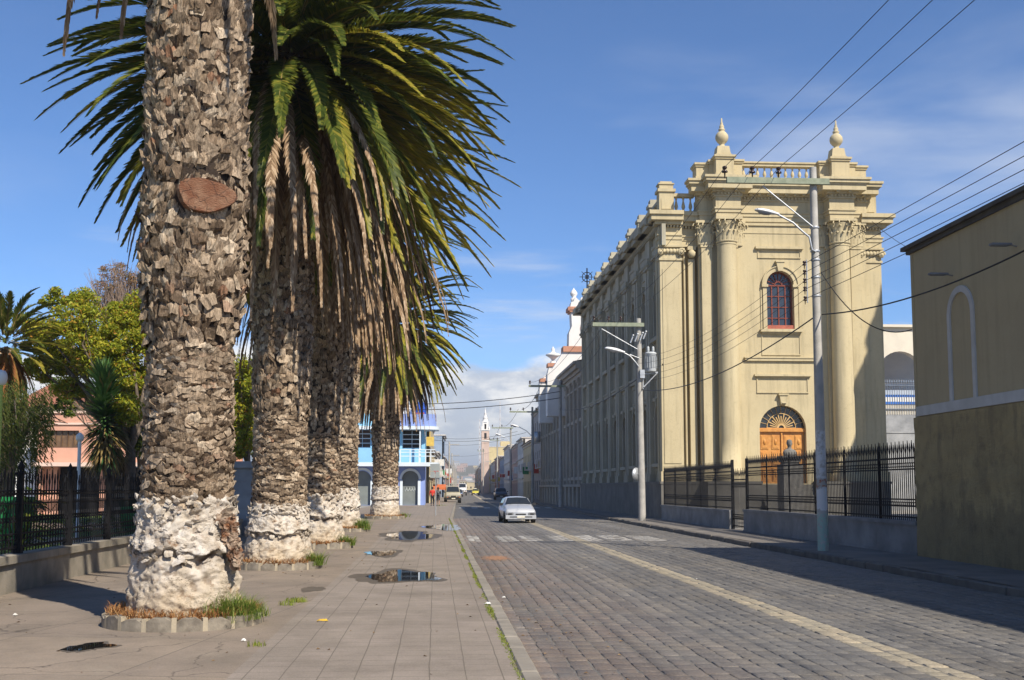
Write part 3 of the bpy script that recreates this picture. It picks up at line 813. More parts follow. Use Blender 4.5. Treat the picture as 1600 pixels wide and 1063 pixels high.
def win_frame(mb, T, c, hh, vb, vs, ar, w, t=.06, nx=2, ny=3, spokes=0, mi=0):
    e = .002
    mb.tbox(T, c-hh, c-hh+t, vb, vs, w, w+.05, mi); mb.tbox(T, c+hh-t, c+hh, vb, vs, w, w+.05, mi)
    mb.tbox(T, c-hh+t+e, c+hh-t-e, vb, vb+t*1.3, w, w+.048, mi)
    if ar: mb.ring(T, c, vs, hh-t, t-.002, w, w+.05, 14, 0, pi, mi)
    mb.tbox(T, c-hh+t+e, c+hh-t-e, vs-t*.6, vs+t*.4, w, w+.052, mi)
    for i in range(1, nx):
        u = c-hh+2*hh*i/nx; mb.tbox(T, u-t*.4, u+t*.4, vb+t*1.3, vs-t*.6, w, w+.044, mi)
    for j in range(1, ny):
        v = vb+(vs-vb)*j/ny; mb.tbox(T, c-hh+t+e, c+hh-t-e, v-t*.3, v+t*.3, w, w+.038, mi)
    if spokes:
        for k in range(1, spokes):
            a = pi*k/spokes; r0, r1 = hh*.28, hh-t
            du, dv = -sin(a)*t*.3, cos(a)*t*.3
            q = [(c+r0*cos(a)-du,vs+r0*sin(a)-dv),(c+r1*cos(a)-du,vs+r1*sin(a)-dv),(c+r1*cos(a)+du,vs+r1*sin(a)+dv),(c+r0*cos(a)+du,vs+r0*sin(a)+dv)]
            mb.prism(q, T, w, w+.036+.001*k, mi)
        mb.ring(T, c, vs, hh*.28-t*.4, t*.6, w, w+.06, 10, 0, pi, mi)
def cornice(mb, T, u0, u1, steps, mi=0, dent=None, ends=True):
    """stacked mouldings: steps = [(v0, v1, w)] each as a slab standing proud by w"""
    for (v0, v1, w) in steps:
        e = w if ends else 0
        mb.tbox(T, u0-e, u1+e, v0, v1, -.1, w, mi)
    if dent:
        v0, v1, w, pitch = dent; n = int((u1-u0)/pitch)
        for i in range(n):
            u = u0+(i+.5)*(u1-u0)/n; mb.tbox(T, u-pitch*.28, u+pitch*.28, v0, v1, 0, w, mi)
def baluster_prof(h, r=.085):
    return [(r*.8,0),(r*.8,h*.08),(r*.45,h*.1),(r*.55,h*.16),(r,h*.32),(r*.85,h*.45),(r*.4,h*.72),(r*.35,h*.8),(r*.6,h*.84),(r*.45,h*.9),(r*.8,h*.92),(r*.8,h)]
def capital(mb, T, uc, w0, v0, h, r, rnd=True, mi=0):
    """leafy capital: bell, two rings of curled leaves, corner scrolls and a slab"""
    a0, a1 = (pi+.0, 2*pi) if not rnd else (0, 2*pi)
    prof = [(r*.98,0),(r*1.06,.04*h),(r*1.06,.08*h),(r*.95,.1*h),(r*.95,.55*h),(r*1.2,.86*h)]
    n = 16
    for (p0, p1) in zip(prof, prof[1:]):
        for k in range(n):
            a, b = pi+pi*k/n, pi+pi*(k+1)/n
            f = lambda p, an: T(uc+p[0]*cos(an), v0+p[1], w0-p[0]*sin(an)*(1 if rnd else .45))
            mb.add([f(p0,a),f(p0,b),f(p1,b),f(p1,a)], [(0,1,2,3)], mi, True)
    def leaf(an, z0, hh, ww, rr):
        ca, sa = cos(an), -sin(an)*(1 if rnd else .45)
        tu, tw = -sin(an), -cos(an)*(1 if rnd else .45)
        vs = []
        for (t, o, wd) in ((0,0,.8),(.35,.02,1),(.7,.05,.95),(.92,.13,.7),(1.0,.22,.5),(.9,.29,.35),(.8,.27,.2)):
            for s in (-1,-.33,.33,1):
                q = rr + o*r*1.3 + (.03 if abs(s) < .5 else 0)
                vs.append(T(uc+ca*q+tu*s*ww*wd, v0+z0+t*hh, w0+sa*q+tw*s*ww*wd))
        mb.add(vs, [(i*4+j,i*4+j+1,(i+1)*4+j+1,(i+1)*4+j) for i in range(6) for j in range(3)], mi, True)
    for k in range(7): leaf(pi+pi*(k+.5)/7, .06*h, .42*h, r*.22, r*.97)
    for k in range(6): leaf(pi+pi*(k+.5)/6+.05, .30*h, .44*h, r*.2, r*1.0)
    for an in (pi+.35, pi+pi/2-.32, pi+pi/2+.32, 2*pi-.35, pi+.9, 2*pi-.9):
        q = r*1.28; cu, cw = uc+q*cos(an), w0-q*sin(an)*(1 if rnd else .45)
        vol = MB(); pts = []
        for j in range(12):
            b = j*.65; rr = .16*h*(1-j/14)
            pts.append(Vector(T(cu+cos(an)*rr*cos(b), v0+.78*h+rr*sin(b), cw-sin(an)*rr*cos(b)*(1 if rnd else .45))))
        mb.tube(pts, [.035*(1-j/18) for j in range(12)], 5, mi)
    mb.tbox(T, uc-r*1.32, uc+r*1.32, v0+.9*h, v0+h, w0-r*(1.1 if rnd else .4), w0+r*(1.28 if rnd else .62), mi)

# ------------------------------------------------------------------ the church at the corner
YF = 57.0; CXX = 11.3 + 5.75
zc = lambda py, px=1222: zat(py, px, YF)
church = thing('church', 'tall cream olive church with two round columns, finials and a long side of arched windows', 'church', (CXX, YF, 0))
TF = lambda u, v, w: (CXX+u, YF-w, v)
HW = 5.75
Z_P = 2.0; Z_C1 = 13.3; Z_C2 = 13.95; Z_E2 = 15.0; Z_K = 15.65; Z_T = 17.1
ZC0 = 13.95; ZC1 = 15.2; ZB = 16.4; ZKK = 17.2; ZA = 18.3
UC = xat(1142, YF-.6)-CXX, xat(1322, YF-.6)-CXX; UW = xat(1224, YF)-CXX
UL, UR = xat(1097, YF)-CXX, xat(1362, YF)-CXX
mb = MB()
# main wall of the front with door and window openings
zwb, zws = zc(514), zc(446); zdb, zds = 1.9, zc(671)
WWd, DWd = .70, 1.19
TM = lambda u, v, w: TF(u, v, w+.15)
arch_wall(mb, TM, UL, UR, .0, ZB, [(UW, WWd, zwb, zws, True), (UW, DWd, zdb, zds, True)], .45)
# recessed flank walls, set back
for (a, b) in ((-HW, UL), (UR, HW)):
    mb.tbox(TF, a, b, 0, Z_K, -1.2, -.8)
mb.tbox(TF, UL, UR, ZB, ZKK, -.6, .15); 
mb.tbox(TF, UL+.001, UL+.3, 0, ZB, -.9, .148); mb.tbox(TF, UR-.3, UR-.001, 0, ZB, -.9, .148)
# body of the nave behind (roof slab)
mb.tbox(TF, -HW+.6, HW-.3, Z_K-.3, Z_K+.02, -30, -.95)
# far right end wall
mb.tbox(TF, HW-.35, HW, 0, Z_K-.02, -30, -.9)
# corner pilasters with capitals, small half pilasters beside them
for s, (a, b) in ((-1, (-HW, -HW+1.1)), (1, (HW-1.12, HW))):
    mb.tbox(TF, a, b, 0, Z_C1, -.5, 0)
    mb.tbox(TF, a+.12, b-.12, Z_P+.9, Z_C1-.55, 0, .035)       # raised panel
    mb.tbox(TF, a-.05, b+.05, Z_C1-.12, Z_C1, -.5, .06)
    mb.tbox(TF, a-.08, b+.08, Z_P, Z_P+.5, -.5, .09)
    mb.tbox(TF, a, b, Z_C1, Z_C2, -.5, .03)
    for q in (a+.02, b-.02):                                     # ionic scrolls
        pts = [Vector(TF(q+.17*(1-j/16)*cos(j*.6), Z_C1+.28+.2*(1-j/16)*sin(j*.6), .16)) for j in range(14)]
        mb.tube(pts, .07, 6); mb.ball(TF(q, Z_C1+.28, .16), .12)
    for j in range(5): mb.ball(TF(a+.2+(b-a-.4)*j/4, Z_C1+.35, .08), .12, 8, 0, 1, .8, 1.1)
    mb.tbox(TF, a-.1, b+.1, Z_C2-.1, Z_C2, -.5, .16)
for s in (-1, 1):
    ua = -HW+1.5 if s < 0 else HW-2.1
    mb.tbox(TF, ua, ua+.34, 0, Z_C1, -.5, -.2)
    mb.ball(TF(ua+.17, Z_C1+.25, -.1), .22, 10); mb.tbox(TF, ua-.05, ua+.39, Z_C1+.45, Z_C2, -.5, -.05)
# drainpipe at left
mb.tube([TF(-HW+1.32,.3,-.36), TF(-HW+1.32,Z_C2,-.36)], .055, 8)
mb.tube([TF(HW-1.3,.3,-.36), TF(HW-1.3,Z_C2,-.36)], .055, 8)
# lower entablature over the flanks
for (a, b, w) in ((-HW, -HW+1.15, 0), (-HW+1.15, UL, -.3), (UR, HW-1.15, -.3), (HW-1.15, HW, 0)):
    TT = (lambda w: lambda u, v, ww: TF(u, v, ww+w))(w)
    k = w*0
    for (v0, v1, pw) in ((Z_C2,14.25,.04),(14.25,14.45,.08),(14.45,14.52,.13),(14.52,Z_E2-.12,.03),(Z_E2,15.18,.25),(15.18,15.45,.5),(15.45,Z_K,.6)):
        aa, bb = a, b
        if a == -HW: aa = a-pw
        if b == HW: bb = b+pw
        mb.tbox(TT, aa, bb, v0, v1, -.45, pw)
    n = max(2, int((b-a)/.16))
    for i in range(n):
        u = a+(i+.5)*(b-a)/n; mb.tbox(TT, u-.045, u+.045, Z_E2-.12, Z_E2-.005, -.2, .17)
# flank parapets: pier and balusters
for s in (-1, 1):
    a, b = ((-HW+.02, -HW+.78) if s < 0 else (HW-.95, HW-.15))
    mb.tbox(TF, a, b, Z_K, 16.75, -.75, -.05); mb.tbox(TF, a-.07, b+.07, 16.1, 16.32, -.82, .02) if 0 else None
    mb.tbox(TF, a+.1, b-.1, 15.85, 16.4, -.05, -.02)
    mb.tbox(TF, a-.08, b+.08, 16.75, 16.9, -.83, .03); mb.tbox(TF, a+.02, b-.02, 16.9, 17.15, -.7, -.1); mb.tbox(TF, a-.03, b+.03, 17.15, 17.22, -.75, -.05); mb.tbox(TF, a+.08, b-.08, 17.22, 17.32, -.65, -.15)
    c, d = ((b+.0, UL-.1) if s < 0 else (UR+.1, a))
    mb.tbox(TF, c, d, Z_K, 15.8, -.6, -.2); mb.tbox(TF, c, d, 16.55, 16.72, -.6, -.2)
    n = 3
    for i in range(n): mb.lathe(baluster_prof(.76, .1), TF(c+(i+.5)*(d-c)/n, 15.8, -.4), 8)
mb.build('front_wall', m_church, church)
# columns
for i, u in enumerate(UC):
    mb = MB(); r = .53; w0 = .62
    prof = [(r*1.35,0),(r*1.35,.35),(r*1.22,.36),(r*1.22,.5),(r*1.1,.55),(r*1.02,.62)] + [(r*(1.0-.10*(k/8)**1.6), .62+(ZC0-Z_P-.7)*k/8) for k in range(9)]
    c = TF(u, Z_P, w0); mb.lathe(prof, c, 40)
    mb.lathe([(r*.93,0),(r*.98,.05),(r*.93,.09)], (c[0],c[1],ZC0-.11), 24)
    capital(mb, TF, u, w0, ZC0, ZC1-ZC0, r*.97)
    mb.build('column', m_church, church)
# pilasters either side of each column
for i, u in enumerate(UC):
    mb = MB()
    for a, b in ((u-1.22, u-.68), (u+.66, u+1.2)) :
        if i == 0 and a > u: a, b = u+.42, u+.60
        if i == 1 and b < u: a, b = u-.60, u-.42
        mb.tbox(TF, a, b, Z_P, ZC0, .1, .34)
        mb.tbox(TF, a-.05, b+.05, ZC0-.14, ZC0-.03, .1, .38)
        mb.tbox(TF, a-.05, b+.05, Z_P, Z_P+.5, .1, .42)
    capital(mb, TF, u-.95 if i == 0 else u+.93, .2, ZC0-.02, ZC1-ZC0, .42, False)
    capital(mb, TF, u+.62 if i == 0 else u-.62, .12, ZC0-.02, ZC1-ZC0, .34, False)
    mb.build('pilaster', m_church, church)
# main entablature: set back between the columns and breaking forward over them
mb = MB()
segs = [(UL, UC[0]-.62, .35), (UC[0]-.62, UC[0]+.62, 1.1), (UC[0]+.62, UC[1]-.62, .2), (UC[1]-.62, UC[1]+.62, 1.1), (UC[1]+.62, UR, .35)]
for (a, b, w) in segs:
    steps = ((ZC1,15.45,.0),(15.45,15.62,.05),(15.62,15.7,.1),(15.7,16.25,.02),(16.25,16.33,.08),(16.47,16.58,.2),(16.58,16.85,.50),(16.85,16.93,.55),(16.93,17.08,.63),(17.08,ZKK,.7))
    for (v0, v1, pw) in steps:
        aa = a-(pw if w > 1 or a == UL else 0); bb = b+(pw if w > 1 or b == UR else 0)
        e = .0
        if w < 1:       # stop against the projecting blocks
            if a != UL: aa = a+(pw+.003)
            if b != UR: bb = b-(pw+.003)
            if bb <= aa: continue
        mb.tbox(TF, aa, bb, v0, v1, .14, w+pw)
    n = max(3, int((b-a)/.17))
    for i in range(n):
        u = a+(i+.5)*(b-a)/n; mb.tbox(TF, u-.05, u+.05, 16.34, 16.46, .12, w+.14)
    mb.tbox(TF, a, b, 16.33, 16.47, .12, w+.06)
    for s in ((a, b) if w > 1 else ()):
        for j in range(5): mb.tbox(TF, *((s-.14, s-.002) if s == a else (s+.002, s+.14)), 16.34, 16.46, .3+j*.17, .38+j*.17)
    # brackets under the corona
    n = max(2, int((b-a)/.42))
    for i in range(n):
        u = a+(i+.5)*(b-a)/n; mb.tbox(TF, u-.07, u+.07, 16.5, 16.578, .2, w+.42)
mb.build('entablature', m_church, church)
# attic with balustrade, piers and finials
mb = MB()
mb.tbox(TF, UL-.1, UR+.1, ZKK, ZKK+.16, -1.0, .32)
mb.tbox(TF, UC[0]+.9, UC[1]-.9, ZKK+.16, ZKK+.28, -.1, .30)
mb.tbox(TF, UC[0]+.9, UC[1]-.9, ZA-.22, ZA-.08, -.1, .32); mb.tbox(TF, UC[0]+.9, UC[1]-.9, ZA-.08, ZA, -.14, .38)
n = 11
for i in range(n): mb.lathe(baluster_prof(ZA-.22-ZKK-.28, .1), TF(UC[0]+.9+(i+.5)*(UC[1]-UC[0]-1.8)/n, ZKK+.28, .1), 8)
for (a, b, w, h) in ((UL-.1, UL+.55, .25, ZA-.1), (UL+.55, UC[0]-.56, .45, ZA+.0), (UC[0]-.56, UC[0]+.36, 1.0, ZA+.12), (UC[0]+.36, UC[0]+.9, .55, ZA+.02),
                  (UC[1]-.9, UC[1]-.42, .55, ZA+.02), (UC[1]-.42, UC[1]+.5, 1.0, ZA+.12), (UC[1]+.5, UC[1]+1.0, .45, ZA), (UC[1]+1.0, UR+.1, .25, ZA-.1)):
    mb.tbox(TF, a, b, ZKK+.162, h-.2, -.6, w); mb.tbox(TF, a-.04, b+.04, ZKK+.16, ZKK+.3, -.64, w+.05)
    mb.tbox(TF, a-.05, b+.05, h-.2, h-.1, -.65, w+.06); mb.tbox(TF, a-.1, b+.1, h-.1, h, -.7, w+.12)
mb.build('attic_balustrade', m_church, church)
for u in (UC[0]-.1, UC[1]+.04):
    mb = MB(); z0 = ZA+.12; w = .45
    mb.tbox(TF, u-.40, u+.40, z0, z0+.12, w-.4, w+.4)
    a = .36; b = .30; vs = [TF(u+sx_*k_, z_, w+sy_*k_) for (k_, z_) in ((a,z0+.12),(b,z0+.55)) for sx_, sy_ in ((-1,-1),(1,-1),(1,1),(-1,1))]
    mb.add(vs, [(0,1,5,4),(1,2,6,5),(2,3,7,6),(3,0,4,7),(4,5,6,7)])
    mb.lathe([(.30,.55),(.17,.60),(.13,.66),(.13,.72),(.22,.80),(.31,.93),(.335,1.06),(.31,1.2),(.22,1.32),(.12,1.40),(.17,1.44),(.17,1.50),(.10,1.55),(.13,1.62),(.10,1.70),(.06,1.76),(.08,1.80),(.04,1.88),(.035,2.06),(.0,2.1)], TF(u, z0, w), 20)
    mb.build('finial', m_church, church)
# window surrounds on the front
mb = MB(); TW = TM
mb.ring(TW, UW, zws, WWd, .20, 0, .10, 20, 0, pi); mb.ring(TW, UW, zws, WWd+.20, .05, 0, .16, 20, 0, pi)
for s in (-1, 1):
    a = UW + s*(WWd+.1)
    mb.tbox(TW, a-.10, a+.10, zwb-.1, zws-.14, 0, .10); mb.tbox(TW, a-.16, a+.16, zws-.14, zws-.002, 0, .17)
    mb.tbox(TW, UW+s*(WWd+.28)-.03, UW+s*(WWd+.28)+.03, zwb-.1, zws-.15, 0, .05)
mb.prism([(UW-.12, zws+WWd-.02),(UW+.12, zws+WWd-.02),(UW+.2, zws+WWd+.42),(UW-.2, zws+WWd+.42)], TW, 0, .22)
mb.tbox(TW, UW-.24, UW+.24, zws+WWd+.42, zws+WWd+.5, 0, .26)
mb.tbox(TW, UW-WWd-.38, UW+WWd+.38, zwb-.2, zwb-.06, 0, .24); mb.tbox(TW, UW-WWd-.3, UW+WWd+.3, zwb-.28, zwb-.2, 0, .14)
def panelframe(mb, T, u0, u1, v0, v1, t=.05, w=.06, top=.0):
    mb.tbox(T, u0, u1, v1-t, v1, 0, w); mb.tbox(T, u0, u1, v0, v0+t, 0, w*.8)
    mb.tbox(T, u0, u0+t, v0+t, v1-t, 0, w*.6); mb.tbox(T, u1-t, u1, v0+t, v1-t, 0, w*.6)
    if top: mb.tbox(T, u0-.12, u1+.12, v1+.002, v1+top, 0, w+.1)
panelframe(mb, TW, UW-1.0, UW+1.0, zc(556), zwb-.28)
panelframe(mb, TW, UW-1.12, UW+1.12, zc(405), zc(391), .05, .07, .13)
panelframe(mb, TW, UW-1.30, UW+1.36, zc(615), zc(589), .06, .07, .10)
mb.tbox(TW, UC[0]+.95, UC[1]-.95, zc(565), zc(561), 0, .12); mb.tbox(TW, UC[0]+.9, UC[1]-.9, zc(561)+.002, zc(561)+.06, 0, .16)
mb.tbox(TW, UC[0]+.6, UC[1]-.6, 14.6, 14.66, 0, .03); mb.tbox(TW, UC[0]+.6, UC[1]-.6, 15.0, 15.12, 0, .08)
# door keystone
kz = zds+DWd
mb.prism([(UW-.12,kz+.05),(UW+.16,kz+.05),(UW+.22,kz+.5),(UW-.18,kz+.5)], TW, 0, .2); mb.tbox(TW, UW-.24, UW+.28, kz+.5, kz+.58, 0, .25)
mb.tube([TW(UW+.02-.1+.05*j, kz+.12+.0*j, .2) for j in range(5)], .05, 6)
mb.build('stone_trim', m_church, church)
# front window and door
mb = MB(); win_frame(mb, TM, UW, WWd, zwb, zws, True, -.3, .07, 4, 4, 8)
f = mb.build('window', m_redframe, church); f['label'] = 'red brown arched window with fan of glazing bars'
pane(TM, UW, WWd, zwb, zws, True, -.31, 'pane', m_glassblue, f)
mb = MB(); mb.tbox(TM, UW-WWd, UW+WWd, zwb-.05, zwb+.16, -.4, .03); mb.build('sill', mat('faded red paint', (.42,.13,.09), (.3,.1,.07), 4), f)
mb = MB(); D = UW
leafw = DWd
for s in (-1, 1):
    c = D + s*DWd/2; h0, h1 = zdb, zds-.12
    mb.tbox(TM, c-DWd/2+.02, c+DWd/2-.02, h0, h1, -.36, -.30)
    for (a, b) in ((-.48,-.08),(.08,.48)):
        for (q0, q1) in ((.05,.30),(.34,.62),(.66,.94)):
            u0, u1, v0, v1 = c+a, c+b, h0+(h1-h0)*q0, h0+(h1-h0)*q1
            mb.tbox(TM, u0, u1, v0, v1, -.30, -.27); mb.tbox(TM, u0+.06, u1-.06, v0+.07, v1-.07, -.27, -.245)
            mb.ball(TM((u0+u1)/2, (v0+v1)/2, -.24), .10, 8, 0, .8, .5, 1.6)
mb.tbox(TM, D-.035, D+.035, zdb, zds-.12, -.299, -.22); mb.tbox(TM, D-DWd, D+DWd, zds-.12, zds+.02, -.4, -.16)
mb.tbox(TM, D-DWd, D+DWd, zds+.022, zds+.07, -.4, -.2)
f = mb.build('door', m_wood, church); f['label'] = 'orange varnished double door with carved panels'
mb = MB()
for k in range(0, 15):
    a = pi*k/14; r0, r1 = .18, .72 if k % 2 == 0 else .6; du, dv = -sin(a)*.014, cos(a)*.014
    mb.prism([(D+r0*cos(a)-du,zds+.07+r0*sin(a)-dv),(D+r1*cos(a)-du*2,zds+.07+r1*sin(a)-dv*2),(D+r1*cos(a)+du*2,zds+.07+r1*sin(a)+dv*2),(D+r0*cos(a)+du,zds+.07+r0*sin(a)+dv)], TM, -.31, -.27+.001*k)
mb.ring(TM, D, zds+.07, .72, .03, -.31, -.262, 24, 0, pi); mb.ring(TM, D, zds+.07, .14, .08, -.31, -.25, 12, 0, pi)
for k in range(1, 12):
    a = pi*k/12; du, dv = -sin(a)*.01, cos(a)*.01
    mb.prism([(D+.75*cos(a)-du,zds+.07+.75*sin(a)-dv),(D+1.13*cos(a)-du,zds+.07+1.13*sin(a)-dv),(D+1.13*cos(a)+du,zds+.07+1.13*sin(a)+dv),(D+.75*cos(a)+du,zds+.07+.75*sin(a)+dv)], TM, -.31, -.29)
mb.build('fanlight', mat('pale gilt wood', (.60,.42,.2), (.5,.33,.14), 5), church)
pane(TM, D, DWd, zds+.07, zds, True, -.33, 'fanlight_glass', m_glass, church)
# plinth and steps of the front
mb = MB()
mb.tbox(TF, -HW-.1, UL-.05, 0, Z_P-.12, -.6, .14); mb.tbox(TF, -HW-.14, UL-.05, Z_P-.12, Z_P, -.6, .18)
for a, b in ((UL-.05, D-DWd-.3), (D+DWd+.3, UR+.05)): mb.tbox(TF, a, b, 0, Z_P-.12, -.4, 1.5); mb.tbox(TF, a-.03, b+.03, Z_P-.12, Z_P, -.4, 1.55)
mb.tbox(TF, UR+.05, HW+.1, 0, Z_P-.12, -.6, .14); mb.tbox(TF, UR+.05, HW+.14, Z_P-.12, Z_P, -.6, .18)
for i in range(11): mb.tbox(TF, D-DWd-.29, D+DWd+.29, 0, 1.85-.17*i, .14+.3*i-(0.3 if i else 0), .14+.3*(i+1))
mb.build('plinth', m_stone, church)

# ---- long side along the street
SX = 11.3; SL = 31.4; NB = 9; BW = SL/NB
TS = lambda u, v, w: (SX-w+.25, YF+u, v)
bays = [(i+.5)*BW + .25 for i in range(NB)]
mb = MB(); ops = []
for c in bays: ops += [(c, .62, 9.5, 11.75, True), (c, .62, 2.95, 5.35, True)]
arch_wall(mb, TS, .0, SL+.25, 0, Z_K-.05, ops, .4)
mb.build('side_wall', m_churchside, church)
mb = MB()
for c in bays:
    mb.ring(TS, c, 11.75, .62, .17, 0, .10, 12, 0, pi); mb.ring(TS, c, 5.35, .62, .17, 0, .10, 12, 0, pi)
    for s in (-1, 1):
        for (a, b) in ((9.2, 11.75), (2.7, 5.35)): mb.tbox(TS, c+s*.70-.08, c+s*.70+.08, a, b-.12, 0, .10); mb.tbox(TS, c+s*.71-.13, c+s*.71+.13, b-.12, b-.002, 0, .15)
    mb.prism([(c-.08,12.35),(c+.08,12.35),(c+.15,12.75),(c-.15,12.75)], TS, 0, .2); mb.prism([(c-.08,5.95),(c+.08,5.95),(c+.15,6.3),(c-.15,6.3)], TS, 0, .2)
    mb.tbox(TS, c-.95, c+.95, 9.28, 9.48, 0, .26); mb.tbox(TS, c-.95, c+.95, 2.75, 2.93, 0, .24)
    panelframe(mb, TS, c-.8, c+.8, 8.0, 9.1); panelframe(mb, TS, c-.8, c+.8, 6.5, 7.4); panelframe(mb, TS, c-.8, c+.8, 13.1, 13.7, .05, .08, .1)
    panelframe(mb, TS, c-.8, c+.8, 2.1, 2.62, .04)
for i in range(NB+1):
    c = i*BW+.25; hw = .26
    for q in (-.32, .32) if 0 < i < NB else ((.2,) if i == 0 else (-.3,)):
        mb.tbox(TS, c+q-.2, c+q+.2, 2.0, 13.3, 0, .24); mb.tbox(TS, c+q-.26, c+q+.26, 13.3, 13.9, 0, .32); mb.tbox(TS, c+q-.27, c+q+.27, 2.0, 2.4, 0, .32)
        mb.ball(TS(c+q-.22, 13.55, .3), .13, 8); mb.ball(TS(c+q+.22, 13.55, .3), .13, 8)
    mb.tbox(TS, c-.62, c+.62, 13.9, 15.0, 0, .20)
    mb.tbox(TS, c-.8 if i else c+.4, c+.8, 15.18, 15.62, 0, .82)
    if i == 0: continue_pier = False
    else: continue_pier = True
    if continue_pier: mb.tbox(TS, c-.3, c+.3, Z_K, 16.75, -.5, .1); mb.tbox(TS, c-.37, c+.37, 16.75, 16.92, -.55, .16); mb.tbox(TS, c-.28, c+.28, 16.92, 17.2, -.45, .05)
    if i < NB:
        mb.tbox(TS, c+.3, c+BW-.3, Z_K, Z_K+.15, -.4, -.02); mb.tbox(TS, c+.3, c+BW-.3, 16.55, 16.72, -.4, 0)
        for k in range(7): mb.lathe(baluster_prof(.75,.1), TS(c+.3+(k+.5)*(BW-.6)/7, Z_K+.15, -.2), 6)
for (v0, v1, pw) in ((13.95,14.25,.08),(14.25,14.45,.12),(14.9,15.0,.16),(15.0,15.18,.3),(15.18,15.45,.62),(15.45,Z_K,.74),(6.2,6.38,.12),(7.6,7.8,.14),(7.8,7.9,.2)):
    mb.tbox(TS, .0, SL+.25, v0, v1, 0, pw)
n = 130
for i in range(n): mb.tbox(TS, .1+i*SL/n, .1+i*SL/n+.13, 14.88, 14.998, .1, .28)
mb.build('side_trim', m_churchside, church)
mb = MB(); mb.tbox(TS, -.02, SL+.25, -.05, 1.86, 0, .36); mb.tbox(TS, -.02, SL+.25, 1.86, 2.0, 0, .42)
mb.build('side_plinth', m_stone, church)
for c in bays:
    for (vb, vs) in ((9.5, 11.75), (2.95, 5.35)):
        mb = MB(); win_frame(mb, TS, c, .62, vb, vs, True, -.32, .06, 3, 4, 4); f = mb.build('window', m_redframe, church)
        pane(TS, c, .62, vb, vs, True, -.33, 'pane', m_glass, f)
# small cross-shaped ironwork finial at the far end of the roof
mb = MB(); p = TS(SL, 17.2, -.2)
mb.tube([p, (p[0],p[1],p[2]+1.6)], .05, 6); mb.ring(lambda u,v,w: (p[0]+u,p[1]-w,p[2]+v), 0, .9, .35, .06, -.03, .03, 12); mb.ring(lambda u,v,w: (p[0]+u,p[1]-w,p[2]+v), 0, .9, .12, .05, -.03, .04, 8)
for k in range(8):
    a = pi*k/4; mb.tube([(p[0],p[1],p[2]+.9),(p[0]+.6*cos(a),p[1],p[2]+.9+.6*sin(a))], .025, 5)
mb.build('iron_rosette', m_iron, church)

# ------------------------------------------------------------------ lower wing beyond the church
W0, W1 = YF+SL+.3, 124.0
wing = thing('college_wing', 'long lower grey wing with close pilasters standing beyond the church', 'building', (SX, W0, 0))
TG = lambda u, v, w: (SX-w+.25, W0+u, v)
L = W1-W0; mb = MB(); nb = 13; bw = L/nb; ops = []
for i in range(nb):
    c = (i+.5)*bw; ops += [(c, .55, 7.2, 9.2, i < 3), (c, .55, 2.6, 4.8, True)]
arch_wall(mb, TG, 0, L, 0, 11.0, ops, .35)
mb.tbox(TG, 0, L, 0, 11.0, -10, -9.8); mb.tbox(TG, L-.3, L, 0, 11, -9.8, -.4)
mb.build('wall', m_wing, wing)
mb = MB()
for i in range(nb+1):
    for q in (-.3, .3):
        c = i*bw+q
        if c < .2 or c > L-.1: continue
        mb.tbox(TG, c-.16, c+.16, 1.9, 10.1, 0, .24); mb.tbox(TG, c-.22, c+.22, 10.1, 10.4, 0, .32); mb.tbox(TG, c-.22, c+.22, 0, 1.9, 0, .34)
for i in range(nb):
    c = (i+.5)*bw; mb.tbox(TG, c-.75, c+.75, 2.3, 2.55, 0, .2); mb.tbox(TG, c-.75, c+.75, 6.9, 7.15, 0, .2); panelframe(mb, TG, c-.7, c+.7, 5.9, 6.6)
    mb.tbox(TG, c-.72, c+.72, 9.55, 9.7, 0, .22)
for (a, b, w) in ((1.75,1.95,.4),(10.4,10.7,.28),(10.7,10.95,.45),(10.95,11.3,.7),(11.3,11.5,.9)): mb.tbox(TG, -.1, L+.3, a, b, 0, w)
mb.tbox(TG, -.1, L+.3, 11.0, 11.02, -9.9, -.01)
mb.build('trim', m_wing, wing)
mb = MB(); mb.add([TG(-.1,11.5,.9),TG(L+.3,11.5,.9),TG(L+.3,12.3,-3),TG(-.1,12.3,-3),TG(-.1,11.4,-3),TG(L+.3,11.4,-3)], [(0,1,2,3),(3,2,5,4),(0,3,4),(1,5,2)])
mb.build('roof', mat('weathered roof tile', (.22,.17,.13), (.13,.11,.09), 2), wing)
for i in range(nb):
    c = (i+.5)*bw
    for (vb, vs, ar) in ((7.2,9.2,i < 3),(2.6,4.8,True)):
        mb = MB(); win_frame(mb, TG, c, .55, vb, vs, ar, -.28, .06, 2, 3); f = mb.build('window', m_redframe, wing); pane(TG, c, .55, vb, vs, ar, -.29, 'pane', m_glass, f)

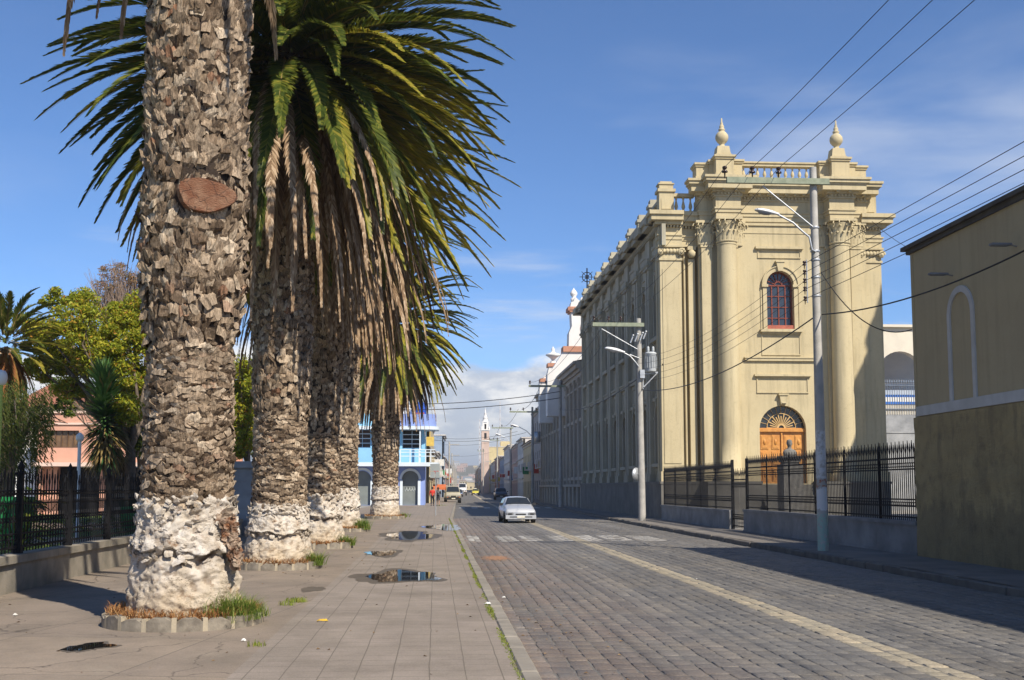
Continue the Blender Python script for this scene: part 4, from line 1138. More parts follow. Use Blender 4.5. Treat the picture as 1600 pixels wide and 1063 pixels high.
# ------------------------------------------------------------------ white belfry gables behind the wing
m_bw = mat('white limewash', (.74,.73,.70), (.66,.65,.62), 1, bmp=.15)
m_terr = mat('terracotta trim', (.50,.25,.16), (.4,.2,.13), 2)
def gable(label, pxc, Y, zlist, w):
    """zlist: outline half width, height pairs from the shoulder up"""
    g = thing('belfry_gable', label, 'belfry', (xat(pxc, Y), Y, 0)); X0 = xat(pxc, Y)
    T = lambda u, v, ww: (X0+u, Y-ww, v)
    mb = MB(); P = [(h, z) for h, z in zlist]; poly = P + [(-h, z) for h, z in P[::-1]]
    n = len(poly); mb.prism(poly, T, -w, 0)
    mb.build('wall', m_bw, g); return g, T
Yb = 101.0; k = Yb/1800
g, T = gable('tall white curved belfry gable with terracotta bands rising over the grey wing', 925, Yb,
     [(3.9,8),(3.9,zat(584,925,Yb)),(3.4,zat(575,925,Yb)),(2.7,zat(556,925,Yb)),(2.45,zat(549,925,Yb)),(2.0,zat(545,925,Yb)),(1.95,zat(520,925,Yb)),(1.7,zat(510,925,Yb)),(1.75,zat(487,925,Yb))], 1.6)
mb = MB()
for (py, hw, h) in ((546, 2.5, .5), (483, 2.05, .35), (486.5, 1.9, .2)): mb.tbox(T, -hw, hw, zat(py,925,Yb)-h*.5, zat(py,925,Yb)+h*.5, -1.7, .18)
mb.ring(T, .2, zat(513,925,Yb), 1.0, .14, -.02, .08, 20)
mb.build('terracotta_band', m_terr, g)
mb = MB(); zt = zat(481,925,Yb)
mb.prism([(-1.85,zt),(-1.75,zt+.5),(-1.55,zt+.55),(-1.4,zt+1.0),(-1.1,zt+.7),(-.8,zt+.5),(0,zt+.3),(.8,zt+.5),(1.4,zt+1),(1.75,zt+.5),(1.85,zt)], T, -1.2, 0)
mb.lathe([(.25,0),(.3,.3),(.12,.4),(.3,.6),(.34,.8),(.2,1.0),(.05,1.2),(0,1.3)], T(-1.45, zt+.6, -.6), 12); mb.ball(T(-.6, zt+.8, -.6), .28); mb.ball(T(.2, zt+.7, -.6), .3)
mb.build('crest', m_bw, g)
mb = MB(); mb.lathe([(0,0),(.95,0),(.95,.1),(0,.1)], (0,0,0), 20)
Yb2 = 112.0
g, T = gable('small white gable with an urn at the far end of the grey wing', 866, Yb2,
     [(1.4,8),(1.4,zat(598,862,Yb2)),(1.05,zat(590,862,Yb2)),(.6,zat(583,862,Yb2)),(.45,zat(573,862,Yb2)),(.45,zat(570,862,Yb2))], 1.4)
mb = MB(); mb.tbox(T, -1.35, 1.35, zat(594,862,Yb2)-.2, zat(594,862,Yb2)+.15, -1.5, .15); mb.tbox(T, -.6, .6, zat(570,862,Yb2)-.2, zat(570,862,Yb2)+.15, -1.45, .12); mb.build('terracotta_band', m_terr, g)
mb = MB(); mb.lathe([(.3,0),(.3,.2),(.12,.35),(.35,.6),(.75,.85),(.7,.95),(.25,1.1),(.12,1.3),(.2,1.45),(.05,1.65),(0,1.8)], T(0, zat(570,862,Yb2)+.15, -.7), 16); mb.build('urn', m_bw, g)
# ------------------------------------------------------------------ right: wall building, fence, gate, bust
Ye = 26.0; RXW = WX
rb = thing('wall_building', 'olive building at the right edge with rough brown lower wall and blind arch outline', 'building', (RXW, Ye, 0))
TR = lambda u, v, w: (RXW-w, Ye-u, v)      # u runs towards the camera
m, nt, b = nodes('rough ochre roughcast'); co = wpos(nt)
col = mix(nt, ramp(nt, noi(nt, co, .8, 6, .65), [(.35,0),(.65,1)]), (.52,.395,.19), (.37,.285,.14))
col = mix(nt, ramp(nt, noi(nt, co, 3, 7, .7), [(.5,0),(.75,.6)]), col, (.13,.10,.06))
sx = N(nt, 'ShaderNodeSeparateXYZ'); nt.links.new(co, sx.inputs[0])
ma = N(nt, 'ShaderNodeMath', operation='MULTIPLY_ADD'); nt.links.new(noi(nt, scaled(nt, co, (1,1,.5)), 1.6, 6, .7), ma.inputs[0]); ma.inputs[1].default_value = -2.2; nt.links.new(sx.outputs[2], ma.inputs[2])
col = mix(nt, ramp(nt, ma.outputs[0], [(0,.4),(.25,0)]), col, (.12,.10,.065))
col = mix(nt, ramp(nt, noi(nt, scaled(nt, co, (1,1,.12)), 3.5, 5, .6), [(.52,0),(.7,.5)]), col, (.17,.135,.08))
nt.links.new(col, b.inputs['Base Color']); b.inputs['Roughness'].default_value = .95
bump(nt, b, noi(nt, co, 22, 8, .7), 1.0, .06); m_rough = m
mb = MB(); ztop = 7.25; ZBD = 3.33
mb.tbox(TR, 0, 45, 3.31, ztop, -9, 0)
mb.tbox(TR, -.16, -.002, ztop-1.95, ztop-.02, -9, -.02) if 0 else None
mb.tbox(TR, .12, .16, ZBD+.2, ztop-.05, 0, .012)
mb.build('upper_wall', m_rightup, rb)
mb = MB(); ny, nz = 300, 40; vs = []
for i in range(ny+1):
    for j in range(nz+1):
        u, v = 45.0*i/ny, 3.305*j/nz
        d = .035*noise.noise(Vector((u*.9, v*1.2, 3)))+.03*noise.noise(Vector((u*4, v*4, 5)))
        vs.append(TR(u, v, .05+d*.8))
mb.add(vs, [(i*(nz+1)+j,(i+1)*(nz+1)+j,(i+1)*(nz+1)+j+1,i*(nz+1)+j+1) for i in range(ny) for j in range(nz)], 0, True)
mb.tbox(TR, 0, 45, 0, 3.302, -9, .02)
mb.build('rough_lower_wall', m_rough, rb)
mb = MB(); m_trimw = mat('dull white painted band', (.58,.57,.54), (.48,.47,.44), 2, bmp=.3)
mb.tbox(TR, .16, 45, ZBD, ZBD+.22, 0, .05)
def blind(mb, uc):
    hw = .55; zs = 5.35
    for s in (-1, 1): mb.tbox(TR, uc+s*hw-.07, uc+s*hw+.07, ZBD+.222, zs, 0, .035)
    mb.ring(TR, uc, zs, hw-.07, .14, 0, .035, 20, 0, pi)
ucs = [Ye-YX(1512, WX), 9.0, 14.0, 19]
for uc in ucs: blind(mb, uc)
mb.build('white_trim', m_trimw, rb)
mb = MB(); mb.tbox(TR, -.22, 45, ztop, ztop+.09, -9.2, .14); mb.tbox(TR, -.1, 45, ztop-.1, ztop-.002, -9.1, .06); mb.build('coping', mat('dark coping', (.10,.09,.075), (.07,.06,.05), 3), rb)
# the two flat wall lamps that stick out towards the street
for i, (px, py, uc, L_) in enumerate(((1478, 429, Ye-YX(1501, WX), .42), (1583, 383, Ye-YX(1605, WX), .42))):
    t = thing('wall_lamp', ['flat grey lamp on the right wall above the left side of the arch outline', 'flat grey lamp on the right wall nearest the right edge of the photo'][i], 'wall lamp', TR(uc, 0, 0), 'flat lamps on the olive wall')
    z = zat(py, px, Ye-uc)
    mb = MB(); mb.tube([TR(uc, z-.03, 0), TR(uc, z-.01, .08), TR(uc, z, .16)], .015, 6); mb.build('bracket', m_conc, t)
    mb = MB(); mb.tbox(TR, uc-.07, uc+.07, z-.012, z+.028, .12, .52); mb.tbox(TR, uc-.05, uc+.05, z-.028, z-.013, .18, .50); mb.build('lamp_head', mat('grey lamp housing', (.25,.26,.27), (.2,.2,.21), 4), t)
# base wall of the fence
m_fw = mat('grey rendered fence wall', (.30,.30,.30), (.20,.20,.20), 1.1, bmp=.35, bscale=22, dirt=.8)
gy0, gy1 = YX(1161, WX), YX(1139, WX)     # gate opening along the street
TB = lambda u, v, w: (WX-w, u, v)
def basewall(label, ya, yb, z):
    g = tag_l = MB(); n = max(1, round((yb-ya)/2.4)); L_ = (yb-ya)/n
    for i in range(n):
        g.tbox(TB, ya+i*L_+.006, ya+(i+1)*L_-.006, 0, z-.09, -.3, .0)
    g.tbox(TB, ya, yb, 0, z-.1, -.28, -.012)
    g.tbox(TB, ya, yb, z-.088, z, -.34, .035); g.tbox(TB, ya, yb, 0, .2, 0, .03)
    return tag(g.build('low_wall', m_fw), label, 'wall')
basewall('grey rendered base wall of the church fence, long run next to the olive building', Ye+.12, gy0, .92)
basewall('short grey base wall of the church fence between gate and church corner', gy1, YF-.6, .86)
def spear(mb, T, u, v, w, s=1.0, mi=0):
    p = [(-.012,0),(.012,0),(.035*s,.05*s),(.012,.12*s),(0,.17*s),(-.012,.12*s),(-.035*s,.05*s)]
    q = [(u+a, v+b_) for a, b_ in p]; mb.prism(q, T, w-.008, w+.008, mi)
def fence_panel(mb, T, u0, u1, zb, zt, w=-.14, pitch=.12, bands=True):
    e = .004
    for (z, h, d) in ((zb+.06,.035,.012),(zt-.30,.045,.012),(zt-.56,.035,.012),(zb+.32,.035,.01),(zb+.48,.035,.01)):
        mb.tbox(T, u0, u1, z, z+h, w-d, w+d)
    n = int((u1-u0)/pitch)
    for i in range(n):
        u = u0+(i+.5)*(u1-u0)/n; h = zt-(.10 if i % 2 else .17)
        mb.tbox(T, u-.009, u+.009, zb, h, w-.009, w+.009); spear(mb, T, u, h, w, 1.4)
        # scroll bands: paired small ovals between the rails
        if bands:
            mb.ring(T, u+.055, zt-.44, .045, .014, w-.007, w+.007, 7)
            mb.ring(T, u+.055, zb+.39, .04, .014, w-.007, w+.007, 7)
def fence(label, ya, yb, zb, zt, npan, group):
    t = thing('iron_fence', label, 'fence', (WX, ya, 0), group)
    L_ = (yb-ya)/npan
    for i in range(npan):
        mb = MB(); fence_panel(mb, TB, ya+i*L_+.03, ya+(i+1)*L_-.03, zb, zt); mb.build('panel', m_iron, t)
    for i in range(npan+1):
        mb = MB(); u = ya+i*L_; mb.tbox(TB, u-.028, u+.028, zb, zt-.08, -.17, -.11); spear(mb, TB, u, zt-.08, -.14, 1.4); mb.build('post', m_iron, t)
fence('long black spear-topped iron fence in front of the church doors', Ye+.15, gy0-.04, .92, 2.68, 6, 'black iron fences of the church yard')
fence('short black iron fence between the gate and the church corner', gy1+.04, YF-.7, .86, 2.58, 5, 'black iron fences of the church yard')
t = thing('iron_gate', 'narrow lower black iron gate between the two church fences', 'gate', (WX, gy0, 0))
mb = MB(); fence_panel(mb, TB, gy0+.05, (gy0+gy1)/2-.01, .2, 2.27); mb.build('gate_leaf', m_iron, t)
mb = MB(); fence_panel(mb, TB, (gy0+gy1)/2+.01, gy1-.05, .2, 2.27); mb.build('gate_leaf', m_iron, t)
mb = MB(); mb.tbox(TB, gy0-.05, gy0+.04, .1, 2.75, -.19, -.10); mb.build('post', m_iron, t)
mb = MB(); mb.tbox(TB, gy1-.04, gy1+.05, .1, 2.75, -.19, -.10); mb.build('post', m_iron, t)
# church yard paving
mb = MB(); mb.add([(WX+.3,-20,.15),(60,-20,.15),(60,YF+20,.15),(WX+.3,YF+20,.15)],[(0,1,2,3)]); struct(mb.build('church_yard', m_conc))
# bust on a pedestal before the door
yb_ = 48.0; bx = xat(1235, yb_)
t = thing('bust_monument', 'grey stone bust on a square pedestal in front of the orange church door', 'statue', (bx, yb_, .15))
m_bust = mat('grey weathered stone', (.20,.19,.17), (.13,.125,.115), 7, bmp=.5)
zp = zat(713, 1235, yb_)
mb = MB()
for (a, z0, z1) in ((.55,.15,.5),(.42,.5,zp-.35),(.30,.5,zp-.2),(.36,zp-.25,zp-.12),(.44,zp-.12,zp)): mb.box(bx-a, bx+a, yb_-a, yb_+a, z0 + (.001*a), z1)
mb.build('pedestal', m_bust, t)
mb = MB(); z = zp
rows = [(.30,.20,0),(.36,.22,.06),(.37,.22,.2),(.34,.2,.30),(.22,.16,.36),(.11,.11,.42),(.10,.11,.50),(.115,.13,.55),(.135,.16,.62),(.145,.175,.72),(.14,.17,.80),(.11,.13,.87),(.05,.06,.905),(0,0,.91)]
rows = [(a*.78, b_*.78, h*.78) for a, b_, h in rows]
n = 20; vs = []
for (a, b_, h) in rows:
    for k in range(n):
        an = 2*pi*k/n; yy = -b_*sin(an)
        if .43 <= h <= .56 and abs(cos(an)) < .25 and sin(an) > 0: yy -= .025 if h > .47 else .015
        vs.append((bx+a*cos(an), yb_+yy, z+h))
mb.add(vs, [(i*n+k,i*n+(k+1)%n,(i+1)*n+(k+1)%n,(i+1)*n+k) for i in range(len(rows)-1) for k in range(n)], 0, True)
for s in (-1,1): mb.ball((bx+s*.113, yb_, z+.53), .035, 6, 0, .5, 1, 1.3)
mb.build('bust', m_bust, t)

# building behind the gap at right: white arcade, blue band, grey wall
Yg = 92.0
gb = thing('arcade_building', 'white arcaded building with blue stripe seen in the gap right of the church', 'building', (xat(1415, Yg), Yg, 0))
X0 = xat(1370, Yg); TA = lambda u, v, w: (X0+u, Yg-w, v)
zz = lambda py: zat(py, 1415, Yg)
m_cream = mat('warm white plaster', (.70,.64,.52), (.62,.57,.47), 1)
mb = MB(); arch_wall(mb, TA, 0, 9, zz(600), zz(512), [(2.3,1.9,zz(600)+.01,zz(585),True)], .8); mb.tbox(TA, 0, 9, zz(600), zz(512), -6, -5.8)
mb.tbox(TA, 0, 9, zz(648), zz(628), -6, 0); mb.build('wall', m_cream, gb)
mb = MB(); mb.tbox(TA, -.2, 9, zz(512), zz(508), -6, .3); mb.build('parapet', m_cream, gb)
mb = MB(); mb.tbox(TA, 0, 9, zz(628), zz(621), -6, .05); mb.build('white_band', m_white, gb)
mb = MB(); mb.tbox(TA, 0, 9, zz(621)+.002, zz(617), -6, .02); mb.tbox(TA, 0, 9, zz(632), zz(628)-.002, -.1, .06); mb.build('blue_band', mat('bright blue paint', (.04,.17,.55), (.04,.14,.45), 1), gb)
mb = MB(); mb.tbox(TA, 0, 9, 0, zz(648)-.002, -6, .04); mb.build('grey_wall', m_bluegrey, gb)
mb = MB()
for i in range(44): mb.tbox(TA, .1+i*.2, .135+i*.2, zz(648), zz(598), .06, .095); spear(mb, TA, .117+i*.2, zz(598), .077, 2)
for v in (zz(603), zz(640)): mb.tbox(TA, 0, 9, v, v+.06, .05, .12)
mb.build('railing', mat('grey blue railing', (.2,.24,.3), (.15,.18,.22), 2), gb)
gw = MB(); xw = xat(1375, 80); TQ = lambda u, v, w: (xw+u, 80-w, v)
gw.tbox(TQ, 0, 6, 0, zat(677,1415,80), -.3, 0); gw.tbox(TQ, -.05, 6.05, zat(677,1415,80), zat(677,1415,80)+.1, -.35, .05)
tag(gw.build('yard_wall', m_bluegrey), 'pale yard wall low in the gap between the church and the olive building', 'wall')
# town building to the right of the frame; its mass shades the foot of the church front
hb = thing('tall_house', 'tall plain house standing right of the church yard, outside the olive wall', 'building', (36, 41, 0))
mb = MB(); sb = [(29.7,50,40.5,48.5,19.8),(29.7,32.4,42.5,45.5,22.2),(34.2,52,36.5,46.5,23)]
for (x0,x1,y0,y1,h) in sb: mb.box(x0, x1, y0, y1, 0.05, h)
mb.lathe([(.8,22.2),(.8,24.2),(.95,24.25),(.95,24.45),(.5,25.3),(.1,26.6),(0,27.2)], (31.0,44,0), 12)
mb.build('wall', m_rightup, hb)
mb = MB()
for (x0,x1,y0,y1,h) in sb: mb.box(x0-.2, x1+.2, y0-.2, y1+.2, h+.002, h+.25)
mb.build('roof', m_terr, hb)

# ------------------------------------------------------------------ poles
m_pole = mat('weathered concrete pole', (.46,.44,.40), (.34,.33,.30), 3, bmp=.4, bscale=30, dirt=.5)
m_arm = mat('grey green timber arm', (.30,.33,.24), (.22,.25,.18), 6, bmp=.5)
m_galv = mat('galvanised steel', (.55,.57,.58), (.45,.47,.49), 6, rough=.45, metal=.6, bmp=.05)
m_lampw = mat('white lamp housing', (.75,.76,.76), (.68,.69,.7), 5, rough=.35, bmp=0, spec=.5)
m_lens = mat('grey lamp lens', (.35,.36,.36), (.3,.3,.31), 5, rough=.2, bmp=0, spec=.5)
m_ins = mat('dark brown porcelain', (.045,.022,.016), (.03,.015,.012), 4, rough=.2, bmp=0, spec=.6)
# near pole has old green and white paint at the foot
m, nt, b = nodes('pole with peeling green paint'); co = opos(nt); sx = N(nt, 'ShaderNodeSeparateXYZ'); nt.links.new(co, sx.inputs[0])
base = mix(nt, ramp(nt, noi(nt, co, 3, 5), [(.4,0),(.65,1)]), (.47,.45,.41), (.36,.35,.32))
nz_ = noi(nt, co, 5, 6, .75)
def band(z0, z1, edge=.12):
    a = N(nt, 'ShaderNodeMath', operation='MULTIPLY_ADD'); nt.links.new(nz_, a.inputs[0]); a.inputs[1].default_value = edge*3; nt.links.new(sx.outputs[2], a.inputs[2])
    return ramp(nt, mapr(a.outputs[0], z0, z1), [(0,0),(.04,1),(.96,1),(1,0)])
def mapr(s, a, b_):
    n = N(nt, 'ShaderNodeMapRange'); n.inputs['From Min'].default_value = a; n.inputs['From Max'].default_value = b_; nt.links.new(s, n.inputs[0]); return n.outputs[0]
col = mix(nt, band(-1, 1.15), base, (.33,.47,.40))
pe = ramp(nt, noi(nt, co, 9, 6, .7), [(.5,0),(.58,1)])
col = mix(nt, pe, col, base)
wb = band(1.2, 1.75); mm = N(nt, 'ShaderNodeMath', operation='MULTIPLY'); nt.links.new(wb, mm.inputs[0]); mm.inputs[1].default_value = .8
col = mix(nt, mm.outputs[0], col, (.72,.72,.72))
rr = N(nt, 'ShaderNodeMath', operation='MULTIPLY'); nt.links.new(band(1.75, 1.95), rr.inputs[0]); nt.links.new(ramp(nt, noi(nt, co, 8, 4), [(.45,0),(.55,1)]), rr.inputs[1])
col = mix(nt, rr.outputs[0], col, (.35,.12,.06))
w2 = N(nt, 'ShaderNodeMath', operation='MULTIPLY'); nt.links.new(band(1.95, 3.2), w2.inputs[0]); nt.links.new(ramp(nt, noi(nt, co, 3.5, 6, .7), [(.42,0),(.5,.85)]), w2.inputs[1])
col = mix(nt, w2.outputs[0], col, (.66,.67,.68))
nt.links.new(col, b.inputs['Base Color']); b.inputs['Roughness'].default_value = .8; bump(nt, b, noi(nt, co, 30, 6), .4, .01); m_pole1 = m

def insul(mb, p, s=1.0, up=1):
    mb.lathe([(.012*s,-.12*s),(.02*s,0),(.07*s,.01*s),(.07*s,.04*s),(.035*s,.06*s),(.035*s,.09*s),(.06*s,.11*s),(.05*s,.15*s),(0,.17*s)], p, 10)
def lamp_head(t, p, d, s=1.0, up=.22, name='lamp_head'):
    """cobra lamp: flattened body tapering to the arm, paler lens below"""
    d = Vector((d[0], d[1], 0)).normalized(); sd_ = Vector((-d.y, d.x, 0)); D = (d + Vector((0,0,up))).normalized(); Uv = D.cross(sd_)*-1
    if Uv.z < 0: Uv = -Uv
    p = Vector(p); rows = [(0,.035,.04),(.08,.05,.05),(.2,.09,.075),(.35,.125,.085),(.5,.13,.08),(.62,.10,.06),(.68,.04,.03),(.69,.0,.0)]
    def bodym(mb, zs, off, scale, mi):
        n = 14; vs = []
        for (x, w_, h) in rows:
            for k in range(n):
                a = 2*pi*k/n; hh = h*(1.0 if sin(a) > 0 else zs)
                vs.append(p + D*x*s + sd_*cos(a)*w_*s*scale + Uv*(sin(a)*hh*s+off))
        mb.add(vs, [(i*n+k,i*n+(k+1)%n,(i+1)*n+(k+1)%n,(i+1)*n+k) for i in range(len(rows)-1) for k in range(n)], mi, True)
    mb = MB(); bodym(mb, .45, 0, 1, 0); h = mb.build(name, m_lampw, t)
    mb = MB(); n = 12; vs = []
    for (x, w_, h_) in ((.22,.03,.02),(.26,.075,.055),(.4,.10,.075),(.54,.085,.06),(.60,.03,.02)):
        for k in range(n):
            a = pi+pi*k/(n-1); vs.append(p + D*x*s + sd_*cos(a)*w_*s + Uv*(sin(a)*h_*s - .018*s))
    mb.add(vs, [(i*n+k,i*n+k+1,(i+1)*n+k+1,(i+1)*n+k) for i in range(4) for k in range(n-1)], 0, True)
    mb.build('lens', m_lens, h)

WIRES = []
def wire(a, b_, sag, r, name='power_line', n=18):
    a, b_ = Vector(a), Vector(b_); return [a.lerp(b_, i/n) + Vector((0,0,-sag*4*(i/n)*(1-i/n))) for i in range(n+1)]

# pole 1
Y1 = 28.3
def pt(px, py, Y=Y1): return at(px, py, Y)
b1 = gnd(1284, 869, .13); b1 = Vector((xat(1284,Y1)-.0, Y1, .13)); t1_ = pt(1270, 262)
p1 = thing('utility_pole', 'tall concrete utility pole with peeling green foot and street lamp before the church', 'utility pole', b1, 'utility poles along the right pavement')
mb = MB(); mb.tube([b1, b1.lerp(t1_,.3), b1.lerp(t1_,.7), t1_], [.135,.122,.10,.088], 20); mb.build('pole', m_pole1, p1)
axis = lambda py: b1.lerp(t1_, (869-py)/(869-262))
mb = MB(); A = pt(1133, 284); B = pt(1292, 286); mb.box(A.x, B.x, Y1-.20, Y1-.10, A.z-.075, A.z+.075); mb.build('crossarm', m_arm, p1)
az_ = A.z+.075
INS = [xat(1139,Y1), xat(1183,Y1), xat(1225,Y1)]
for x in INS:
    mb = MB(); insul(mb, (x, Y1-.15, az_+.11), 1.1); mb.build('insulator', m_ins, p1)
mb = MB(); mb.tube([pt(1190,292)+Vector((0,-.08,0)), pt(1268,356)+Vector((0,-.1,0))], .02, 6)
for z in (A.z, pt(1268,356).z, axis(398).z, axis(470).z, axis(440).z, axis(412).z):
    c = axis(869-(z-b1.z)/(t1_.z-b1.z)*607); mb.lathe([(.118,-.02),(.122,0),(.118,.02)], (c.x, c.y, z), 16)
mb.build('brace', m_galv, p1)
L0 = pt(1268,392); L1 = pt(1262,372); L2 = pt(1237,350); L3 = pt(1213,337)
mb = MB(); mb.tube([axis(400)+Vector((-.02,-.1,0)), L0+Vector((-.03,-.12,.0)), L1+Vector((0,-.12,0)), pt(1252,364)+Vector((0,-.12,0)), L2+Vector((0,-.12,0)), L3+Vector((0,-.12,0))], .026, 8); mb.build('lamp_arm', m_galv, p1)
lamp_head(p1, L3+Vector((.03,-.12,0)), (-1,0), .92, .17)
# secondary rack of five insulators on the street side
RK = [zat(py, 1265, Y1) for py in (413, 427, 440, 453, 468)]
mb = MB(); xr = xat(1266, Y1)
mb.tube([(xr+.03,Y1-.06,RK[0]+.1),(xr+.03,Y1-.06,RK[-1]-.1)], .018, 6); mb.build('insulator_rack', m_galv, p1)
for z in RK:
    mb = MB(); insul(mb, (xr-.03, Y1-.06, z-.05), .75); mb.build('insulator', m_ins, p1)

# pole 2 with transformer
Y2 = 54.6
b2 = Vector((xat(1003,Y2), Y2, .13)); t2_ = at(997.5, 498, Y2)
p2 = thing('utility_pole', 'concrete utility pole with grey transformer and street lamp at the church corner', 'utility pole', b2, 'utility poles along the right pavement')
mb = MB(); mb.tube([b2, b2.lerp(t2_,.5), t2_], [.18,.15,.12], 16); mb.build('pole', m_pole, p2)
mb = MB(); A = at(925,508,Y2); B = at(1005,509,Y2); mb.box(A.x, B.x, Y2-.27, Y2-.14, A.z-.09, A.z+.09); mb.build('crossarm', m_arm, p2)
INS2 = [xat(929,Y2), xat(952,Y2), xat(971,Y2)]; Z2 = A.z+.09
for x in INS2:
    mb = MB(); insul(mb, (x, Y2-.2, Z2+.12), 1.2); mb.build('insulator', m_ins, p2)
mb = MB(); mb.tube([at(940,514,Y2-.2), at(996,546,Y2-.2)], .025, 6)
mb.tube([at(1005,585,Y2-.2), at(1028,582,Y2-.2)], .03, 6); mb.tube([at(1004,607,Y2-.2), at(1027,583,Y2-.2)], .03, 6); mb.tube([at(1005,583,Y2-.2),at(1005,608,Y2-.2)], .03, 6)
mb.build('brace', m_galv, p2)
mb = MB(); c = at(1017, 582, Y2-.2); prof = [(0,.02),(.24,.02),(.26,.06),(.26,.86),(.28,.88),(.28,.92),(.22,.97),(0,1.0)]
mb.lathe(prof, (c.x, c.y, c.z), 20)
for k in range(9):
    a = pi*1.0+pi*k/8; mb.tube([(c.x+.29*cos(a),c.y+.29*sin(a),c.z+.2),(c.x+.29*cos(a),c.y+.29*sin(a),c.z+.75)], .012, 4)
for dx in (-.12, .12): mb.lathe([(.05,0),(.05,.08),(.075,.1),(.05,.13),(.075,.16),(.05,.19),(.07,.22),(.03,.3),(0,.31)], (c.x+dx, c.y, c.z+.95), 8)
mb.build('transformer', mat('light grey transformer paint', (.50,.53,.54), (.42,.45,.46), 4, rough=.5), p2)
mb = MB()
for i, px in enumerate((985, 992, 1000, 1005)):
    q = at(px, 536-i*2, Y2-.25); mb.tube([q, q+Vector((.12,0,.3))], .04, 6); mb.ball(q+Vector((.14,0,.36)), .06, 6)
mb.build('fuse_cutout', m_galv, p2)
mb = MB(); mb.tube([at(998,573,Y2-.15), at(993,566,Y2-.15), at(984,556,Y2-.15), at(974,551,Y2-.15)], .03, 7); mb.tube([at(999,560,Y2-.15), at(984,554,Y2-.15)], .022, 6); mb.build('lamp_arm', m_galv, p2)
lamp_head(p2, at(976,551,Y2-.15), (-1,-.05), 1.45, .2)
mb = MB(); q = at(1001,640,Y2-.2); mb.box(q.x-.02, q.x+.2, q.y-.1, q.y+.1, q.z+1.5, q.z+1.9); mb.build('junction_box', m_galv, p2)
sgx = at(994, 741, Y2-.1)
t = thing('round_sign', 'grey back of a round traffic sign fixed beside the transformer pole', 'sign', (sgx.x, sgx.y, 0))
mb = MB(); mb.lathe([(0,-.01),(.31,-.01),(.31,.01),(0,.01)], (0,0,0), 24); mb.v = [(sgx.x+x*.75, sgx.y+z+x*.6, sgx.z+y) for x, y, z in mb.v]; mb.build('disc', m_galv, t)
mb = MB(); mb.tube([(sgx.x+.02,sgx.y+.05,sgx.z),(b2.x-.1,Y2-.1,sgx.z)], .015, 6); mb.build('bracket', m_galv, t)

def far_pole(label, px, Y, pytop, armpx, lamp=None, drum=False, army=None, r=.13):
    x = xat(px, Y); t = thing('utility_pole', label, 'utility pole', (x, Y, .1), 'utility poles along the right pavement')
    zt = zat(pytop, px, Y); za = zat(army or pytop+4, px, Y)
    mb = MB(); mb.tube([(x,Y,.1),(x,Y,zt)], [r*1.3,r*.85], 10); mb.build('pole', m_pole, t)
    if armpx:
        mb = MB(); mb.box(xat(armpx[0],Y), xat(armpx[1],Y), Y-.25, Y-.13, za-.08, za+.08); mb.build('crossarm', m_arm, t)
        for i in range(3):
            u = xat(armpx[0],Y)+.1+(xat(armpx[1],Y)-xat(armpx[0],Y)-.4)*i/2
            mb = MB(); insul(mb, (u, Y-.19, za+.2), 1.5); mb.build('insulator', m_ins, t)
    if lamp:
        q = at(lamp[0], lamp[1], Y); mb = MB(); mb.tube([(x,Y-.1,q.z-1.0),(x-.5*(x-q.x),Y-.1,q.z-.35),(q.x,Y-.1,q.z)], .035, 6); mb.build('lamp_arm', m_galv, t)
        lamp_head(t, (q.x,Y-.1,q.z), (-1,0), 1.5, .3)
    if drum:
        mb = MB(); mb.lathe([(0,0),(.35,0),(.35,1.1),(0,1.1)], (x+.5,Y-.2,za-3.2), 12); mb.tube([(x,Y,za-3.3),(x+.8,Y,za-3.3)], .05, 5); mb.build('transformer', m_galv, t)
    return x, za
FP = [far_pole('concrete utility pole standing against the lower grey wing', 876, 92.7, 593, (826, 884), None, army=604),
      far_pole('utility pole with transformer before the grey house beyond the wing', 832, 122, 636, (796, 842), (812, 668), True, 644),
      far_pole('utility pole with long-armed lamp before the cream house', 798, 160, 668, (768, 802), (784, 681), army=669),
      far_pole('distant pale pole in front of the white houses on the right', 777, 215, 684, (764, 780)),
      far_pole('small distant pole next to the brick bell tower', 755, 290, 701, (746, 757))]
# ---- wires
def wires(name, label, group, paths, mt, r):
    for i, p in enumerate(paths):
        mb = MB(); mb.tube(p, r, 5, cap=False); tag(mb.build(name, mt), label[i] if isinstance(label, list) else label, 'wire', group)
m_wire = mat('black cable', (.03,.03,.032), (.02,.02,.02), 5, rough=.5, bmp=0)
zi = az_+.26
for i, x in enumerate(INS):
    nm = ('left', 'middle', 'right')[i]
    wires('power_line', f'{nm} one of the three power lines leaving the near crossarm towards the upper edge', 'overhead power lines', [wire((x, Y1-.15, zi), (x+.1, -25, zi+.05), .35, 0)], m_wire, .0075)
    wires('power_line', f'{nm} one of the three power lines between the crossarms of the two nearest poles', 'overhead power lines', [wire((x, Y1-.15, zi), (INS2[i], Y2-.2, Z2+.25), .45, 0)], m_wire, .0075)
    wires('power_line', f'{nm} one of three power lines from transformer pole to wing pole', 'overhead power lines', [wire((INS2[i], Y2-.2, Z2+.25), (xat(830+22*i,92.7), 92.5, FP[0][1]+.3), .7, 0)], m_wire, .012)
ordn = ('topmost', 'second', 'middle', 'fourth', 'lowest')
for i, z in enumerate(RK):
    wires('power_line', f'{ordn[i]} of the five stacked lines running right from the near pole over the olive building', 'stacked low voltage lines', [wire((xr-.03, Y1-.06, z), (xr+.0, -25, z+.1), .3, 0)], m_wire, .0075)
    wires('power_line', f'{ordn[i]} of the five stacked lines crossing before the church front towards the transformer pole', 'stacked low voltage lines', [wire((xr-.03, Y1-.06, z), (b2.x-.1, Y2-.2, zat(560+9*i, 1003, Y2)), .5, 0)], m_wire, .006)
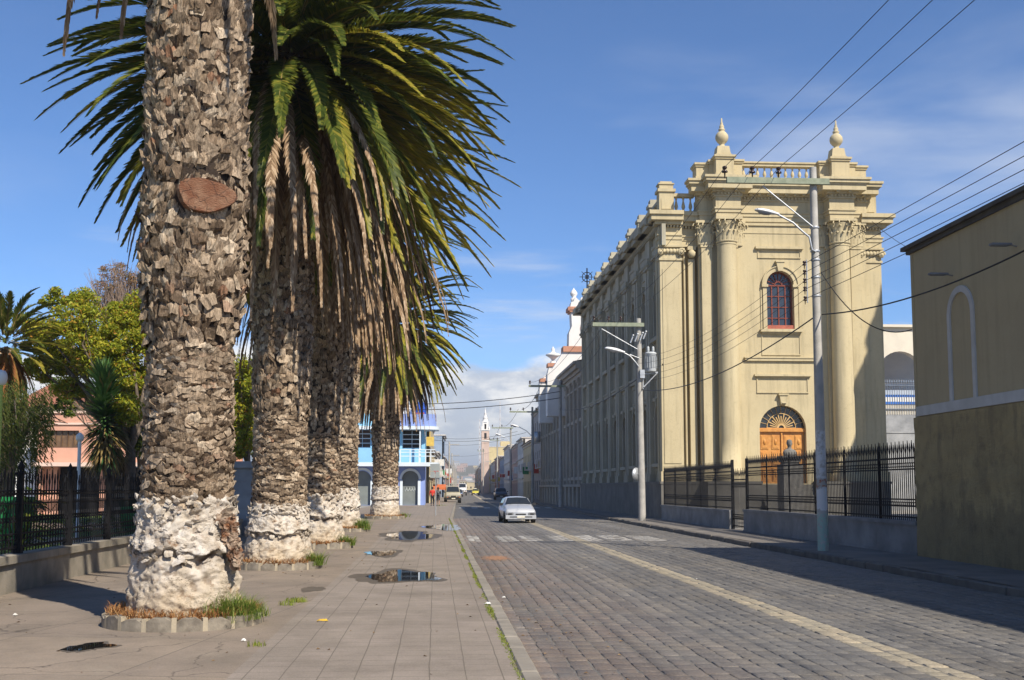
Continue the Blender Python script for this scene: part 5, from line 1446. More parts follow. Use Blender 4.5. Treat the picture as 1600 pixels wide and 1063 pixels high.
wires('cable', 'thick black cable running from the near pole up to the right edge', 'service cables', [wire(axis(500)+Vector((.1,-.1,0)), TR(8.0, 6.2, .3), .35, 0)], m_wire, .018)
wires('cable', 'sagging cable from the near pole down to the corner of the olive building', 'service cables', [wire(axis(432)+Vector((.1,-.1,0)), TR(-.05, zat(515,1428,Ye), 0), .55, 0)], m_wire, .014)
wires('cable', 'short cable from the olive roof corner up to the stacked lines', 'service cables', [wire(TR(0.1, ztop, 0), (xr+.1, 24, RK[0]+.1), .05, 0)], m_wire, .006)
wires('cable', 'thick bundled cable between the near pole and the transformer pole', 'service cables', [wire(axis(500)+Vector((0,-.1,0)), (b2.x, Y2-.2, zat(610,1003,Y2)), .6, 0)], m_wire, .018)
wires('cable', 'bundled cable from the transformer pole to the pole at the wing', 'service cables', [wire((b2.x, Y2-.2, zat(588,1003,Y2)), (FP[0][0], 92.6, zat(640,876,92.7)), .6, 0)], m_wire, .022)
wires('cable', 'upper cable crossing the street from the wing pole to the blue building', 'cables across the street', [wire((FP[0][0], 92.6, zat(612,876,92.7)), (xat(480,98), 98, zat(622,480,98)), .75, 0)], m_wire, .03)
wires('cable', 'lower cable crossing the street from the wing pole to the blue building', 'cables across the street', [wire((FP[0][0], 92.6, zat(622,876,92.7)), (xat(480,98), 98, zat(632,480,98)), .7, 0)], m_wire, .03)
for i, (Ya, Yb3) in enumerate(((92.7,122),(122,160),(160,215))):
    a, c = FP[i], FP[i+1]
    wires('power_line', ['power line from the wing pole to the next pole beyond', 'power line between the second and third poles of the far street', 'farthest power line down the right side of the street'][i], 'overhead power lines', [wire((a[0]-1.5, Ya, a[1]+.3), (c[0]-1.2, Yb3, c[1]+.3), .6, 0)], m_wire, .02)
for i, (Ya, z0) in enumerate(((128, 7.2), (150, 8.4), (190, 9.0), (240, 8.5))):
    wires('cable', ['nearest', 'second', 'third', 'farthest'][i]+' thin cable strung over the far street between its houses', 'thin cables over the far street', [wire((xat(832,122)-.2+i*.6, Ya, z0+.6), (-1.8+bend(Ya), Ya+6, z0), .5, 0)], m_wire, .02)
# ------------------------------------------------------------------ left: low wall, iron fence, park
LWX = -6.35; PZ = .42; ZW = .68
TL = lambda u, v, w: (LWX+w, u, v)
mb = MB(); y = 4
while y < 38.6:
    L_ = 1.2; mb.tbox(TL, y+.005, min(y+L_,38.8)-.005, 0, ZW-.12, -.25, 0); y += L_
y = 4
while y < 38.6:
    mb.tbox(TL, y+.004, min(y+1.0,38.8)-.004, ZW-.118, ZW, -.30, .05+U(-.004,.004)); y += 1.0
mb.tbox(TL, 4, 38.8, 0, ZW-.13, -.24, -.01)
tag(mb.build('low_wall', m_oldconc), 'low weathered block wall under the black park fence at the left', 'wall')
t = thing('iron_fence', 'black spear-topped park fence with hoops standing on the low left wall', 'fence', (LWX, 4, ZW))
posts = [18.59+2.45*k for k in range(-5, 8)]
for i, (a, b_) in enumerate(zip(posts, posts[1:])):
    mb = MB(); zb, zt = ZW+.02, ZW+1.12; w = -.13
    for (z, h) in ((zb+.06,.035),(zb+.27,.03),(zt-.22,.04),(zt-.36,.025)): mb.tbox(TL, a+.05, b_-.05, z, z+h, w-.01, w+.01)
    n = 17; st = (b_-a-.1)/n
    for k in range(n):
        u = a+.05+(k+.5)*st
        mb.tbox(TL, u-.008, u+.008, zb, zt-(.06 if k % 2 else -.02), w-.008, w+.008); spear(mb, TL, u, zt-(.06 if k % 2 else -.02), w, 1.1)
        mb.ring(TL, u+st/2, zt-.21, st*.42, .014, w-.008, w+.008, 7, 0, pi); mb.ring(TL, u+st/2, zb+.26, st*.42, .014, w-.008, w+.008, 7, pi, 2*pi)
        mb.ring(TL, u+st/2, zb+.50, .035, .014, w-.008, w+.008, 6); mb.tbox(TL, u+st/2-.008, u+st/2+.008, zb+.6, zt-.3, w-.005, w+.005)
    mb.build('panel', m_iron, t)
for a in posts:
    mb = MB(); mb.tbox(TL, a-.045, a+.045, ZW+.001, ZW+1.22, -.175, -.085); mb.tbox(TL, a-.06, a+.06, ZW+1.22, ZW+1.26, -.19, -.07)
    c = TL(a, ZW+1.26, -.13); mb.lathe([(.04,0),(.02,.03),(.05,.07),(.055,.10),(.03,.14),(0,.2)], c, 10); mb.tbox(TL, a-.06, a+.06, ZW+.002, ZW+.12, -.19, -.07); mb.build('post', m_iron, t)
# stone gate pillar where the fence ends
yp = 39.3; t = thing('gate_pillar', 'grey stone gate pillar at the end of the park wall, seen between the first two palms', 'pillar', (LWX, yp, SZ))
mb = MB(); mb.box(LWX-.45, LWX+.35, yp-.35, yp+.35, 0, 2.35); 
for k in range(5): mb.box(LWX-.47, LWX+.37, yp-.37, yp+.37, .15+k*.44, .15+k*.44+.38)
mb.build('shaft', m_bluegrey, t)
mb = MB(); mb.box(LWX-.55, LWX+.45, yp-.45, yp+.45, 2.35, 2.47); mb.box(LWX-.5, LWX+.4, yp-.4, yp+.4, 2.47, 2.57); mb.build('cap', m_bluegrey, t)
mb = MB()
for i in range(9): mb.box(LWX-.1+.0, LWX-.07, yp+.5+i*.16, yp+.53+i*.16, .3, 2.1)
for z in (.5, 1.2, 1.9): mb.box(LWX-.105, LWX-.065, yp+.4, yp+1.9, z, z+.04)
t = tag(mb.build('park_gate', m_iron), 'black park gate beside the stone pillar behind the second palm', 'gate')
# park ground
m_lawn = mat('lawn', (.075,.13,.02), (.11,.15,.03), 1.2, bmp=.8, bscale=40, bdist=.03)
m_path = mat('tan park path', (.34,.24,.17), (.28,.2,.14), .7, bmp=.3)
mb = MB(); mb.add([(-70,0,PZ),(LWX-.25,0,PZ),(LWX-.25,37.4,PZ),(-70,37.4,PZ)],[(0,1,2,3)]); mb.add([(-70,37.4,PZ),(LWX-.4,37.4,PZ),(LWX-.4,57,PZ),(-70,57,PZ)],[(0,1,2,3)]); struct(mb.build('lawn', m_lawn))
mb = MB(); mb.add([(-60,27.5,PZ+.01),(LWX-.3,26.5,PZ+.01),(LWX-.3,30.5,PZ+.01),(-60,31.5,PZ+.01)],[(0,1,2,3)]); mb.add([(-60,37,PZ+.012),(LWX-.5,37,PZ+.012),(LWX-.5,43,PZ+.012),(-60,43,PZ+.012)],[(0,1,2,3)]); struct(mb.build('park_path', m_path))
random.seed(5); mb = MB()
for _ in range(9000):
    x, y = U(-19, LWX-.35), U(14, 27); blades(mb, x, y, PZ, 1, .01, .01, .09, .006, .7)
stuff(mb.build('lawn_grass', m_tuft))
mb = MB(); mb.add([(-2.6,57,.1),(-60,57,.1),(-60,104,.1),(-2.6,104,.1)],[(3,2,1,0)]); mb.add([(-60,43.5,PZ+.008),(-6.5,43.5,PZ+.008),(-6.5,57,.1),(-60,57,.1)],[(0,1,2,3)]) ; struct(mb.build('side_street', m_conc))

# foliage ------------------------------------------------------------
def leafgreen(n, stops, tr=.35): return leafmat(n, stops, tr, .55)
m_yg = leafgreen('yellow green leaves', [(0,(.15,.19,.018)),(.45,(.30,.35,.028)),(.8,(.44,.41,.03)),(.93,(.42,.30,.03)),(1,(.45,.16,.03))])
m_dg = leafgreen('mid green leaves', [(0,(.05,.09,.012)),(.6,(.11,.16,.02)),(1,(.2,.22,.03))])
m_rust = leafgreen('rusty brown leaves', [(0,(.20,.12,.06)),(.6,(.30,.16,.08)),(1,(.20,.20,.05))], .2)
m_wil = leafgreen('willow leaves', [(0,(.06,.09,.02)),(.6,(.11,.14,.03)),(1,(.20,.19,.05))])
m_yuc = leafmat('sword leaves', [(0,(.04,.10,.03)),(.7,(.08,.17,.05)),(1,(.14,.22,.06))], .2, .4)
m_yucd = leafmat('dry sword leaves', [(0,(.16,.11,.04)),(.7,(.26,.19,.07)),(1,(.36,.24,.10))], .2, .7)
m_twig = mat('grey brown bark', (.17,.13,.10), (.10,.08,.06), 8, bmp=.6)
def leaves(mb, c, r, n, s, mi=0, flat=1.0, hollow=.3):
    for _ in range(n):
        a = U(0,2*pi); zz = U(-1,1); q = sqrt(1-zz*zz); d = Vector((q*cos(a), q*sin(a), zz)); rad = (hollow+(1-hollow)*R()**.6)
        p = Vector(c)+Vector((d.x*r[0], d.y*r[1], d.z*r[2]))*rad
        u = Vector((U(-1,1),U(-1,1),U(-1,1))).normalized(); v = u.cross(Vector((U(-1,1),U(-1,1),U(-1,1)))).normalized()
        l = s*U(.6,1.3); w_ = l*.38
        mb.add([p-u*l*.5, p+v*w_*.5-u*l*.05, p+u*l*.5, p-v*w_*.5-u*l*.05], [(0,1,2,3)], mi)
def limb_tree(t, base, h, clumps, mt, leaf, per, trunk_r=.16, seed=1, matt=None, twigs=0):
    random.seed(seed); base = Vector(base); mb = MB(); fork = base+Vector((U(-.2,.2),U(-.2,.2),h))
    mb.tube([base-Vector((0,0,.1)), base+(fork-base)*.5+Vector((U(-.15,.15),0,0)), fork], [trunk_r*1.25, trunk_r, trunk_r*.85], 9)
    for c, r in clumps:
        c = Vector(c); mid = fork.lerp(c,.5)+Vector((U(-.3,.3),U(-.3,.3),U(-.1,.3)))
        mb.tube([fork, mid, c], [trunk_r*.5, trunk_r*.3, trunk_r*.08], 6)
        for _ in range(7):
            e = c+Vector((U(-1,1)*r[0],U(-1,1)*r[1],U(-.6,1)*r[2]))*.85; mb.tube([mid.lerp(c,U(.3,1)), e], [trunk_r*.1, trunk_r*.03], 4)
    mb.build('trunk', m_twig, t)
    mb = MB()
    for c, r in clumps:
        k = max(1, int(per*(r[0]*r[2])**.9))
        for _ in range(max(3, int(7*r[0]))):     # small sub-clumps give an uneven outline
            a, z_ = U(0,2*pi), U(-1,1); q = sqrt(max(0,1-z_*z_)); cc = Vector(c)+Vector((cos(a)*q*r[0],sin(a)*q*r[1],z_*r[2]))*U(.35,.95)
            s = U(.25,.5); leaves(mb, cc, (r[0]*s,r[1]*s,r[2]*s*.8), int(k*.13), leaf, 0, hollow=.1)
        leaves(mb, c, (r[0]*.8,r[1]*.8,r[2]*.8), int(k*.35), leaf)
    mb.build('crown', mt, t)
def clump_at(px, py, Y, rpx, rz=None):
    p = at(px, py, Y); k = Y/F; return (p, (rpx*k, rpx*k, (rz or rpx)*k))
Yt = 41
b_ = (xat(207,Yt), Yt, PZ)
t = thing('broadleaf_tree', 'broad tree with yellow green and orange leaves filling the park behind the fence', 'tree', b_)
cl = [clump_at(*a) for a in ((110,500,40,42,34),(70,520,41,30,34),(165,510,42,45,40),(205,545,41,36,40),(60,575,42,30,26),(130,470,42,32,26),(185,590,41,38,32),(120,570,43,45,30),(215,480,43,30,36),(200,640,40,34,34),(235,600,42,40,50),(240,520,42,40,50),(85,470,42,24,20),(60,520,42,30,30),(90,560,42,40,34),(150,560,41,50,40),(110,610,42,40,20))]
limb_tree(t, b_, 2.6, cl, m_yg, .15, 5200, .2, 3)
b2_ = (xat(225,46), 46, PZ)
t = thing('bare_topped_tree', 'thin rusty tree with nearly bare twigs rising above the yellow green tree', 'tree', b2_)
cl = [clump_at(*a) for a in ((185,430,46,36,24),(165,455,46,30,20),(215,450,46,34,34),(200,500,46,38,30),(240,470,46,30,40))]
limb_tree(t, b2_, 5, cl, m_rust, .09, 2200, .16, 4)
mb = MB(); random.seed(8)
for _ in range(420):
    px, py = random.gauss(185,28), 500; p = at(px, py, 46+U(-1,1)); e = p+Vector((U(-.8,.8),U(-.5,.5),U(.9,2.6)*(1-abs(px-190)/110))); m_ = p.lerp(e,.5)+Vector((U(-.2,.2),0,0)); mb.tube([p, m_, e], [.02,.012,.005], 3)
mb.build('twigs', mat('pale twigs', (.30,.22,.17), (.2,.15,.12), 5, bmp=0), t)
b_ = (xat(215,45), 45, PZ)
t = thing('dark_green_tree', 'darker green tree behind the sword-leaved yucca, close to the nearest palm', 'tree', b_)
cl = [clump_at(*a) for a in ((205,620,45,34,30),(185,680,45,30,22),(215,665,45,32,30),(150,635,46,22,20),(225,700,45,30,26),(105,635,46,24,18),(90,600,46,22,14))]
limb_tree(t, b_, 1.6, cl, m_dg, .15, 3600, .15, 5)
b_ = (xat(383,52), 52, PZ)
t = thing('broadleaf_tree', 'yellow green tree seen in the slot between the nearest and second palm', 'tree', b_)
cl = [clump_at(*a) for a in ((378,580,52,34,34),(385,640,52,36,36),(372,690,52,30,30),(360,620,53,34,40),(405,600,52,30,40),(400,670,52,34,34))]
limb_tree(t, b_, 2.2, cl, m_yg, .17, 3600, .18, 6)
b_ = (xat(340,62), 62, .1)
t = thing('dark_green_tree', 'dark bushy tree low behind the slot between the first two palms', 'tree', b_)
limb_tree(t, b_, 1.2, [clump_at(*a) for a in ((375,700,62,22,16),(395,705,62,22,16),(350,690,62,30,24))], m_dg, .16, 1500, .15, 16)
# weeping tree
b_ = (xat(12,33), 33, PZ)
t = thing('weeping_tree', 'weeping grey green tree with hanging strands at the left edge', 'tree', b_)
random.seed(9); mb = MB(); mb.tube([b_, (b_[0]+.1,33,PZ+2.2), (b_[0]+.4,33,PZ+3.6)], [.16,.12,.05], 8)
for k in range(16):
    a = k*2.4; mb.tube([(b_[0]+.2,33,PZ+2+U(0,1)), (b_[0]+.9*cos(a),33+.9*sin(a),PZ+3.4+U(-.3,.4)), (b_[0]+1.5*cos(a),33+1.5*sin(a),PZ+3.1)], [.05,.03,.01], 5)
mb.build('trunk', m_twig, t); mb = MB()
for _ in range(560):
    px = U(-70, 82); p = at(px, U(588,640)+(.3*abs(px-20)), 33+U(-1.3,1.3)); ln = U(.8,2.6)*(1 if px < 60 else .7)
    s = 0; dx, dy = U(-.12,.12), U(-.1,.1)
    while s < ln:
        q = p+Vector((dx*s,dy*s,-s)); a = U(0,6.28); l = U(.06,.12)
        mb.add([q, q+Vector((l*.5*cos(a)+.012,l*.5*sin(a),-l*.4)), q+Vector((l*cos(a),l*sin(a),-l)), q+Vector((l*.5*cos(a)-.012,l*.5*sin(a),-l*.6))], [(0,1,2,3)]); s += .055
mb.build('crown', m_wil, t)
# small palm at the left edge
yq = 35.0; c = at(8, 545, yq); b_ = (c.x, yq, PZ)
t = thing('palm_tree', 'small palm with orange brown heart at the left edge of the photo', 'palm tree', b_)
random.seed(12); mb = MB(); mb.tube([b_, (c.x,yq,c.z-.2)], [.32,.27], 14)
for i in range(420):
    a = U(0,6.28); z = U(PZ, c.z-.1); n_ = Vector((cos(a),sin(a),0)); flake(mb, n_*.27+Vector((c.x,yq,z)), n_, Vector((-sin(a),cos(a),0)), .16, .14, .05, U(-.3,.3), True)
mb.build('trunk', m_bark, t)
mb = MB(); crown(mb, c, L=1.75, n=62, emax=85, emin=-15, sunaz=sunaz, yellow=.2, nl=45, ll=.3, lw=.035); mb.build('crown', [m_frond, m_frondsun, m_rachis], t)
mb = MB(); skirt(mb, c, L=1.5, n=40, nl=34, ll=.22, lw=.03, smin=-20, smax=-60, dz=.3, r0=.25); mb.build('dead_fronds', [leafmat('rusty hanging fronds', [(0,(.25,.09,.03)),(.6,(.36,.15,.05)),(1,(.30,.24,.06))], .3, .7)]*2, t)
# yucca
yy = 40.0; xb_ = xat(172, yy); b_ = (xb_, yy, PZ); ct = at(163, 573, yy); cb = at(165, 700, yy)
t = thing('yucca', 'tall yucca with a column of stiff sword leaves, brown skirt below, behind the fence', 'yucca', b_)
mb = MB(); mb.tube([b_, (xb_+.05,yy,PZ+1.4), (cb.x,yy,cb.z), (ct.x,yy,ct.z-.5)], [.16,.12,.10,.05], 9); mb.tube([(xb_+.05,yy,PZ+1.0),(cb.x-.3,yy,cb.z+.2)], [.09,.06], 7); mb.build('trunk', m_twig, t)
random.seed(13); mb = MB()
for i in range(1300):
    k = R(); o = Vector((cb.x,yy,cb.z)).lerp(Vector((ct.x,yy,ct.z-.5)), k); az = U(0,6.28); el = radians(-55+125*k**.8+U(-18,18)); L_ = U(.7,1.25)*(1-.15*k)
    d = Vector((cos(az)*cos(el), sin(az)*cos(el), sin(el))); s_ = Vector((-sin(az),cos(az),0))*.042; q = o+d*L_*.6; e = o+d*L_+Vector((0,0,-.06*L_*(1 if k > .3 else 3)))
    mb.add([o-s_, o+s_, q+s_, q-s_, e], [(0,1,2,3),(3,2,4)], 1 if (k < .3 and R() < .75) or R() < .08 else 0)
mb.build('leaves', [m_yuc, m_yucd], t)
# whitewashed park trunk
xw, yw = xat(182, 41.5), 41.5
t = thing('whitewashed_stump', 'broad whitewashed tree trunk in the park right of the yucca', 'tree trunk', (xw, yw, PZ))
random.seed(14)
def lump(prof, na=40, amp=.06, s=3.0):
    mb = MB(); vs = []
    for (r, z) in prof:
        for k in range(na):
            a = 2*pi*k/na; rr = r*(1+amp*3*noise.noise(Vector((cos(a)*1.2+s, sin(a)*1.2, z*1.3)))+amp*noise.noise(Vector((cos(a)*4+s, sin(a)*4, z*5)))); vs.append((cos(a)*rr, sin(a)*rr, z))
    mb.add(vs, [(i*na+k,i*na+(k+1)%na,(i+1)*na+(k+1)%na,(i+1)*na+k) for i in range(len(prof)-1) for k in range(na)], 0, True); return mb
lump([(.5,-.1),(.46,.2),(.40,.6),(.37,1.0),(.37,1.35)]).build('painted_base', m_lime, t, world=False)
lump([(.38,1.33),(.42,1.7),(.5,2.0),(.42,2.3),(.1,2.4),(0,2.4)]).build('bare_top', m_twig, t, world=False)
# pink house, benches of the park
Yh = 62.0
ph = thing('pink_house', 'pink two-storey house with dark ground floor openings behind the park trees', 'house', (xat(145,Yh), Yh, .1))
X0 = xat(56, Yh); TP = lambda u, v, w: (X0+u, Yh-w, v); zh = lambda py: zat(py, 140, Yh); k = Yh/F
m_pink = mat('salmon pink paint', (.66,.36,.26), (.58,.32,.23), .8, bmp=.1, dirt=.2); m_pinkl = mat('pale pink trim', (.75,.56,.46), (.68,.5,.42), 1)
W_ = 9.5
mb = MB(); arch_wall(mb, TP, 0, W_, zh(723), zh(646), [(((90-56)*k), 27*k, zh(700), zh(673), False), (((192-56)*k), 25*k, zh(700), zh(673), False)], .3)
mb.tbox(TP, 0, W_, zh(723)-.02, zh(646)-.02, -7, -6.8); mb.tbox(TP, -.01, .2, 0, zh(646)-.01, -6.8, -.3); mb.tbox(TP, 0, W_, zh(723), zh(723)+.1, -6.8, -.3)
mb.tbox(TP, 0, .9, .1, zh(723)-.21, -.9, -.6); mb.tbox(TP, 3.1, 3.7, .1, zh(723)-.21, -.9, -.6); mb.tbox(TP, 6.6, 7.2, .1, zh(723)-.21, -.9, -.6)
mb.build('wall', m_pink, ph)
mb = MB(); mb.tbox(TP, -.1, W_, zh(646), zh(646)+.12, -7, .1); mb.tbox(TP, -.15, W_, zh(723)-.2, zh(723)-.002, -.9, .5); mb.tbox(TP, -.1, W_, zh(664), zh(661), 0, .08); mb.build('trim', m_pinkl, ph)
for c in (90, 192):
    c = (c-56)*k; hh = 27*k if c < 3 else 25*k
    mb = MB(); win_frame(mb, TP, c, hh, zh(700), zh(673), False, -.2, .05, 6, 1); f = mb.build('window', mat('brown shutter frame', (.13,.08,.05), (.1,.06,.04), 4), ph); pane(TP, c, hh, zh(700), zh(673), False, -.22, 'pane', mat('brown curtain behind glass', (.20,.12,.06), (.12,.07,.04), 3, rough=.2, bmp=0, spec=.5), f)
mb = MB()
for (a, b__) in ((.95,3.05),(3.75,6.55),(7.25,9.4)): mb.tbox(TP, a, b__, .1, zh(723)-.22, -.95, -.9)
mb.build('ground_floor_opening', m_void, ph)  # near-black sheets stand in for the shade inside the ground floor openings
rf = MB(); p = at(60,628,70); 
hs = thing('tiled_roof_house', 'house with reddish tiled roof glimpsed through the tree above the pink house', 'house', (xat(90,72), 72, .1))
xa, xb2 = xat(30,72), xat(130,72); z0, z1 = zat(640,90,72), zat(595,90,72)
mb = MB(); mb.box(xa+.3, xb2-.3, 70, 78, .1, z0); mb.build('wall', m_cream, hs)
mb = MB(); mb.add([(xa,69.5,z0),(xb2,69.5,z0),(xb2,78.5,z0),(xa,78.5,z0),(xa+1,74,z1),(xb2-1,74,z1)], [(0,1,5,4),(2,3,4,5),(1,2,5),(3,0,4)]); mb.build('roof', mat('red roof tile', (.33,.13,.08), (.24,.11,.07), 3), hs)
# white house sliver left of the pink one
mb = MB(); mb.box(xat(15,64), xat(54,64), 64, 70, .1, zat(700,40,64)); tag(mb.build('white_house', m_white), 'pale wall of a house just left of the pink house', 'house')
# hedge, bins, park lights
random.seed(15)
hd = MB()
for i in range(60):
    x = -21+i*.24; leaves(hd, (x, 34.6+U(-.1,.1), PZ+.28), (.3,.3,.28), 130, .07)
tag(hd.build('hedge', m_dg), 'low clipped hedge with yellowish tops along the park path', 'hedge')
hd = MB()
for i in range(26):
    x = xat(205,48)+i*.24; leaves(hd, (x, 45.6+U(-.1,.1), PZ+.5), (.35,.3,.5), 160, .09)
def bin_(label, px, Y, w, h):
    x = xat(px, Y); t = thing('green_bin', label, 'rubbish bin', (x, Y, PZ), 'green rubbish bins in the park'); g_ = m_bin
    mb = MB(); a, c = w*.5, w*.42; vs = [(x-c,Y-c,PZ+.06),(x+c,Y-c,PZ+.06),(x+c,Y+c,PZ+.06),(x-c,Y+c,PZ+.06),(x-a,Y-a,PZ+h),(x+a,Y-a,PZ+h),(x+a,Y+a,PZ+h),(x-a,Y+a,PZ+h)]
    mb.add(vs, [(3,2,1,0),(0,1,5,4),(1,2,6,5),(2,3,7,6),(3,0,4,7)]); mb.box(x-a-.03,x+a+.03,Y-a-.03,Y+a+.03,PZ+h-.06,PZ+h-.001)
    for s in (-.3,0,.3): mb.box(x+s*w-.02,x+s*w+.02,Y-a-.01,Y-a+.05,PZ+.2,PZ+h-.1)
    mb.build('body', g_, t); mb = MB(); mb.box(x-a-.05,x+a+.05,Y-a-.06,Y+a+.05,PZ+h,PZ+h+.05); mb.box(x-a,x+a,Y-a*.8,Y+a,PZ+h+.051,PZ+h+.12); mb.build('lid', g_, t)
m_bin = mat('green plastic', (.02,.26,.07), (.02,.2,.06), 3, rough=.4, bmp=0)
bin_('green rubbish bin behind the fence at the left edge', 16, 27.0, .85, .95)
bin_('smaller green bin in the park right of the whitewashed stump', 205, 36.0, .5, .8)
yl = 20.5; lx = xat(-6, yl)
t = thing('park_lamp', 'yellow green lamp post with white globe head at the left edge', 'street lamp', (lx, yl, PZ))
mb = MB(); mb.tube([(lx,yl,PZ),(lx,yl,zat(602,2,yl))], [.055,.045], 12); mb.lathe([(.09,0),(.09,.3),(.06,.34)], (lx,yl,PZ), 12); mb.build('pole', mat('yellow green paint', (.45,.55,.12), (.38,.47,.1), 3, rough=.5), t)
mb = MB(); mb.lathe([(.05,0),(.09,.03),(.11,.12),(.10,.2),(.07,.25),(0,.27)], (lx,yl,zat(602,2,yl)), 14); mb.build('lamp_head', m_white, t)
xx = xat(122, 30)
t = thing('park_pole', 'thin white pole with a small fitting in front of the pink house', 'pole', (xx, 30, PZ))
mb = MB(); mb.tube([(xx,30,PZ),(xx,30,zat(690,122,30))], [.05,.045], 10); mb.build('pole', m_white, t)
mb = MB(); mb.lathe([(.05,0),(.10,.05),(.10,.15),(.03,.22),(0,.23)], (xx,30,zat(690,122,30)), 12); mb.build('lamp_head', m_white, t)
# shrub with broad dark leaves left of the first post
random.seed(18); mb = MB(); sx_, sy_ = xat(28, 23.5), 23.5
for i in range(60):
    a, el = U(0,6.28), U(.4,1.4); d = Vector((cos(a)*cos(el), sin(a)*cos(el), sin(el))); s_ = Vector((-sin(a),cos(a),0)); L_ = U(.5,1.4); o = Vector((sx_,sy_,PZ)); w_ = .07
    q = o+d*L_; e = q+Vector((cos(a)*.25,sin(a)*.25,-.12)); mb.tube([o,q],[.01,.006],3); mb.add([q, q.lerp(e,.4)+s_*w_, e, q.lerp(e,.4)-s_*w_], [(0,1,2,3)])
tag(mb.build('shrub', m_dg), 'dark leafy shrub just behind the fence beside the green bin', 'shrub')
# ------------------------------------------------------------------ blue corner building
Yb_ = 105.0; kb = Yb_/F
bb = thing('blue_building', 'light blue corner building with arched shutters and rounded balconies', 'building', (xat(610,Yb_), Yb_, .1))
XL, XR = xat(500, Yb_), xat(664, Yb_)
TBB = lambda u, v, w: (XL+u, Yb_-w, v)
U_ = lambda px: xat(px, Yb_)-XL
zb_ = lambda py: zat(py, 610, Yb_)
m_sky = mat('light blue paint', (.27,.56,.78), (.24,.5,.72), .7, bmp=.1, dirt=.15); m_peri = mat('periwinkle blue paint', (.25,.34,.66), (.22,.3,.6), .7, bmp=.1)
m_shut = mat('grey green roller shutter', (.20,.225,.215), (.17,.19,.185), 1.5, bmp=.1)
wid = U_(664)
m_bt = mat('pale blue white trim', (.66,.74,.80), (.6,.68,.75), 1)
mb = MB(); arch_wall(mb, TBB, 0, wid, zb_(728), zb_(648), [(U_(565), U_(578)-U_(565), zb_(700), zb_(671), False), (U_(643), U_(658)-U_(643), zb_(701), zb_(672), False)], .6)
mb.tbox(TBB, 0, wid, zb_(728)-.01, zb_(648)-.01, -11, -10.7); mb.tbox(TBB, wid-.2, wid, zb_(728), zb_(648)-.02, -10.7, -.6); mb.tbox(TBB, 0, wid, zb_(654), zb_(652), -10.7, -.6); mb.tbox(TBB, 0, wid, zb_(728)+.001, zb_(727)+.05, -10.7, -.6)
mb.build('upper_wall', m_sky, bb)
mb = MB(); arch_wall(mb, TBB, 0, wid, .1, zb_(728)-.002, [(U_(566), U_(580)-U_(566), .12, zb_(750), True), (U_(641), U_(654)-U_(641), .12, zb_(748), True)], .4)
mb.tbox(TBB, wid-.2, wid, .1, zb_(728)-.003, -11, -.45); mb.build('ground_floor_wall', m_peri, bb)
mb = MB()
for (c, hp) in ((566,14),(641,13)): mb.ring(TBB, U_(c), zb_(749), hp*kb, .22, 0, .08, 16, .0, pi)
mb.tbox(TBB, 0, U_(590), zb_(716), zb_(721), .62, .72) if 0 else None
for s in (551, 581, 627, 655): mb.tbox(TBB, U_(s)-.12, U_(s)+.12, .1, zb_(750), 0, .09)
mb.build('trim', m_bt, bb)
for (c, hp, lab) in ((566,14,None),(641,13,None)):
    mb = MB(); pane(TBB, U_(c), hp*kb, .12, zb_(749), True, -.3, 'shutter', m_shut, bb)
mb = MB()
def slab_round(mb, u0, u1, v0, v1, w, mi=0):
    """balcony slab whose right end is rounded round the corner"""
    r = w; P = [(u0,0),(u0,w)] + [(u1+r*sin(a), w*cos(a)) for a in [pi/2*k/8 for k in range(9)]] + [(u1+r,-2.5),(u1,-2.5)]
    n = len(P); vs = [TBB(u,v0,ww) for u,ww in P] + [TBB(u,v1,ww) for u,ww in P]
    mb.add(vs, [tuple(range(n)), tuple(range(n,2*n))] + [(i,(i+1)%n,n+(i+1)%n,n+i) for i in range(n)], mi)
slab_round(mb, 0, wid, zb_(672), zb_(667), 1.25); slab_round(mb, 0, wid, zb_(729), zb_(723), 1.25)
mb.build('balcony_slab', m_bt, bb)
mb = MB(); slab_round(mb, 0, wid, zb_(667)+.002, zb_(648), 1.0); mb.build('parapet', m_peri, bb)
mb = MB(); mb.tbox(TBB, 0, U_(590), zb_(723)+.002, zb_(702), 1.05, 1.2); mb.tbox(TBB, 0, U_(600), zb_(667)+.003, zb_(648)+.02, 1.0, 1.05); mb.build('balcony_wall', m_sky, bb)
mb = MB()
for z in (zb_(704), zb_(708), zb_(714)): mb.tbox(TBB, U_(590), wid+.9, z, z+.07, 1.1, 1.16)
for px in (625, 640, 654, 664, 672): mb.tbox(TBB, U_(px), U_(px)+.09, zb_(723), zb_(703), 1.09, 1.17)
mb.tbox(TBB, U_(655), U_(657), zb_(723), zb_(672), .9, 1.1)
mb.build('balcony_railing', m_bt, bb)
for (c, hp, a, b__) in ((565,13,700,671),(643,15,701,672)):
    mb = MB(); win_frame(mb, TBB, U_(c), hp*kb, zb_(a), zb_(b__), False, -.45, .06, 2, 2)
    for j in range(1,4): v = zb_(a)+(zb_(b__)-zb_(a))*j/4; mb.tbox(TBB, U_(c)-hp*kb, U_(c)+hp*kb, v-.03, v+.03, .02, .06)
    f = mb.build('window', m_bt, bb); pane(TBB, U_(c), hp*kb, zb_(a), zb_(b__), False, -.5, 'pane', m_void if c > 600 else mat('brown blind', (.10,.05,.035), (.07,.035,.025), 3, rough=.5), f)
mb = MB(); mb.tbox(TBB, U_(575), U_(651), zb_(648), zb_(631), -8, -1.5); tb = mb.build('roof_room', m_white, bb)
mb = MB(); mb.lathe([(0,0),(.55,0),(.6,.1),(.6,1.0),(.5,1.15),(.2,1.2),(0,1.2)], TBB(U_(655), zb_(648), -1.0), 16)
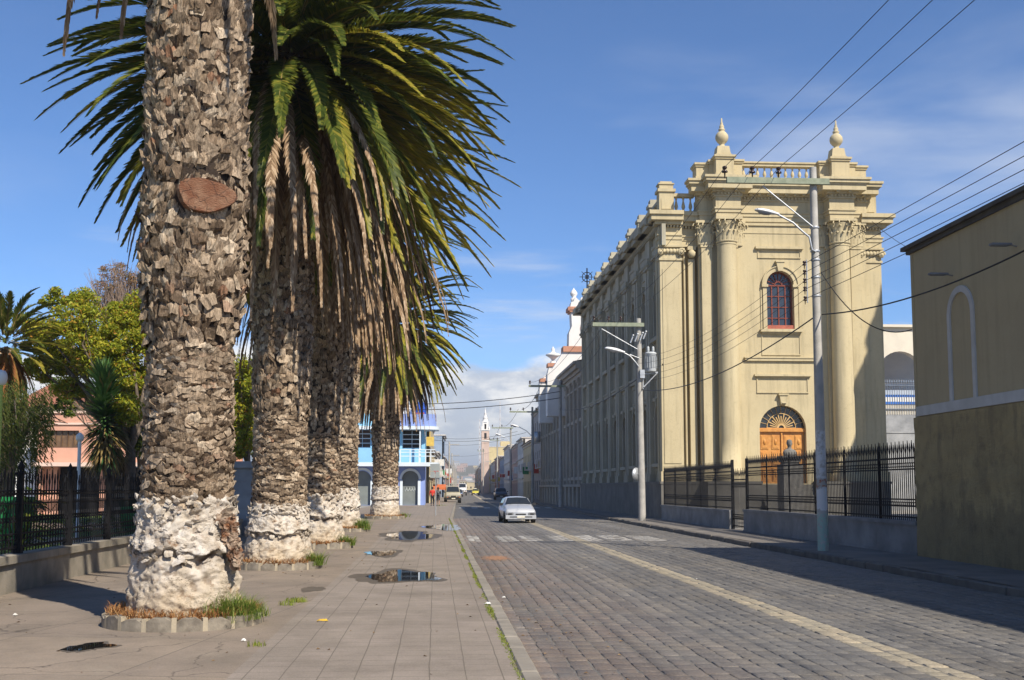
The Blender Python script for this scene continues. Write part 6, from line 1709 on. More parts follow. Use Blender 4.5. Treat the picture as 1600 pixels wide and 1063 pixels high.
tag(mb.build('water_tank', mat('deep blue plastic tank', (.03,.10,.48), (.03,.09,.4), 3, rough=.4)), 'deep blue water tank on the roof of the blue corner building', 'water tank')
mb = MB(); mb.tbox(TBB, U_(650), U_(662), zb_(649), zb_(645), .2, .3); mb.build('roof_sign', mat('red sign paint', (.5,.06,.05), (.4,.2,.18), 9, bmp=0), bb)
# dark graffiti strokes on the right shutter
mb = MB(); random.seed(21)
for i in range(4):
    u = U_(633)+.25*i; mb.tube([TBB(u, zb_(768), -.27), TBB(u+.15, zb_(763), -.27), TBB(u+.05, zb_(761), -.27), TBB(u+.2, zb_(767), -.27)], .025, 4)
mb.build('graffiti', mat('pale spray paint', (.5,.55,.55), (.45,.5,.5), 4, bmp=0), bb)
# board on posts at the pavement edge, in front
ysn = 66.0; xs_ = xat(681, ysn)
t = thing('street_board', 'grey board on a thin post at the kerb near the two walkers', 'sign', (xs_, ysn, SZ))
mb = MB(); mb.tube([(xs_,ysn,SZ),(xs_,ysn,zat(727,681,ysn))], .03, 8); mb.build('post', m_galv, t)
mb = MB(); mb.box(xat(672,ysn), xat(687,ysn), ysn-.04, ysn-.01, zat(736,681,ysn), zat(725,681,ysn)); mb.box(xat(672,ysn), xat(679.5,ysn), ysn-.04, ysn-.01, zat(747,681,ysn), zat(737,681,ysn)); mb.box(xat(680.5,ysn), xat(687,ysn), ysn-.04, ysn-.01, zat(747,681,ysn), zat(737,681,ysn))
mb.build('board', mat('grey board back', (.30,.34,.34), (.25,.28,.29), 2), t)

# ------------------------------------------------------------------ houses down the far street
m_signs = [mat('shop sign '+n_, c_, None, 5, bmp=0) for n_, c_ in (('red',(.45,.06,.04)),('blue',(.05,.14,.4)),('yellow',(.62,.45,.06)),('white',(.7,.7,.68)),('green',(.05,.25,.1)))]
def house(label, side, ya, yb2, h, mt, seed, depth=12, floors=None, roof=None, setx=0.0, tag_='house', trim=None, name='town_house'):
    random.seed(seed); sgn = 1 if side > 0 else -1
    Xf = lambda y: (WX+.2+setx if side > 0 else -2.05-setx) + bend(y)
    x0 = Xf(ya)
    t = thing(name, label, tag_, (x0, ya, .1)); L_ = yb2-ya; sl = (Xf(yb2)-Xf(ya))/L_
    T = lambda u, v, w: (x0+sl*u-sgn*w, ya+u, v)
    fl = floors or max(1, int(h/3.4)); fh = h/fl; nb = max(1, int(L_/3.6)); bw_ = L_/nb
    ops = []
    for f_ in range(fl):
        for i in range(nb):
            c = (i+.5)*bw_
            if f_ == 0: ops.append((c, min(1.0,bw_*.3), .12, min(2.6, fh*.8), False))
            else: ops.append((c, .6, f_*fh+.8, f_*fh+min(2.5, fh*.75), False))
    mb = MB(); arch_wall(mb, T, 0, L_, .1, h, ops, .3)
    mb.tbox(T, 0, L_, h-.05, h-.001, -depth, -.02); mb.tbox(T, 0, .2, .1, h-.06, -depth, -.31); mb.tbox(T, L_-.2, L_, .1, h-.06, -depth, -.31)
    # openings on the end wall that faces back up the street
    mb.build('wall', mt, t)
    mb = MB(); tm = trim or m_bt2
    mb.tbox(T, -.1, L_+.1, h, h+.2, -depth, .3); mb.tbox(T, -.05, L_+.05, h-.35, h-.22, 0, .15)
    for f_ in range(1, fl): mb.tbox(T, 0, L_, f_*fh-.1, f_*fh+.08, 0, .18)
    if fl > 1:
        for i in range(nb):
            if R() < .5: c = (i+.5)*bw_; mb.tbox(T, c-1.0, c+1.0, fh+.05, fh+.2, .18, 1.0); [mb.tbox(T, c-1+.2*j, c-.96+.2*j, fh+.2, fh+1.1, .95, .99) for j in range(11)]; mb.tbox(T, c-1, c+1, fh+1.1, fh+1.16, .92, 1.0)
    mb.build('trim', tm, t)
    mbp = MB()
    for (c, hh, vb, vs, ar) in ops:
        if vb < .5: mbp.tbox(T, c-hh, c+hh, vb, vs, -.3, -.25)
    mbp.build('shop_shutter', m_shut, t)
    mbw = MB()
    for (c, hh, vb, vs, ar) in ops:
        if vb >= .5:
            m1 = MB(); win_frame(m1, T, c, hh, vb, vs, False, -.2, .06, 2, 1); f = m1.build('window', m_white, t); pane(T, c, hh, vb, vs, False, -.22, 'pane', m_glass, f)
    if roof:
        mb = MB(); mb.add([T(-.3,h+.2,.5),T(L_+.3,h+.2,.5),T(L_+.3,h+roof,-depth*.5),T(-.3,h+roof,-depth*.5),T(-.3,h+.2,-depth),T(L_+.3,h+.2,-depth)],[(0,1,2,3),(3,2,5,4),(0,3,4),(1,5,2)]); mb.build('roof', mat('aged roof tile', (.24,.13,.09), (.16,.10,.08), 2), t)
    for q in range(max(1, int(L_/14))):
        u = U(.1,.9)*L_; vv = U(2.9,4.2); hh_ = U(.4,1.1); ww_ = U(.6,1.1); mb = MB(); mb.tbox(T, u, u+.1, vv, vv+hh_, .3, .3+ww_); mb.tbox(T, u+.03, u+.07, vv+hh_+.002, vv+hh_+.05, 0, .3+ww_); mb.build('shop_sign', m_signs[int(U(0,5))], t)
    if fl >= 3 or R() < .5:
        mb = MB(); mb.tbox(T, L_*.3, L_*.3+3, h+.2, h+2.4, -depth*.7, -depth*.4); mb.build('roof_room', mt, t)
    return t, T
m_bt2 = mat('dusty pale trim', (.55,.53,.5), (.45,.43,.4), 1)
C = lambda n, a, s=.8: stucco(n, a, tuple(x*s for x in a), .3, .4)
m_gr = C('bare grey render', (.36,.36,.36)); m_cr2 = C('cream yellow wall', (.58,.50,.33)); m_wh2 = C('soft white wall', (.68,.67,.64)); m_pk2 = C('dusty pink wall', (.52,.38,.33))
m_or2 = C('orange ochre wall', (.55,.30,.12)); m_bl2 = C('grey blue wall', (.28,.36,.46)); m_yl2 = C('strong yellow wall', (.58,.48,.26)); m_br2 = C('brick red wall', (.40,.24,.19))
t, T = house('tall bare grey three-storey house with a round blue sign just past the wing', 1, 128.2, 158, 11.6, m_gr, 31, floors=3)
# blue round signs with a white mark
for (u, v) in ((1.5, 4.0), (9.0, 2.2)):
    mb = MB(); mb.tbox(T, u-1.0, u+1.0, v-.75, v+.75, .02, .12) if u < 2 else None
    if u < 2: s_ = mb.build('sign_board', m_white, t)
mb = MB(); mb.lathe([(0,0),(.55,0),(.55,.08),(0,.08)], (0,0,0), 20); p = T(1.5, 4.0, .14); mb.v = [(p[0]-z, p[1]+x*1.2, p[2]+y) for x,y,z in mb.v]; mb.build('round_sign', mat('sign blue', (.04,.16,.42), (.04,.14,.38), 3, bmp=0), t)
mb = MB(); mb.tbox(T, 1.35, 1.65, 3.75, 4.25, .225, .235); mb.tbox(T, 1.15, 1.85, 3.95, 4.05, .2251, .2352); mb.build('sign_mark', m_white, t)
# flat sign on its end wall, facing up the street
xe = WX+.2+bend(128.2); TE = lambda u, v, w: (xe+u, 128.2-w, v)
house('low cream and green house with a dark balcony beyond the grey house', 1, 158.3, 182, 8.0, m_cr2, 32, floors=2, roof=1.4)
house('narrow soft white house next to the low cream house', 1, 182.3, 200, 9.5, m_wh2, 33, floors=3)
house('dusty pink block with shops under a terracotta band', 1, 200.3, 232, 9.2, m_pk2, 34, floors=3)
house('grey white row house with narrow windows farther on the right', 1, 232.3, 262, 10.2, m_wh2, 35, floors=3)
house('grey blue house squeezed between pale houses on the right', 1, 262.3, 290, 8.6, m_bl2, 36, floors=2)
house('brick red block in front of the bell tower', 1, 290.3, 330, 9.5, m_br2, 37, floors=3)
house('pale house left of the bell tower foot', 1, 330.3, 380, 9.0, m_wh2, 38, floors=3)
house('tall strong yellow building with blue top sign on the right of the far street', 1, 380.3, 420, 15, m_yl2, 39, floors=4, setx=-1)
house('pink house beyond the yellow building', 1, 420.3, 480, 11, m_pk2, 40, floors=3)
house('white block far down on the right side', 1, 480.3, 580, 13, m_wh2, 41, floors=4)
house('ochre block at the far right end of the street', 1, 580.3, 740, 12, m_or2, 42, floors=4)
# second row behind: pinkish block seen over the grey house
house('pink orange upper block rising behind the grey house', 1, 150, 172, 14.2, m_pk2, 43, floors=4, setx=6.5)
house('pinkish block behind the white houses', 1, 215, 245, 15.0, m_pk2, 44, floors=4, setx=7)
house('yellow house with shop signs round the corner from the blue building', -1, 118, 138, 8.6, m_cr2, 51, floors=3, setx=-.2)
house('cream house with an orange awning behind the two walkers', -1, 138.3, 170, 6.4, m_cr2, 52, floors=2, setx=.2)
house('tall narrow grey blue tower block on the left of the far street', -1, 190, 204, 10.2, m_bl2, 53, floors=3, setx=-.7)
house('pale house between cream house and blue tower block', -1, 170.3, 189.7, 6.8, m_wh2, 54, floors=2)
house('white row house beyond the blue tower block', -1, 204.3, 260, 7.4, m_wh2, 55, floors=2)
house('pinkish row house far on the left', -1, 260.3, 330, 8.2, m_pk2, 56, floors=2)
house('grey row of the left side far away', -1, 330.3, 450, 9, m_gr, 57, floors=3)
house('cream block at the left end of the street', -1, 450.3, 640, 10, m_cr2, 58, floors=3)
# yellow sign boards on the left corner
mb = MB(); p = at(672, 659, 117.5); mb.box(p.x-.42, p.x+.42, 117.3, 117.45, zat(668,672,117.5), zat(651,672,117.5)); mb.box(p.x-.42, p.x+.42, 117.3, 117.45, zat(697,672,117.5), zat(683,672,117.5)); mb.box(p.x-.04, p.x+.04, 117.5, 117.9, zat(697,672,117.5), zat(651,672,117.5))
tag(mb.build('yellow_sign', mat('yellow sign face', (.70,.50,.12), (.6,.42,.1), 4, bmp=0)), 'pair of yellow hanging sign boards at the corner of the blue building', 'sign')
mb = MB(); xq = xat(681, 136); mb.v = []; 
vs = [(xq-1.3,134,zat(762,681,136)),(xq+1.2,134,zat(762,681,136)),(xq+1.2,137.9,zat(757,681,136)),(xq-1.3,137.9,zat(757,681,136))]
mb.add(vs+[(x,y,z-.25) for x,y,z in vs[:2]]+[(x,y,z-.06) for x,y,z in vs], [(0,1,2,3),(0,1,5,4),(6,7,8,9),(1,2,8,7),(0,3,9,6)])
tag(mb.build('orange_awning', mat('orange awning cloth', (.62,.17,.06), (.5,.14,.05), 3, bmp=0)), 'orange awning above the heads of the two walkers', 'awning')
# bell tower
Yt_ = 345.0; xt = xat(758, Yt_); kt = Yt_/F
bt = thing('bell_tower', 'slender brick and white bell tower with a spire above the far street', 'bell tower', (xt, Yt_, 0)); zt_ = lambda py: zat(py, 758, Yt_)
mb = MB(); mb.box(xt-1.15,xt+1.15,Yt_-1.15,Yt_+1.15,0,zt_(674)); mb.build('shaft', C('pale pinkish brick', (.60,.46,.38)), bt)
mb = MB(); mb.box(xt-.9,xt+.9,Yt_-.9,Yt_+.9,zt_(674)+.3,zt_(660))
for z in (673, 690): mb.box(xt-1.35,xt+1.35,Yt_-1.35,Yt_+1.35,zt_(z),zt_(z)+.3)
for s in (-1,1): mb.lathe([(.2,0),(.3,.4),(.1,.9),(0,1.3)], (xt+s*1.1, Yt_-1.1, zt_(672)), 8)
mb.lathe([(1.15,0),(.95,.2),(.8,.25),(.7,1.2),(.8,1.3),(.55,1.6),(.35,2.4),(.42,2.5),(.2,3.1),(.05,4.2),(0,4.6)], (xt,Yt_,zt_(660)), 12); mb.build('lantern', m_bw, bt)
mb = MB()
for s in (0,): mb.box(xt-.35,xt+.35,Yt_-1.17,Yt_-1.1,zt_(686),zt_(677)); mb.box(xt-.28,xt+.28,Yt_-.93,Yt_-.88,zt_(671),zt_(663))
mb.build('belfry_opening', m_void, bt)
# lattice masts
for (px, py, lab) in ((781, 627, 'red and white lattice mast on the skyline right of the bell tower'), (749, 655, 'thin pale mast on the skyline left of the bell tower')):
    Ym = 520.0; x = xat(px, Ym); t = thing('lattice_mast', lab, 'mast', (x, Ym, 0)); z1 = zat(py, px, Ym); mb = MB(); r = .5; nn_ = 22
    for k in range(3):
        a = 2*pi*k/3; mb.tube([(x+r*cos(a),Ym+r*sin(a),0),(x+.15*cos(a),Ym+.15*sin(a),z1)], .07, 4)
    for j in range(nn_):
        za, zc_ = z1*j/nn_, z1*(j+1)/nn_; rr = r-(r-.15)*j/nn_
        for k in range(3):
            a, b__ = 2*pi*k/3, 2*pi*(k+1)/3; mb.tube([(x+rr*cos(a),Ym+rr*sin(a),za),(x+rr*cos(b__),Ym+rr*sin(b__),zc_)], .05, 3, mi=j % 2)
    mb.build('lattice', [m_white, m_br2], t)
# hills and the town on them
m_hill = mat('dry hillside', (.12,.13,.10), (.17,.15,.11), .004, bmp=0)
def hill(name, y0, ridge, xs, seed, mt, depth=500):
    mb = MB(); vs = []; n = 70; m_ = 14
    for i in range(n+1):
        x = xs[0]+(xs[1]-xs[0])*i/n; hz = ridge(x)*(1+.25*noise.noise(Vector((x*.003+seed,1,2)))+.1*noise.noise(Vector((x*.012+seed,4,2))))
        for j in range(m_+1):
            t = j/m_; vs.append((x, y0+depth*t, -5+(hz+5)*sin(t*pi*.5)**1.2*(1+.05*noise.noise(Vector((x*.01,t*5,seed))))))
    mb.add(vs, [(i*(m_+1)+j,(i+1)*(m_+1)+j,(i+1)*(m_+1)+j+1,i*(m_+1)+j+1) for i in range(n) for j in range(m_)], 0, True)
    return struct(mb.build(name, mt))
hill('town_hill', 1150, lambda x: 34*math.exp(-((x-60)/700)**2), (-1400,1600), 1, m_hill, 600)
hill('mountain', 2000, lambda x: 38*math.exp(-((x+100)/1800)**2)+12, (-2600,2600), 7, m_hill, 1000)
# hillside houses seen at the end of the street
random.seed(61); hcol = [m_wh2, m_pk2, m_gr, m_cr2, m_br2, m_bl2]; words = ['white','pink','grey','cream','brick red','grey blue']
def zh_(x, y):
    t = min(1, max(0, (y-1150)/600)); return -5+(34*math.exp(-((x-60)/700)**2)+5)*sin(t*pi*.5)**1.2
for i in range(64):
    y = U(780,1600) if i > 8 else U(760,1000); px = U(690, 745); x = xat(px, y); z = zh_(x, y) if y > 1150 else 0; k = int(U(0,6)); w_, d_, h_ = U(5,12), U(6,10), U(4,9)
    mb = MB(); mb.box(x-w_/2,x+w_/2,y,y+d_,z-3,z+h_,0); mb.box(x-w_/2-.3,x+w_/2+.3,y-.3,y+d_+.3,z+h_+.01,z+h_+.35,2)
    for q in range(3):
        for f_ in range(int(h_/3)): u = x-w_/2+w_*(q+.5)/3; mb.box(u-.5,u+.5,y-.06,y-.02,z+1+f_*3,z+2.4+f_*3,1)
    o = mb.build('hill_house', [hcol[k], m_void, m_bt2]); tag(o, 'small distant house on the slope at the end of the street', 'house', 'distant houses at the end of the street')
# street trees / poles far away on both sides
for i in range(7):
    y = 330+i*55; x = WX-1.0+bend(y); mb = MB(); mb.tube([(x,y,.1),(x,y,9.5)], .13, 6); mb.box(x-1.6,x+.2,y-.1,y+.1,9.0,9.2); o = mb.build('utility_pole', m_pole); tag(o, 'far-off utility pole among the distant right houses', 'utility pole', 'far-off utility poles')
for i in range(9):
    y = 150+i*50; x = -1.0+bend(y)+.9; mb = MB(); mb.tube([(x,y,.1),(x,y,7.6)], .1, 6); mb.box(x-.1,x+1.3,y-.08,y+.08,7.2,7.3); o = mb.build('utility_pole', m_pole); tag(o, 'far-off utility pole along the distant left pavement', 'utility pole', 'far-off left side poles')

# ------------------------------------------------------------------ vehicles
def carpaint(name, c):
    m, nt, b = nodes(name); b.inputs['Base Color'].default_value = (*c, 1); b.inputs['Roughness'].default_value = .35; b.inputs['Coat Weight'].default_value = .6; b.inputs['Coat Roughness'].default_value = .08
    return m
m_tyre = mat('tyre rubber', (.018,.018,.018), (.03,.028,.025), 12, rough=.85, bmp=.1)
m_chrome = mat('wheel metal', (.35,.36,.37), (.25,.26,.27), 9, rough=.35, metal=.8, bmp=0)
m_dark = mat('black trim plastic', (.022,.022,.023), (.03,.03,.03), 5, rough=.5, bmp=0)
m_wind = glassmat('windscreen', (.02,.025,.03), .05)
m_head = mat('headlight glass', (.22,.23,.24), (.12,.12,.13), 20, rough=.12, bmp=0, spec=.7)
m_plate = mat('number plate', (.7,.7,.66), (.55,.5,.35), 14, bmp=0)
m_orange = mat('orange indicator', (.7,.22,.03), (.6,.2,.03), 9, rough=.2, bmp=0); m_redl = mat('red tail lamp', (.4,.02,.02), (.3,.02,.02), 9, rough=.2, bmp=0)
def car(name, label, cat, loc, rot, paint, prof, hw, wheels, wr, front_kind='hatch', roofbar=None, group=None):
    """prof rows: (y, z_bottom, z_belt, z_top, half width at belt, half width at top); front looks to -Y"""
    t = thing(name, label, cat, (0,0,0), group)
    mb = MB(); vs = []
    P = []
    for a, b_ in zip(prof, prof[1:]):
        for s in range(3): k = s/3; P.append(tuple(a[i]+(b_[i]-a[i])*k for i in range(6)))
    P.append(prof[-1])
    def section(r):
        y, zb, zl, zt, w1, w2 = r
        return [(0,zb),(w1*.80,zb),(w1*.95,zb+.06),(w1*1.0,zb+(zl-zb)*.45),(w1*.985,zb+(zl-zb)*.8),(w1*.94,zl),(w2+(w1*.94-w2)*.12,zt-(zt-zl)*.14 if zt-zl > .2 else zl+(zt-zl)*.5),(w2*.9,zt-.015),(w2*.5,zt+.012),(0,zt+.02)]
    n = 10
    for r in P:
        h = section(r)
        for (x, z) in h: vs.append((x, r[0], z))
        for (x, z) in h[1:-1]: vs.append((-x, r[0], z))
    def idx(i, k, side):
        m_ = 18
        if side > 0 or k in (0, 9): return i*m_+k
        return i*m_+9+k
    fs = []
    for i in range(len(P)-1):
        for k in range(9):
            for s in (1,-1): f_ = (idx(i,k,s), idx(i+1,k,s), idx(i+1,k+1,s), idx(i,k+1,s)); fs.append(f_ if s > 0 else f_[::-1])
    for i in (0, len(P)-1):
        for k in range(9): fs.append((idx(i,k,1), idx(i,k+1,1), idx(i,k+1,-1), idx(i,k,-1)))
    fs = [tuple(dict.fromkeys(f_)) for f_ in fs]; fs = [f_ for f_ in fs if len(f_) > 2]
    mb.add(vs, fs, 0, True); mb.build('body', paint, t, world=False)
    # glass: panels that follow the upper body a few millimetres proud
    def gl(nm, pts, mtx=m_wind):
        g = MB(); g.add(pts, [tuple(range(len(pts)))]); return g.build(nm, mtx, t, world=False)
    gr = [r for r in prof if r[3]-r[2] > .3]
    a, b_ = None, None
    for i in range(len(prof)-1):
        if prof[i][3]-prof[i][2] < .15 and prof[i+1][3]-prof[i+1][2] > .3: a = i
        if prof[i][3]-prof[i][2] > .3 and prof[i+1][3]-prof[i+1][2] < .15: b_ = i
    f0, f1 = prof[a], prof[a+1]; e = .02
    def lerp(r, q, k): return [r[i]+(q[i]-r[i])*k for i in range(6)]
    lo, hi = lerp(f0,f1,.08), lerp(f0,f1,.93); dn = Vector((0,-(f1[3]-f0[3]),(f1[0]-f0[0]))).normalized()*e
    gl('windscreen', [(-lo[4]*.84,lo[0]+dn.y,lo[3]+dn.z),(lo[4]*.84,lo[0]+dn.y,lo[3]+dn.z),(hi[5]*.88,hi[0]+dn.y,hi[3]+dn.z),(0,hi[0]+dn.y,hi[3]+dn.z+.025),(-hi[5]*.88,hi[0]+dn.y,hi[3]+dn.z)])
    if b_ is not None:
        r0, r1 = prof[b_], prof[b_+1]; lo, hi = lerp(r1,r0,.12), lerp(r1,r0,.92); dn = Vector((0,(r0[3]-r1[3]),(r1[0]-r0[0]))).normalized()*e
        gl('rear_window', [(-lo[4]*.8,lo[0]+dn.y,lo[3]+dn.z),(-hi[5]*.85,hi[0]+dn.y,hi[3]+dn.z),(hi[5]*.85,hi[0]+dn.y,hi[3]+dn.z),(lo[4]*.8,lo[0]+dn.y,lo[3]+dn.z)])
        ys = [lerp(f0,f1,.55), lerp(f1,r0,.04), lerp(f1,r0,.48), lerp(f1,r0,.54), lerp(f1,r0,.98), lerp(r0,r1,.35)]
        for s in (-1, 1):
            for (i0, i1) in ((1,2),(3,4)):
                q0, q1 = ys[i0], ys[i1]; fz = lambda q: (q[2]+.05, q[3]-.1)
                pts = []
                for q, up in ((q0,0),(q1,0),(q1,1),(q0,1)):
                    zz = q[2]+.05 if not up else q[3]-(q[3]-q[2])*.16; kk = (zz-q[2])/(q[3]-q[2]); xx_ = q[4]*.94+(q[5]*1.02-q[4]*.94)*kk
                    pts.append((s*(xx_+.018), q[0], zz))
                gl('side_window', pts)
    # wheels
    for (wy) in wheels:
        for s in (-1, 1):
            w_ = MB(); x = s*(hw-.09)
            w_.lathe([(wr*.62,-.1),(wr*.95,-.1),(wr,-.07),(wr,.07),(wr*.95,.1),(wr*.62,.1)], (0,0,0), 22); w_.v = [(x+z_, wy+x_, wr+y_) for x_,y_,z_ in w_.v]; wo = w_.build('wheel', m_tyre, t, world=False)
            w_ = MB(); w_.lathe([(0,.06),(wr*.2,.075),(wr*.3,.03),(wr*.55,.06),(wr*.63,.09),(wr*.63,-.09),(0,-.09)], (0,0,0), 18); w_.v = [(x+z_*s, wy+x_, wr+y_) for x_,y_,z_ in w_.v]; w_.build('rim', m_chrome, wo, world=False)
            w_ = MB(); w_.lathe([(0,0),(wr*1.16,0),(wr*1.16,.012),(0,.012)], (0,0,0), 20); w_.v = [(s*(hw-.012+z_), wy+x_, wr+.02+y_) for x_,y_,z_ in w_.v if True]; w_.build('wheel_arch', m_dark, t, world=False)
    yf = prof[0][0]; zb, zl, zt = prof[0][1], prof[0][2], prof[0][3]; ye = prof[-1][0]
    def bx(nm, x0, x1, y0, y1, z0, z1, mt_): q = MB(); q.bevbox(x0,x1,y0,y1,z0,z1,min(.015,(z1-z0)*.3,(x1-x0)*.3)); q.build(nm, mt_, t, world=False)
    for s in (-1, 1):
        c = s*hw*.70; bx('headlight', c-hw*.22, c+hw*.22, yf-.04, yf+.12, zl-.16 if front_kind == 'hatch' else zl-.22, zl-.03, m_head)
        bx('indicator', c-hw*.12, c+hw*.12, yf-.055, yf+.05, zb+.20, zb+.27, m_orange if front_kind != 'hatch' else m_dark)
        bx('mirror', *( (hw-.02, hw+.16) if s > 0 else (-hw-.16, -hw+.02) ), f0[0]+.25, f0[0]+.40, f0[2]+.03, f0[2]+.17, m_dark)
        bx('tail_lamp', *((hw*.6, hw*.93) if s > 0 else (-hw*.93, -hw*.6)), ye-.05, ye+.03, zl-.3, zl-.1, m_redl)
    bx('grille', -hw*.33, hw*.33, yf-.03, yf+.05, zl-.15, zl-.09 if front_kind == 'hatch' else zl-.03, m_dark)
    bx('bumper', -hw*.97, hw*.97, yf-.07, yf+.2, zb-.02, zb+.17, paint if front_kind == 'hatch' else m_dark)
    bx('air_intake', -hw*.72, hw*.72, yf-.078, yf+.1, zb+(.06 if front_kind == 'hatch' else .185), zb+(.115 if front_kind == 'hatch' else .25), m_dark)
    bx('number_plate', -.2, .2, yf-.09, yf-.065, zb+.03, zb+.14, m_plate)
    bx('bumper', -hw*.95, hw*.95, ye-.15, ye+.06, zb, zb+.2, m_dark if front_kind != 'hatch' else paint)
    q = MB(); q.tube([(-.45,f0[0]-.02,f0[3]+.045),(.05,lerp(f0,f1,.25)[0]-.04,lerp(f0,f1,.25)[3]+.05)], .008, 4); q.tube([(.1,f0[0]-.02,f0[3]+.045),(.5,lerp(f0,f1,.22)[0]-.04,lerp(f0,f1,.22)[3]+.05)], .008, 4); q.build('wiper', m_dark, t, world=False)
    if roofbar: bx('taxi_sign', -.25, .25, f1[0]+.3, f1[0]+.45, f1[3]+.03, f1[3]+.16, roofbar)
    t.location = loc; t.rotation_euler = (0,0,rot)
    return t
hatch = [(-1.98,.24,.58,.62,.70,.60),(-1.90,.20,.66,.71,.78,.66),(-1.2,.19,.80,.87,.80,.66),(-.85,.19,.86,.92,.81,.68),(-.18,.19,.89,1.30,.81,.58),(.5,.19,.90,1.34,.81,.59),(1.15,.19,.91,1.31,.81,.57),(1.75,.22,.90,.98,.78,.62),(1.92,.28,.80,.86,.70,.6)]
sedan = [(-2.1,.26,.52,.58,.66,.54),(-2.0,.22,.68,.74,.78,.62),(-1.3,.2,.82,.88,.82,.68),(-.9,.2,.88,.94,.83,.7),(-.3,.2,.92,1.38,.83,.6),(.7,.2,.92,1.38,.83,.6),(1.2,.2,.92,1.0,.82,.66),(2.0,.24,.90,.96,.80,.64),(2.1,.3,.8,.86,.7,.6)]
jeep = [(-2.1,.42,.85,.92,.76,.66),(-2.05,.36,1.02,1.08,.84,.72),(-1.1,.34,1.08,1.14,.86,.74),(-.95,.34,1.10,1.16,.86,.74),(-.6,.34,1.14,1.82,.86,.68),(1.9,.34,1.14,1.84,.86,.70),(2.05,.36,1.12,1.22,.85,.72),(2.1,.42,.95,1.02,.8,.7)]
pickup = [(-2.4,.40,.80,.86,.72,.62),(-2.3,.34,.95,1.00,.84,.72),(-1.4,.33,1.02,1.08,.86,.74),(-1.1,.33,1.04,1.1,.86,.74),(-.6,.33,1.08,1.62,.86,.64),(.5,.33,1.08,1.64,.86,.66),(.75,.33,1.05,1.15,.86,.8),(2.3,.36,1.03,1.09,.85,.8),(2.4,.42,.9,.95,.82,.7)]
Yc = 52.5
wc = gnd(807, 816)
wcar = car('white_car', 'white hatchback driving towards the camera in the near lane', 'car', (wc.x, 57.2, .0), radians(2.5), carpaint('white car paint', (.40,.42,.45)), hatch, .81, (-1.28, 1.15), .28)
v = gnd(707, 786)
car('jeep', 'beige off-road van parked by the left kerb past the two walkers', 'jeep', (v.x, v.y, 0), radians(2), carpaint('dusty beige paint', (.40,.37,.28)), jeep, .86, (-1.35, 1.3), .36, 'box')
v = gnd(782, 781)
car('pickup', 'dark blue pickup parked at the right kerb behind the white car', 'pickup', (v.x, v.y, 0), radians(0), carpaint('dark blue paint', (.03,.05,.08)), pickup, .86, (-1.5, 1.4), .36, 'box')
v = gnd(743, 773.5)
car('taxi', 'yellow green taxi farther down the right side of the street', 'taxi', (v.x-.3, v.y*.97, 0), radians(0), carpaint('yellow taxi paint', (.62,.56,.05)), sedan, .83, (-1.35, 1.3), .3, 'box', m_white)
car('white_van', 'white car just behind the beige off-road van', 'car', (xat(704,172), 172, 0), radians(0), carpaint('dull white paint', (.66,.66,.64)), jeep, .86, (-1.35, 1.3), .34, 'box')
car('blue_car', 'small blue car far away in the middle of the street', 'car', (xat(716,215), 215, 0), 0, carpaint('blue car paint', (.05,.12,.25)), sedan, .83, (-1.35, 1.3), .3, 'box')
car('white_truck', 'distant white van near the street vanishing point', 'van', (xat(722.5,250), 250, 0), 0, carpaint('clean white paint', (.78,.78,.78)), [(a,b*1.3,c*1.35,d*1.4,e*1.05,f*1.2) for a,b,c,d,e,f in jeep], .9, (-1.35,1.3), .38, 'box')

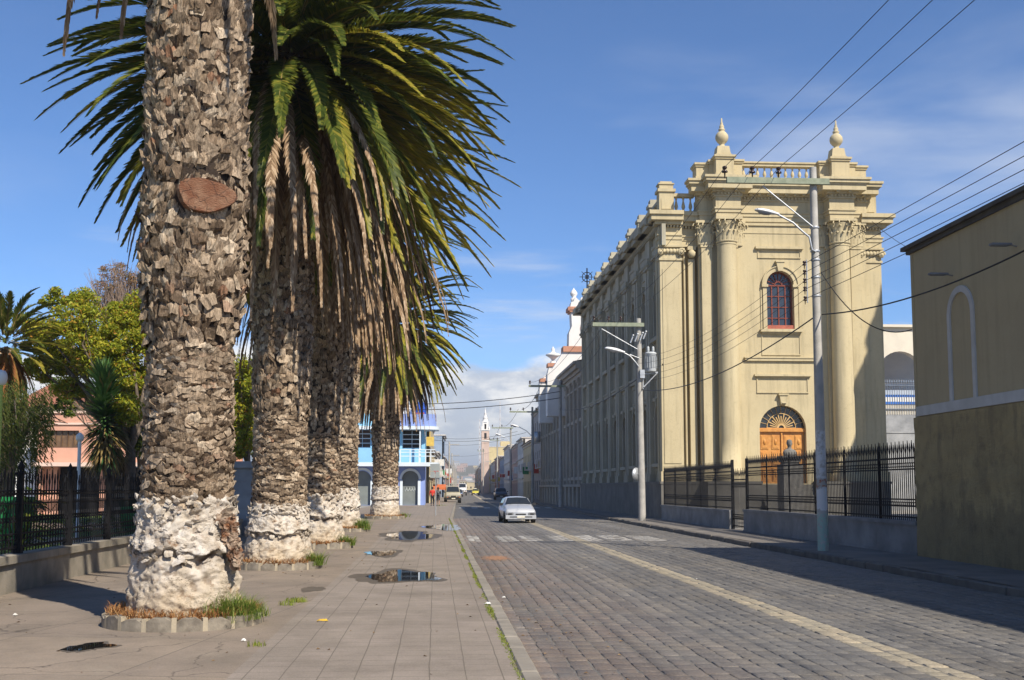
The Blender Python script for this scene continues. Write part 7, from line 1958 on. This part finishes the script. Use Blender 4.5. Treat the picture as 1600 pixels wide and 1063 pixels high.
# ------------------------------------------------------------------ two walkers seen from behind
m_skin = mat('skin', (.36,.20,.13), (.30,.17,.11), 6, rough=.6, bmp=0); m_hair = mat('black hair', (.012,.010,.009), (.02,.016,.014), 20, rough=.5, bmp=.3)
def person(label, px, py, h, shirt, legs, bare_legs, backpack, hair_long, phase, clothes_names):
    g = gnd(px, py, SZ); t = thing('person', label, 'person', (g.x, g.y, SZ)); s = h/1.7
    me = bpy.data.meshes.new('body'); V = []; E = []; RD = []
    def v(p, r): V.append((p[0]*s, p[1]*s, p[2]*s)); RD.append(r*s); return len(V)-1
    pel = v((0,0,.93),.125); sp = v((0,.01,1.12),.115); ch = v((0,.015,1.30),.135); nk = v((0,.0,1.44),.055); hd = v((0,.015,1.52),.075); h2 = v((0,.01,1.61),.088)
    E += [(pel,sp),(sp,ch),(ch,nk),(nk,hd),(hd,h2)]
    nose = v((0,.10,1.565),.014); E.append((hd,nose))
    for sd_ in (-1,1):
        ph_ = phase*sd_
        hip = v((sd_*.09,0,.90),.085); kn = v((sd_*.10,.16*ph_,.50),.055); an = v((sd_*.10,.20*ph_-.10,.10),.038); to = v((sd_*.11,.20*ph_+.08,.045),.034)
        E += [(pel,hip),(hip,kn),(kn,an),(an,to)]
        sh = v((sd_*.175,.01,1.39),.055); el = v((sd_*.235,-.10*ph_,1.12),.038); wr_ = v((sd_*.24,-.10*ph_+.10,.90),.026); pa = v((sd_*.238,-.10*ph_+.12,.85),.028)
        E += [(ch,sh),(sh,el),(el,wr_),(wr_,pa)]
        for q, (dx, L_) in enumerate(((-.024,.075),(-.008,.085),(.008,.08),(.023,.065))):
            a = v((sd_*.238, -.10*ph_+.12+dx, .815),.0085); b_ = v((sd_*.232, -.10*ph_+.13+dx, .815-L_*.6),.008); c = v((sd_*.22, -.10*ph_+.135+dx, .815-L_),.007); E += [(pa,a),(a,b_),(b_,c)]
        a = v((sd_*.225,-.10*ph_+.155,.85),.009); b_ = v((sd_*.215,-.10*ph_+.165,.82),.008); E += [(pa,a),(a,b_)]
        er = v((sd_*.088,.0,1.57),.014); E.append((hd,er))
    me.from_pydata(V, E, []); o = bpy.data.objects.new('body', me); COL.objects.link(o); o.parent = t
    me.materials.append(m_skin)
    md = o.modifiers.new('Skin', 'SKIN'); 
    sv = me.skin_vertices[0].data if me.skin_vertices else None
    if sv:
        for i, r in enumerate(RD): sv[i].radius = (r, r)
        sv[0].use_root = True
    md2 = o.modifiers.new('Sub', 'SUBSURF'); md2.levels = 1; md2.render_levels = 2; md.use_smooth_shade = True
    def lp(pts, rs, mt_, nm, n=12):
        mb = MB(); mb.tube([tuple(c*s for c in p) for p in pts], [r*s for r in rs], n); mb.build(nm, mt_, t, world=False)
    # shirt: flattened torso with sleeves in one mesh
    mb = MB(); rows = [(.92,.165,.115),(1.05,.15,.11),(1.2,.165,.12),(1.32,.185,.125),(1.40,.17,.10),(1.44,.08,.07)]; n = 18; vs = []
    for (z, a, b_) in rows:
        for k in range(n): an = 2*pi*k/n; vs.append((a*cos(an)*s, (b_*sin(an)+.01)*s, z*s))
    mb.add(vs, [(i*n+k,i*n+(k+1)%n,(i+1)*n+(k+1)%n,(i+1)*n+k) for i in range(len(rows)-1) for k in range(n)], 0, True)
    for sd_ in (-1,1):
        q = -.10*phase*sd_; mb.tube([(sd_*.15*s,.01*s,1.385*s),(sd_*.20*s,.0,1.32*s),(sd_*.237*s,q*s,1.12*s)]+([(sd_*.242*s,(q+.08)*s,.95*s)] if clothes_names[0] == 'jacket' else []), [.07*s,.066*s,.055*s]+([.045*s] if clothes_names[0] == 'jacket' else []), 10)
    mb.build(clothes_names[0], shirt, t, world=False)
    mb = MB()
    for sd_ in (-1,1):
        ph_ = phase*sd_; pts = [(sd_*.07*s,0,1.0*s),(sd_*.085*s,.03*ph_*s,.86*s),(sd_*.10*s,.155*ph_*s,.52*s)]; rs = [.10*s,.098*s,.072*s]
        if not bare_legs: pts.append((sd_*.10*s,(.20*ph_-.09)*s,.13*s)); rs.append(.05*s)
        mb.tube(pts, rs, 12)
    mb.build(clothes_names[1], legs, t, world=False)
    mb = MB(); mb.ball((0,-.012*s,1.625*s), .103*s, 14, 0, 1, 1.08, 1.1)
    if hair_long: mb.tube([(0,-.05*s,1.62*s),(0,-.10*s,1.5*s),(0,-.11*s,1.36*s)], [.07*s,.065*s,.02*s], 10)
    mb.build('hair', m_hair, t, world=False)
    for sd_ in (-1,1):
        ph_ = phase*sd_; mb = MB(); yb = (.20*ph_)*s; mb.bevbox(sd_*.105*s-.045*s, sd_*.105*s+.045*s, yb-.15*s, yb+.13*s, .0, .09*s, .03*s); mb.build('shoe', m_dark, t, world=False)
    if backpack:
        mb = MB(); n = 14; vs = []
        for (z, a, b_) in ((1.0,.10,.05),(1.03,.15,.10),(1.2,.165,.12),(1.36,.14,.10),(1.41,.08,.04)):
            for k in range(n): an = 2*pi*k/n; vs.append((a*cos(an)*s, (-.17+b_*sin(an))*s, z*s))
        mb.add(vs, [(i*n+k,i*n+(k+1)%n,(i+1)*n+(k+1)%n,(i+1)*n+k) for i in range(4) for k in range(n)], 0, True)
        bo = mb.build('backpack', backpack, None); bo.location = (g.x, g.y, SZ); tag(bo, 'dark backpack with pale patch worn by the walker in shorts', 'backpack')
    return t
person('person in a red jacket and dark trousers walking away along the left pavement', 675.5, 790.5, 1.62, mat('red jacket cloth', (.62,.05,.03), (.5,.04,.03), 8), mat('dark trousers cloth', (.02,.02,.028), (.03,.03,.035), 8), False, None, False, .9, ('jacket','trousers'))
person('person in shorts with a backpack walking away on the right of the person in red', 684.5, 791, 1.58, mat('black shirt cloth', (.03,.03,.035), (.06,.05,.05), 8), mat('dark shorts cloth', (.03,.03,.04), (.05,.05,.05), 8), True, mat('black and grey backpack', (.02,.02,.022), (.25,.24,.24), 12, bmp=0, lo=.5, hi=.6), True, -.8, ('shirt','shorts'))
wcar.scale = (.93,.93,.93)
# ------------------------------------------------------------------ far air
mb = MB(); mb.box(-2700, 2700, -75, 3700, -6, 76)
m = bpy.data.materials.new('pale air'); m.use_nodes = True; nt = m.node_tree
nt.nodes.remove(nt.nodes['Principled BSDF']); pv = N(nt, 'ShaderNodeVolumePrincipled')
pv.inputs['Color'].default_value = (.86,.90,.96,1); pv.inputs['Density'].default_value = .00036; pv.inputs['Anisotropy'].default_value = .2
nt.links.new(pv.outputs[0], nt.nodes['Material Output'].inputs['Volume'])
stuff(mb.build('haze', m))
# ------------------------------------------------------------------ light and sky
SUN = Vector((.55, -.87, 1.0)).normalized()
sd = bpy.data.lights.new('sun', 'SUN'); sd.energy = 5.0; sd.angle = radians(.53); sd.color = (1.0, .91, .78)
so = bpy.data.objects.new('sun', sd); COL.objects.link(so); so.rotation_euler = SUN.to_track_quat('Z', 'Y').to_euler(); so.location = SUN*50
w = bpy.data.worlds.new('World'); scene.world = w; w.use_nodes = True
nt = w.node_tree; bg = nt.nodes['Background']
sky = N(nt, 'ShaderNodeTexSky'); sky.sky_type = 'NISHITA'; sky.sun_disc = False
sky.sun_elevation = math.asin(SUN.z); sky.sun_rotation = atan2(SUN.x, SUN.y)
sky.altitude = 2750; sky.air_density = 1.0; sky.dust_density = .6; sky.ozone_density = 2.2
co = N(nt, 'ShaderNodeTexCoord').outputs['Generated']
sep = N(nt, 'ShaderNodeSeparateXYZ'); nt.links.new(co, sep.inputs[0])
def mrange(src, a, b_, c=0, d=1, smooth=True):
    n = N(nt, 'ShaderNodeMapRange'); n.interpolation_type = 'SMOOTHSTEP' if smooth else 'LINEAR'
    n.inputs['From Min'].default_value = a; n.inputs['From Max'].default_value = b_; n.inputs['To Min'].default_value = c; n.inputs['To Max'].default_value = d
    nt.links.new(src, n.inputs[0]); return n.outputs[0]
def mul(a, b_, op='MULTIPLY'):
    n = N(nt, 'ShaderNodeMath', operation=op)
    for s, v in zip(n.inputs, (a, b_)):
        if hasattr(v, 'is_linked'): nt.links.new(v, s)
        else: s.default_value = v
    return n.outputs[0]
X_, Z_ = sep.outputs[0], sep.outputs[2]
# wisps, stretched sideways
wn = noi(nt, scaled(nt, co, (1.6, 1.6, 6.5)), 1.7, 5, .52, .25)
wisp = mul(mrange(wn, .44, .72), mul(mrange(Z_, .06, .16), mrange(Z_, .42, .26)))
wisp = mul(wisp, mrange(X_, -.28, .38, .25, 1)); wisp = mul(wisp, .42)
# a low bank of cumulus down the street
cn = noi(nt, scaled(nt, co, (1, 1, 1.9)), 8.5, 8, .58, .3)
cn2 = noi(nt, scaled(nt, co, (1, 1, 2.0)), 17, 6, .6)
height = mul(.095, mul(noi(nt, scaled(nt, co, (1, 1, .2)), 5.5, 3), .075), 'ADD')
bank = mrange(mul(mul(cn, .55), mul(Z_, -5.2), 'ADD'), -.33, -.23)
thin = mrange(noi(nt, scaled(nt, co, (1, 1, 9)), 3.0, 6, .6), .52, .7, 0, .5)
thin = mul(thin, mul(mrange(Z_, .26, .14), mrange(Z_, .02, .08)))
sc = N(nt, 'ShaderNodeVectorMath', operation='SCALE'); 
skc = mix(nt, 1.0, sky.outputs[0], (.84, 1.12, 1.40), 'MULTIPLY')
c1 = mix(nt, wisp, skc, (7.6, 7.9, 8.4))
c1 = mix(nt, thin, c1, (7.4, 7.6, 7.9))
shade = mrange(cn2, .38, .62)
lowg = mrange(Z_, .07, .02)
cc = mix(nt, shade, (5.2, 5.6, 6.3), (9.8, 9.5, 9.0))
cc = mix(nt, lowg, cc, (4.6, 5.1, 5.9))
c1 = mix(nt, mul(bank, .92), c1, cc)
nt.links.new(c1, bg.inputs['Color']); bg.inputs['Strength'].default_value = .086
scene.view_settings.view_transform = 'Standard'; scene.view_settings.look = 'None'
scene.view_settings.exposure = 0.42; scene.view_settings.gamma = 1.0
scene.cycles.max_bounces = 6; scene.cycles.transparent_max_bounces = 8; scene.cycles.volume_bounces = 0
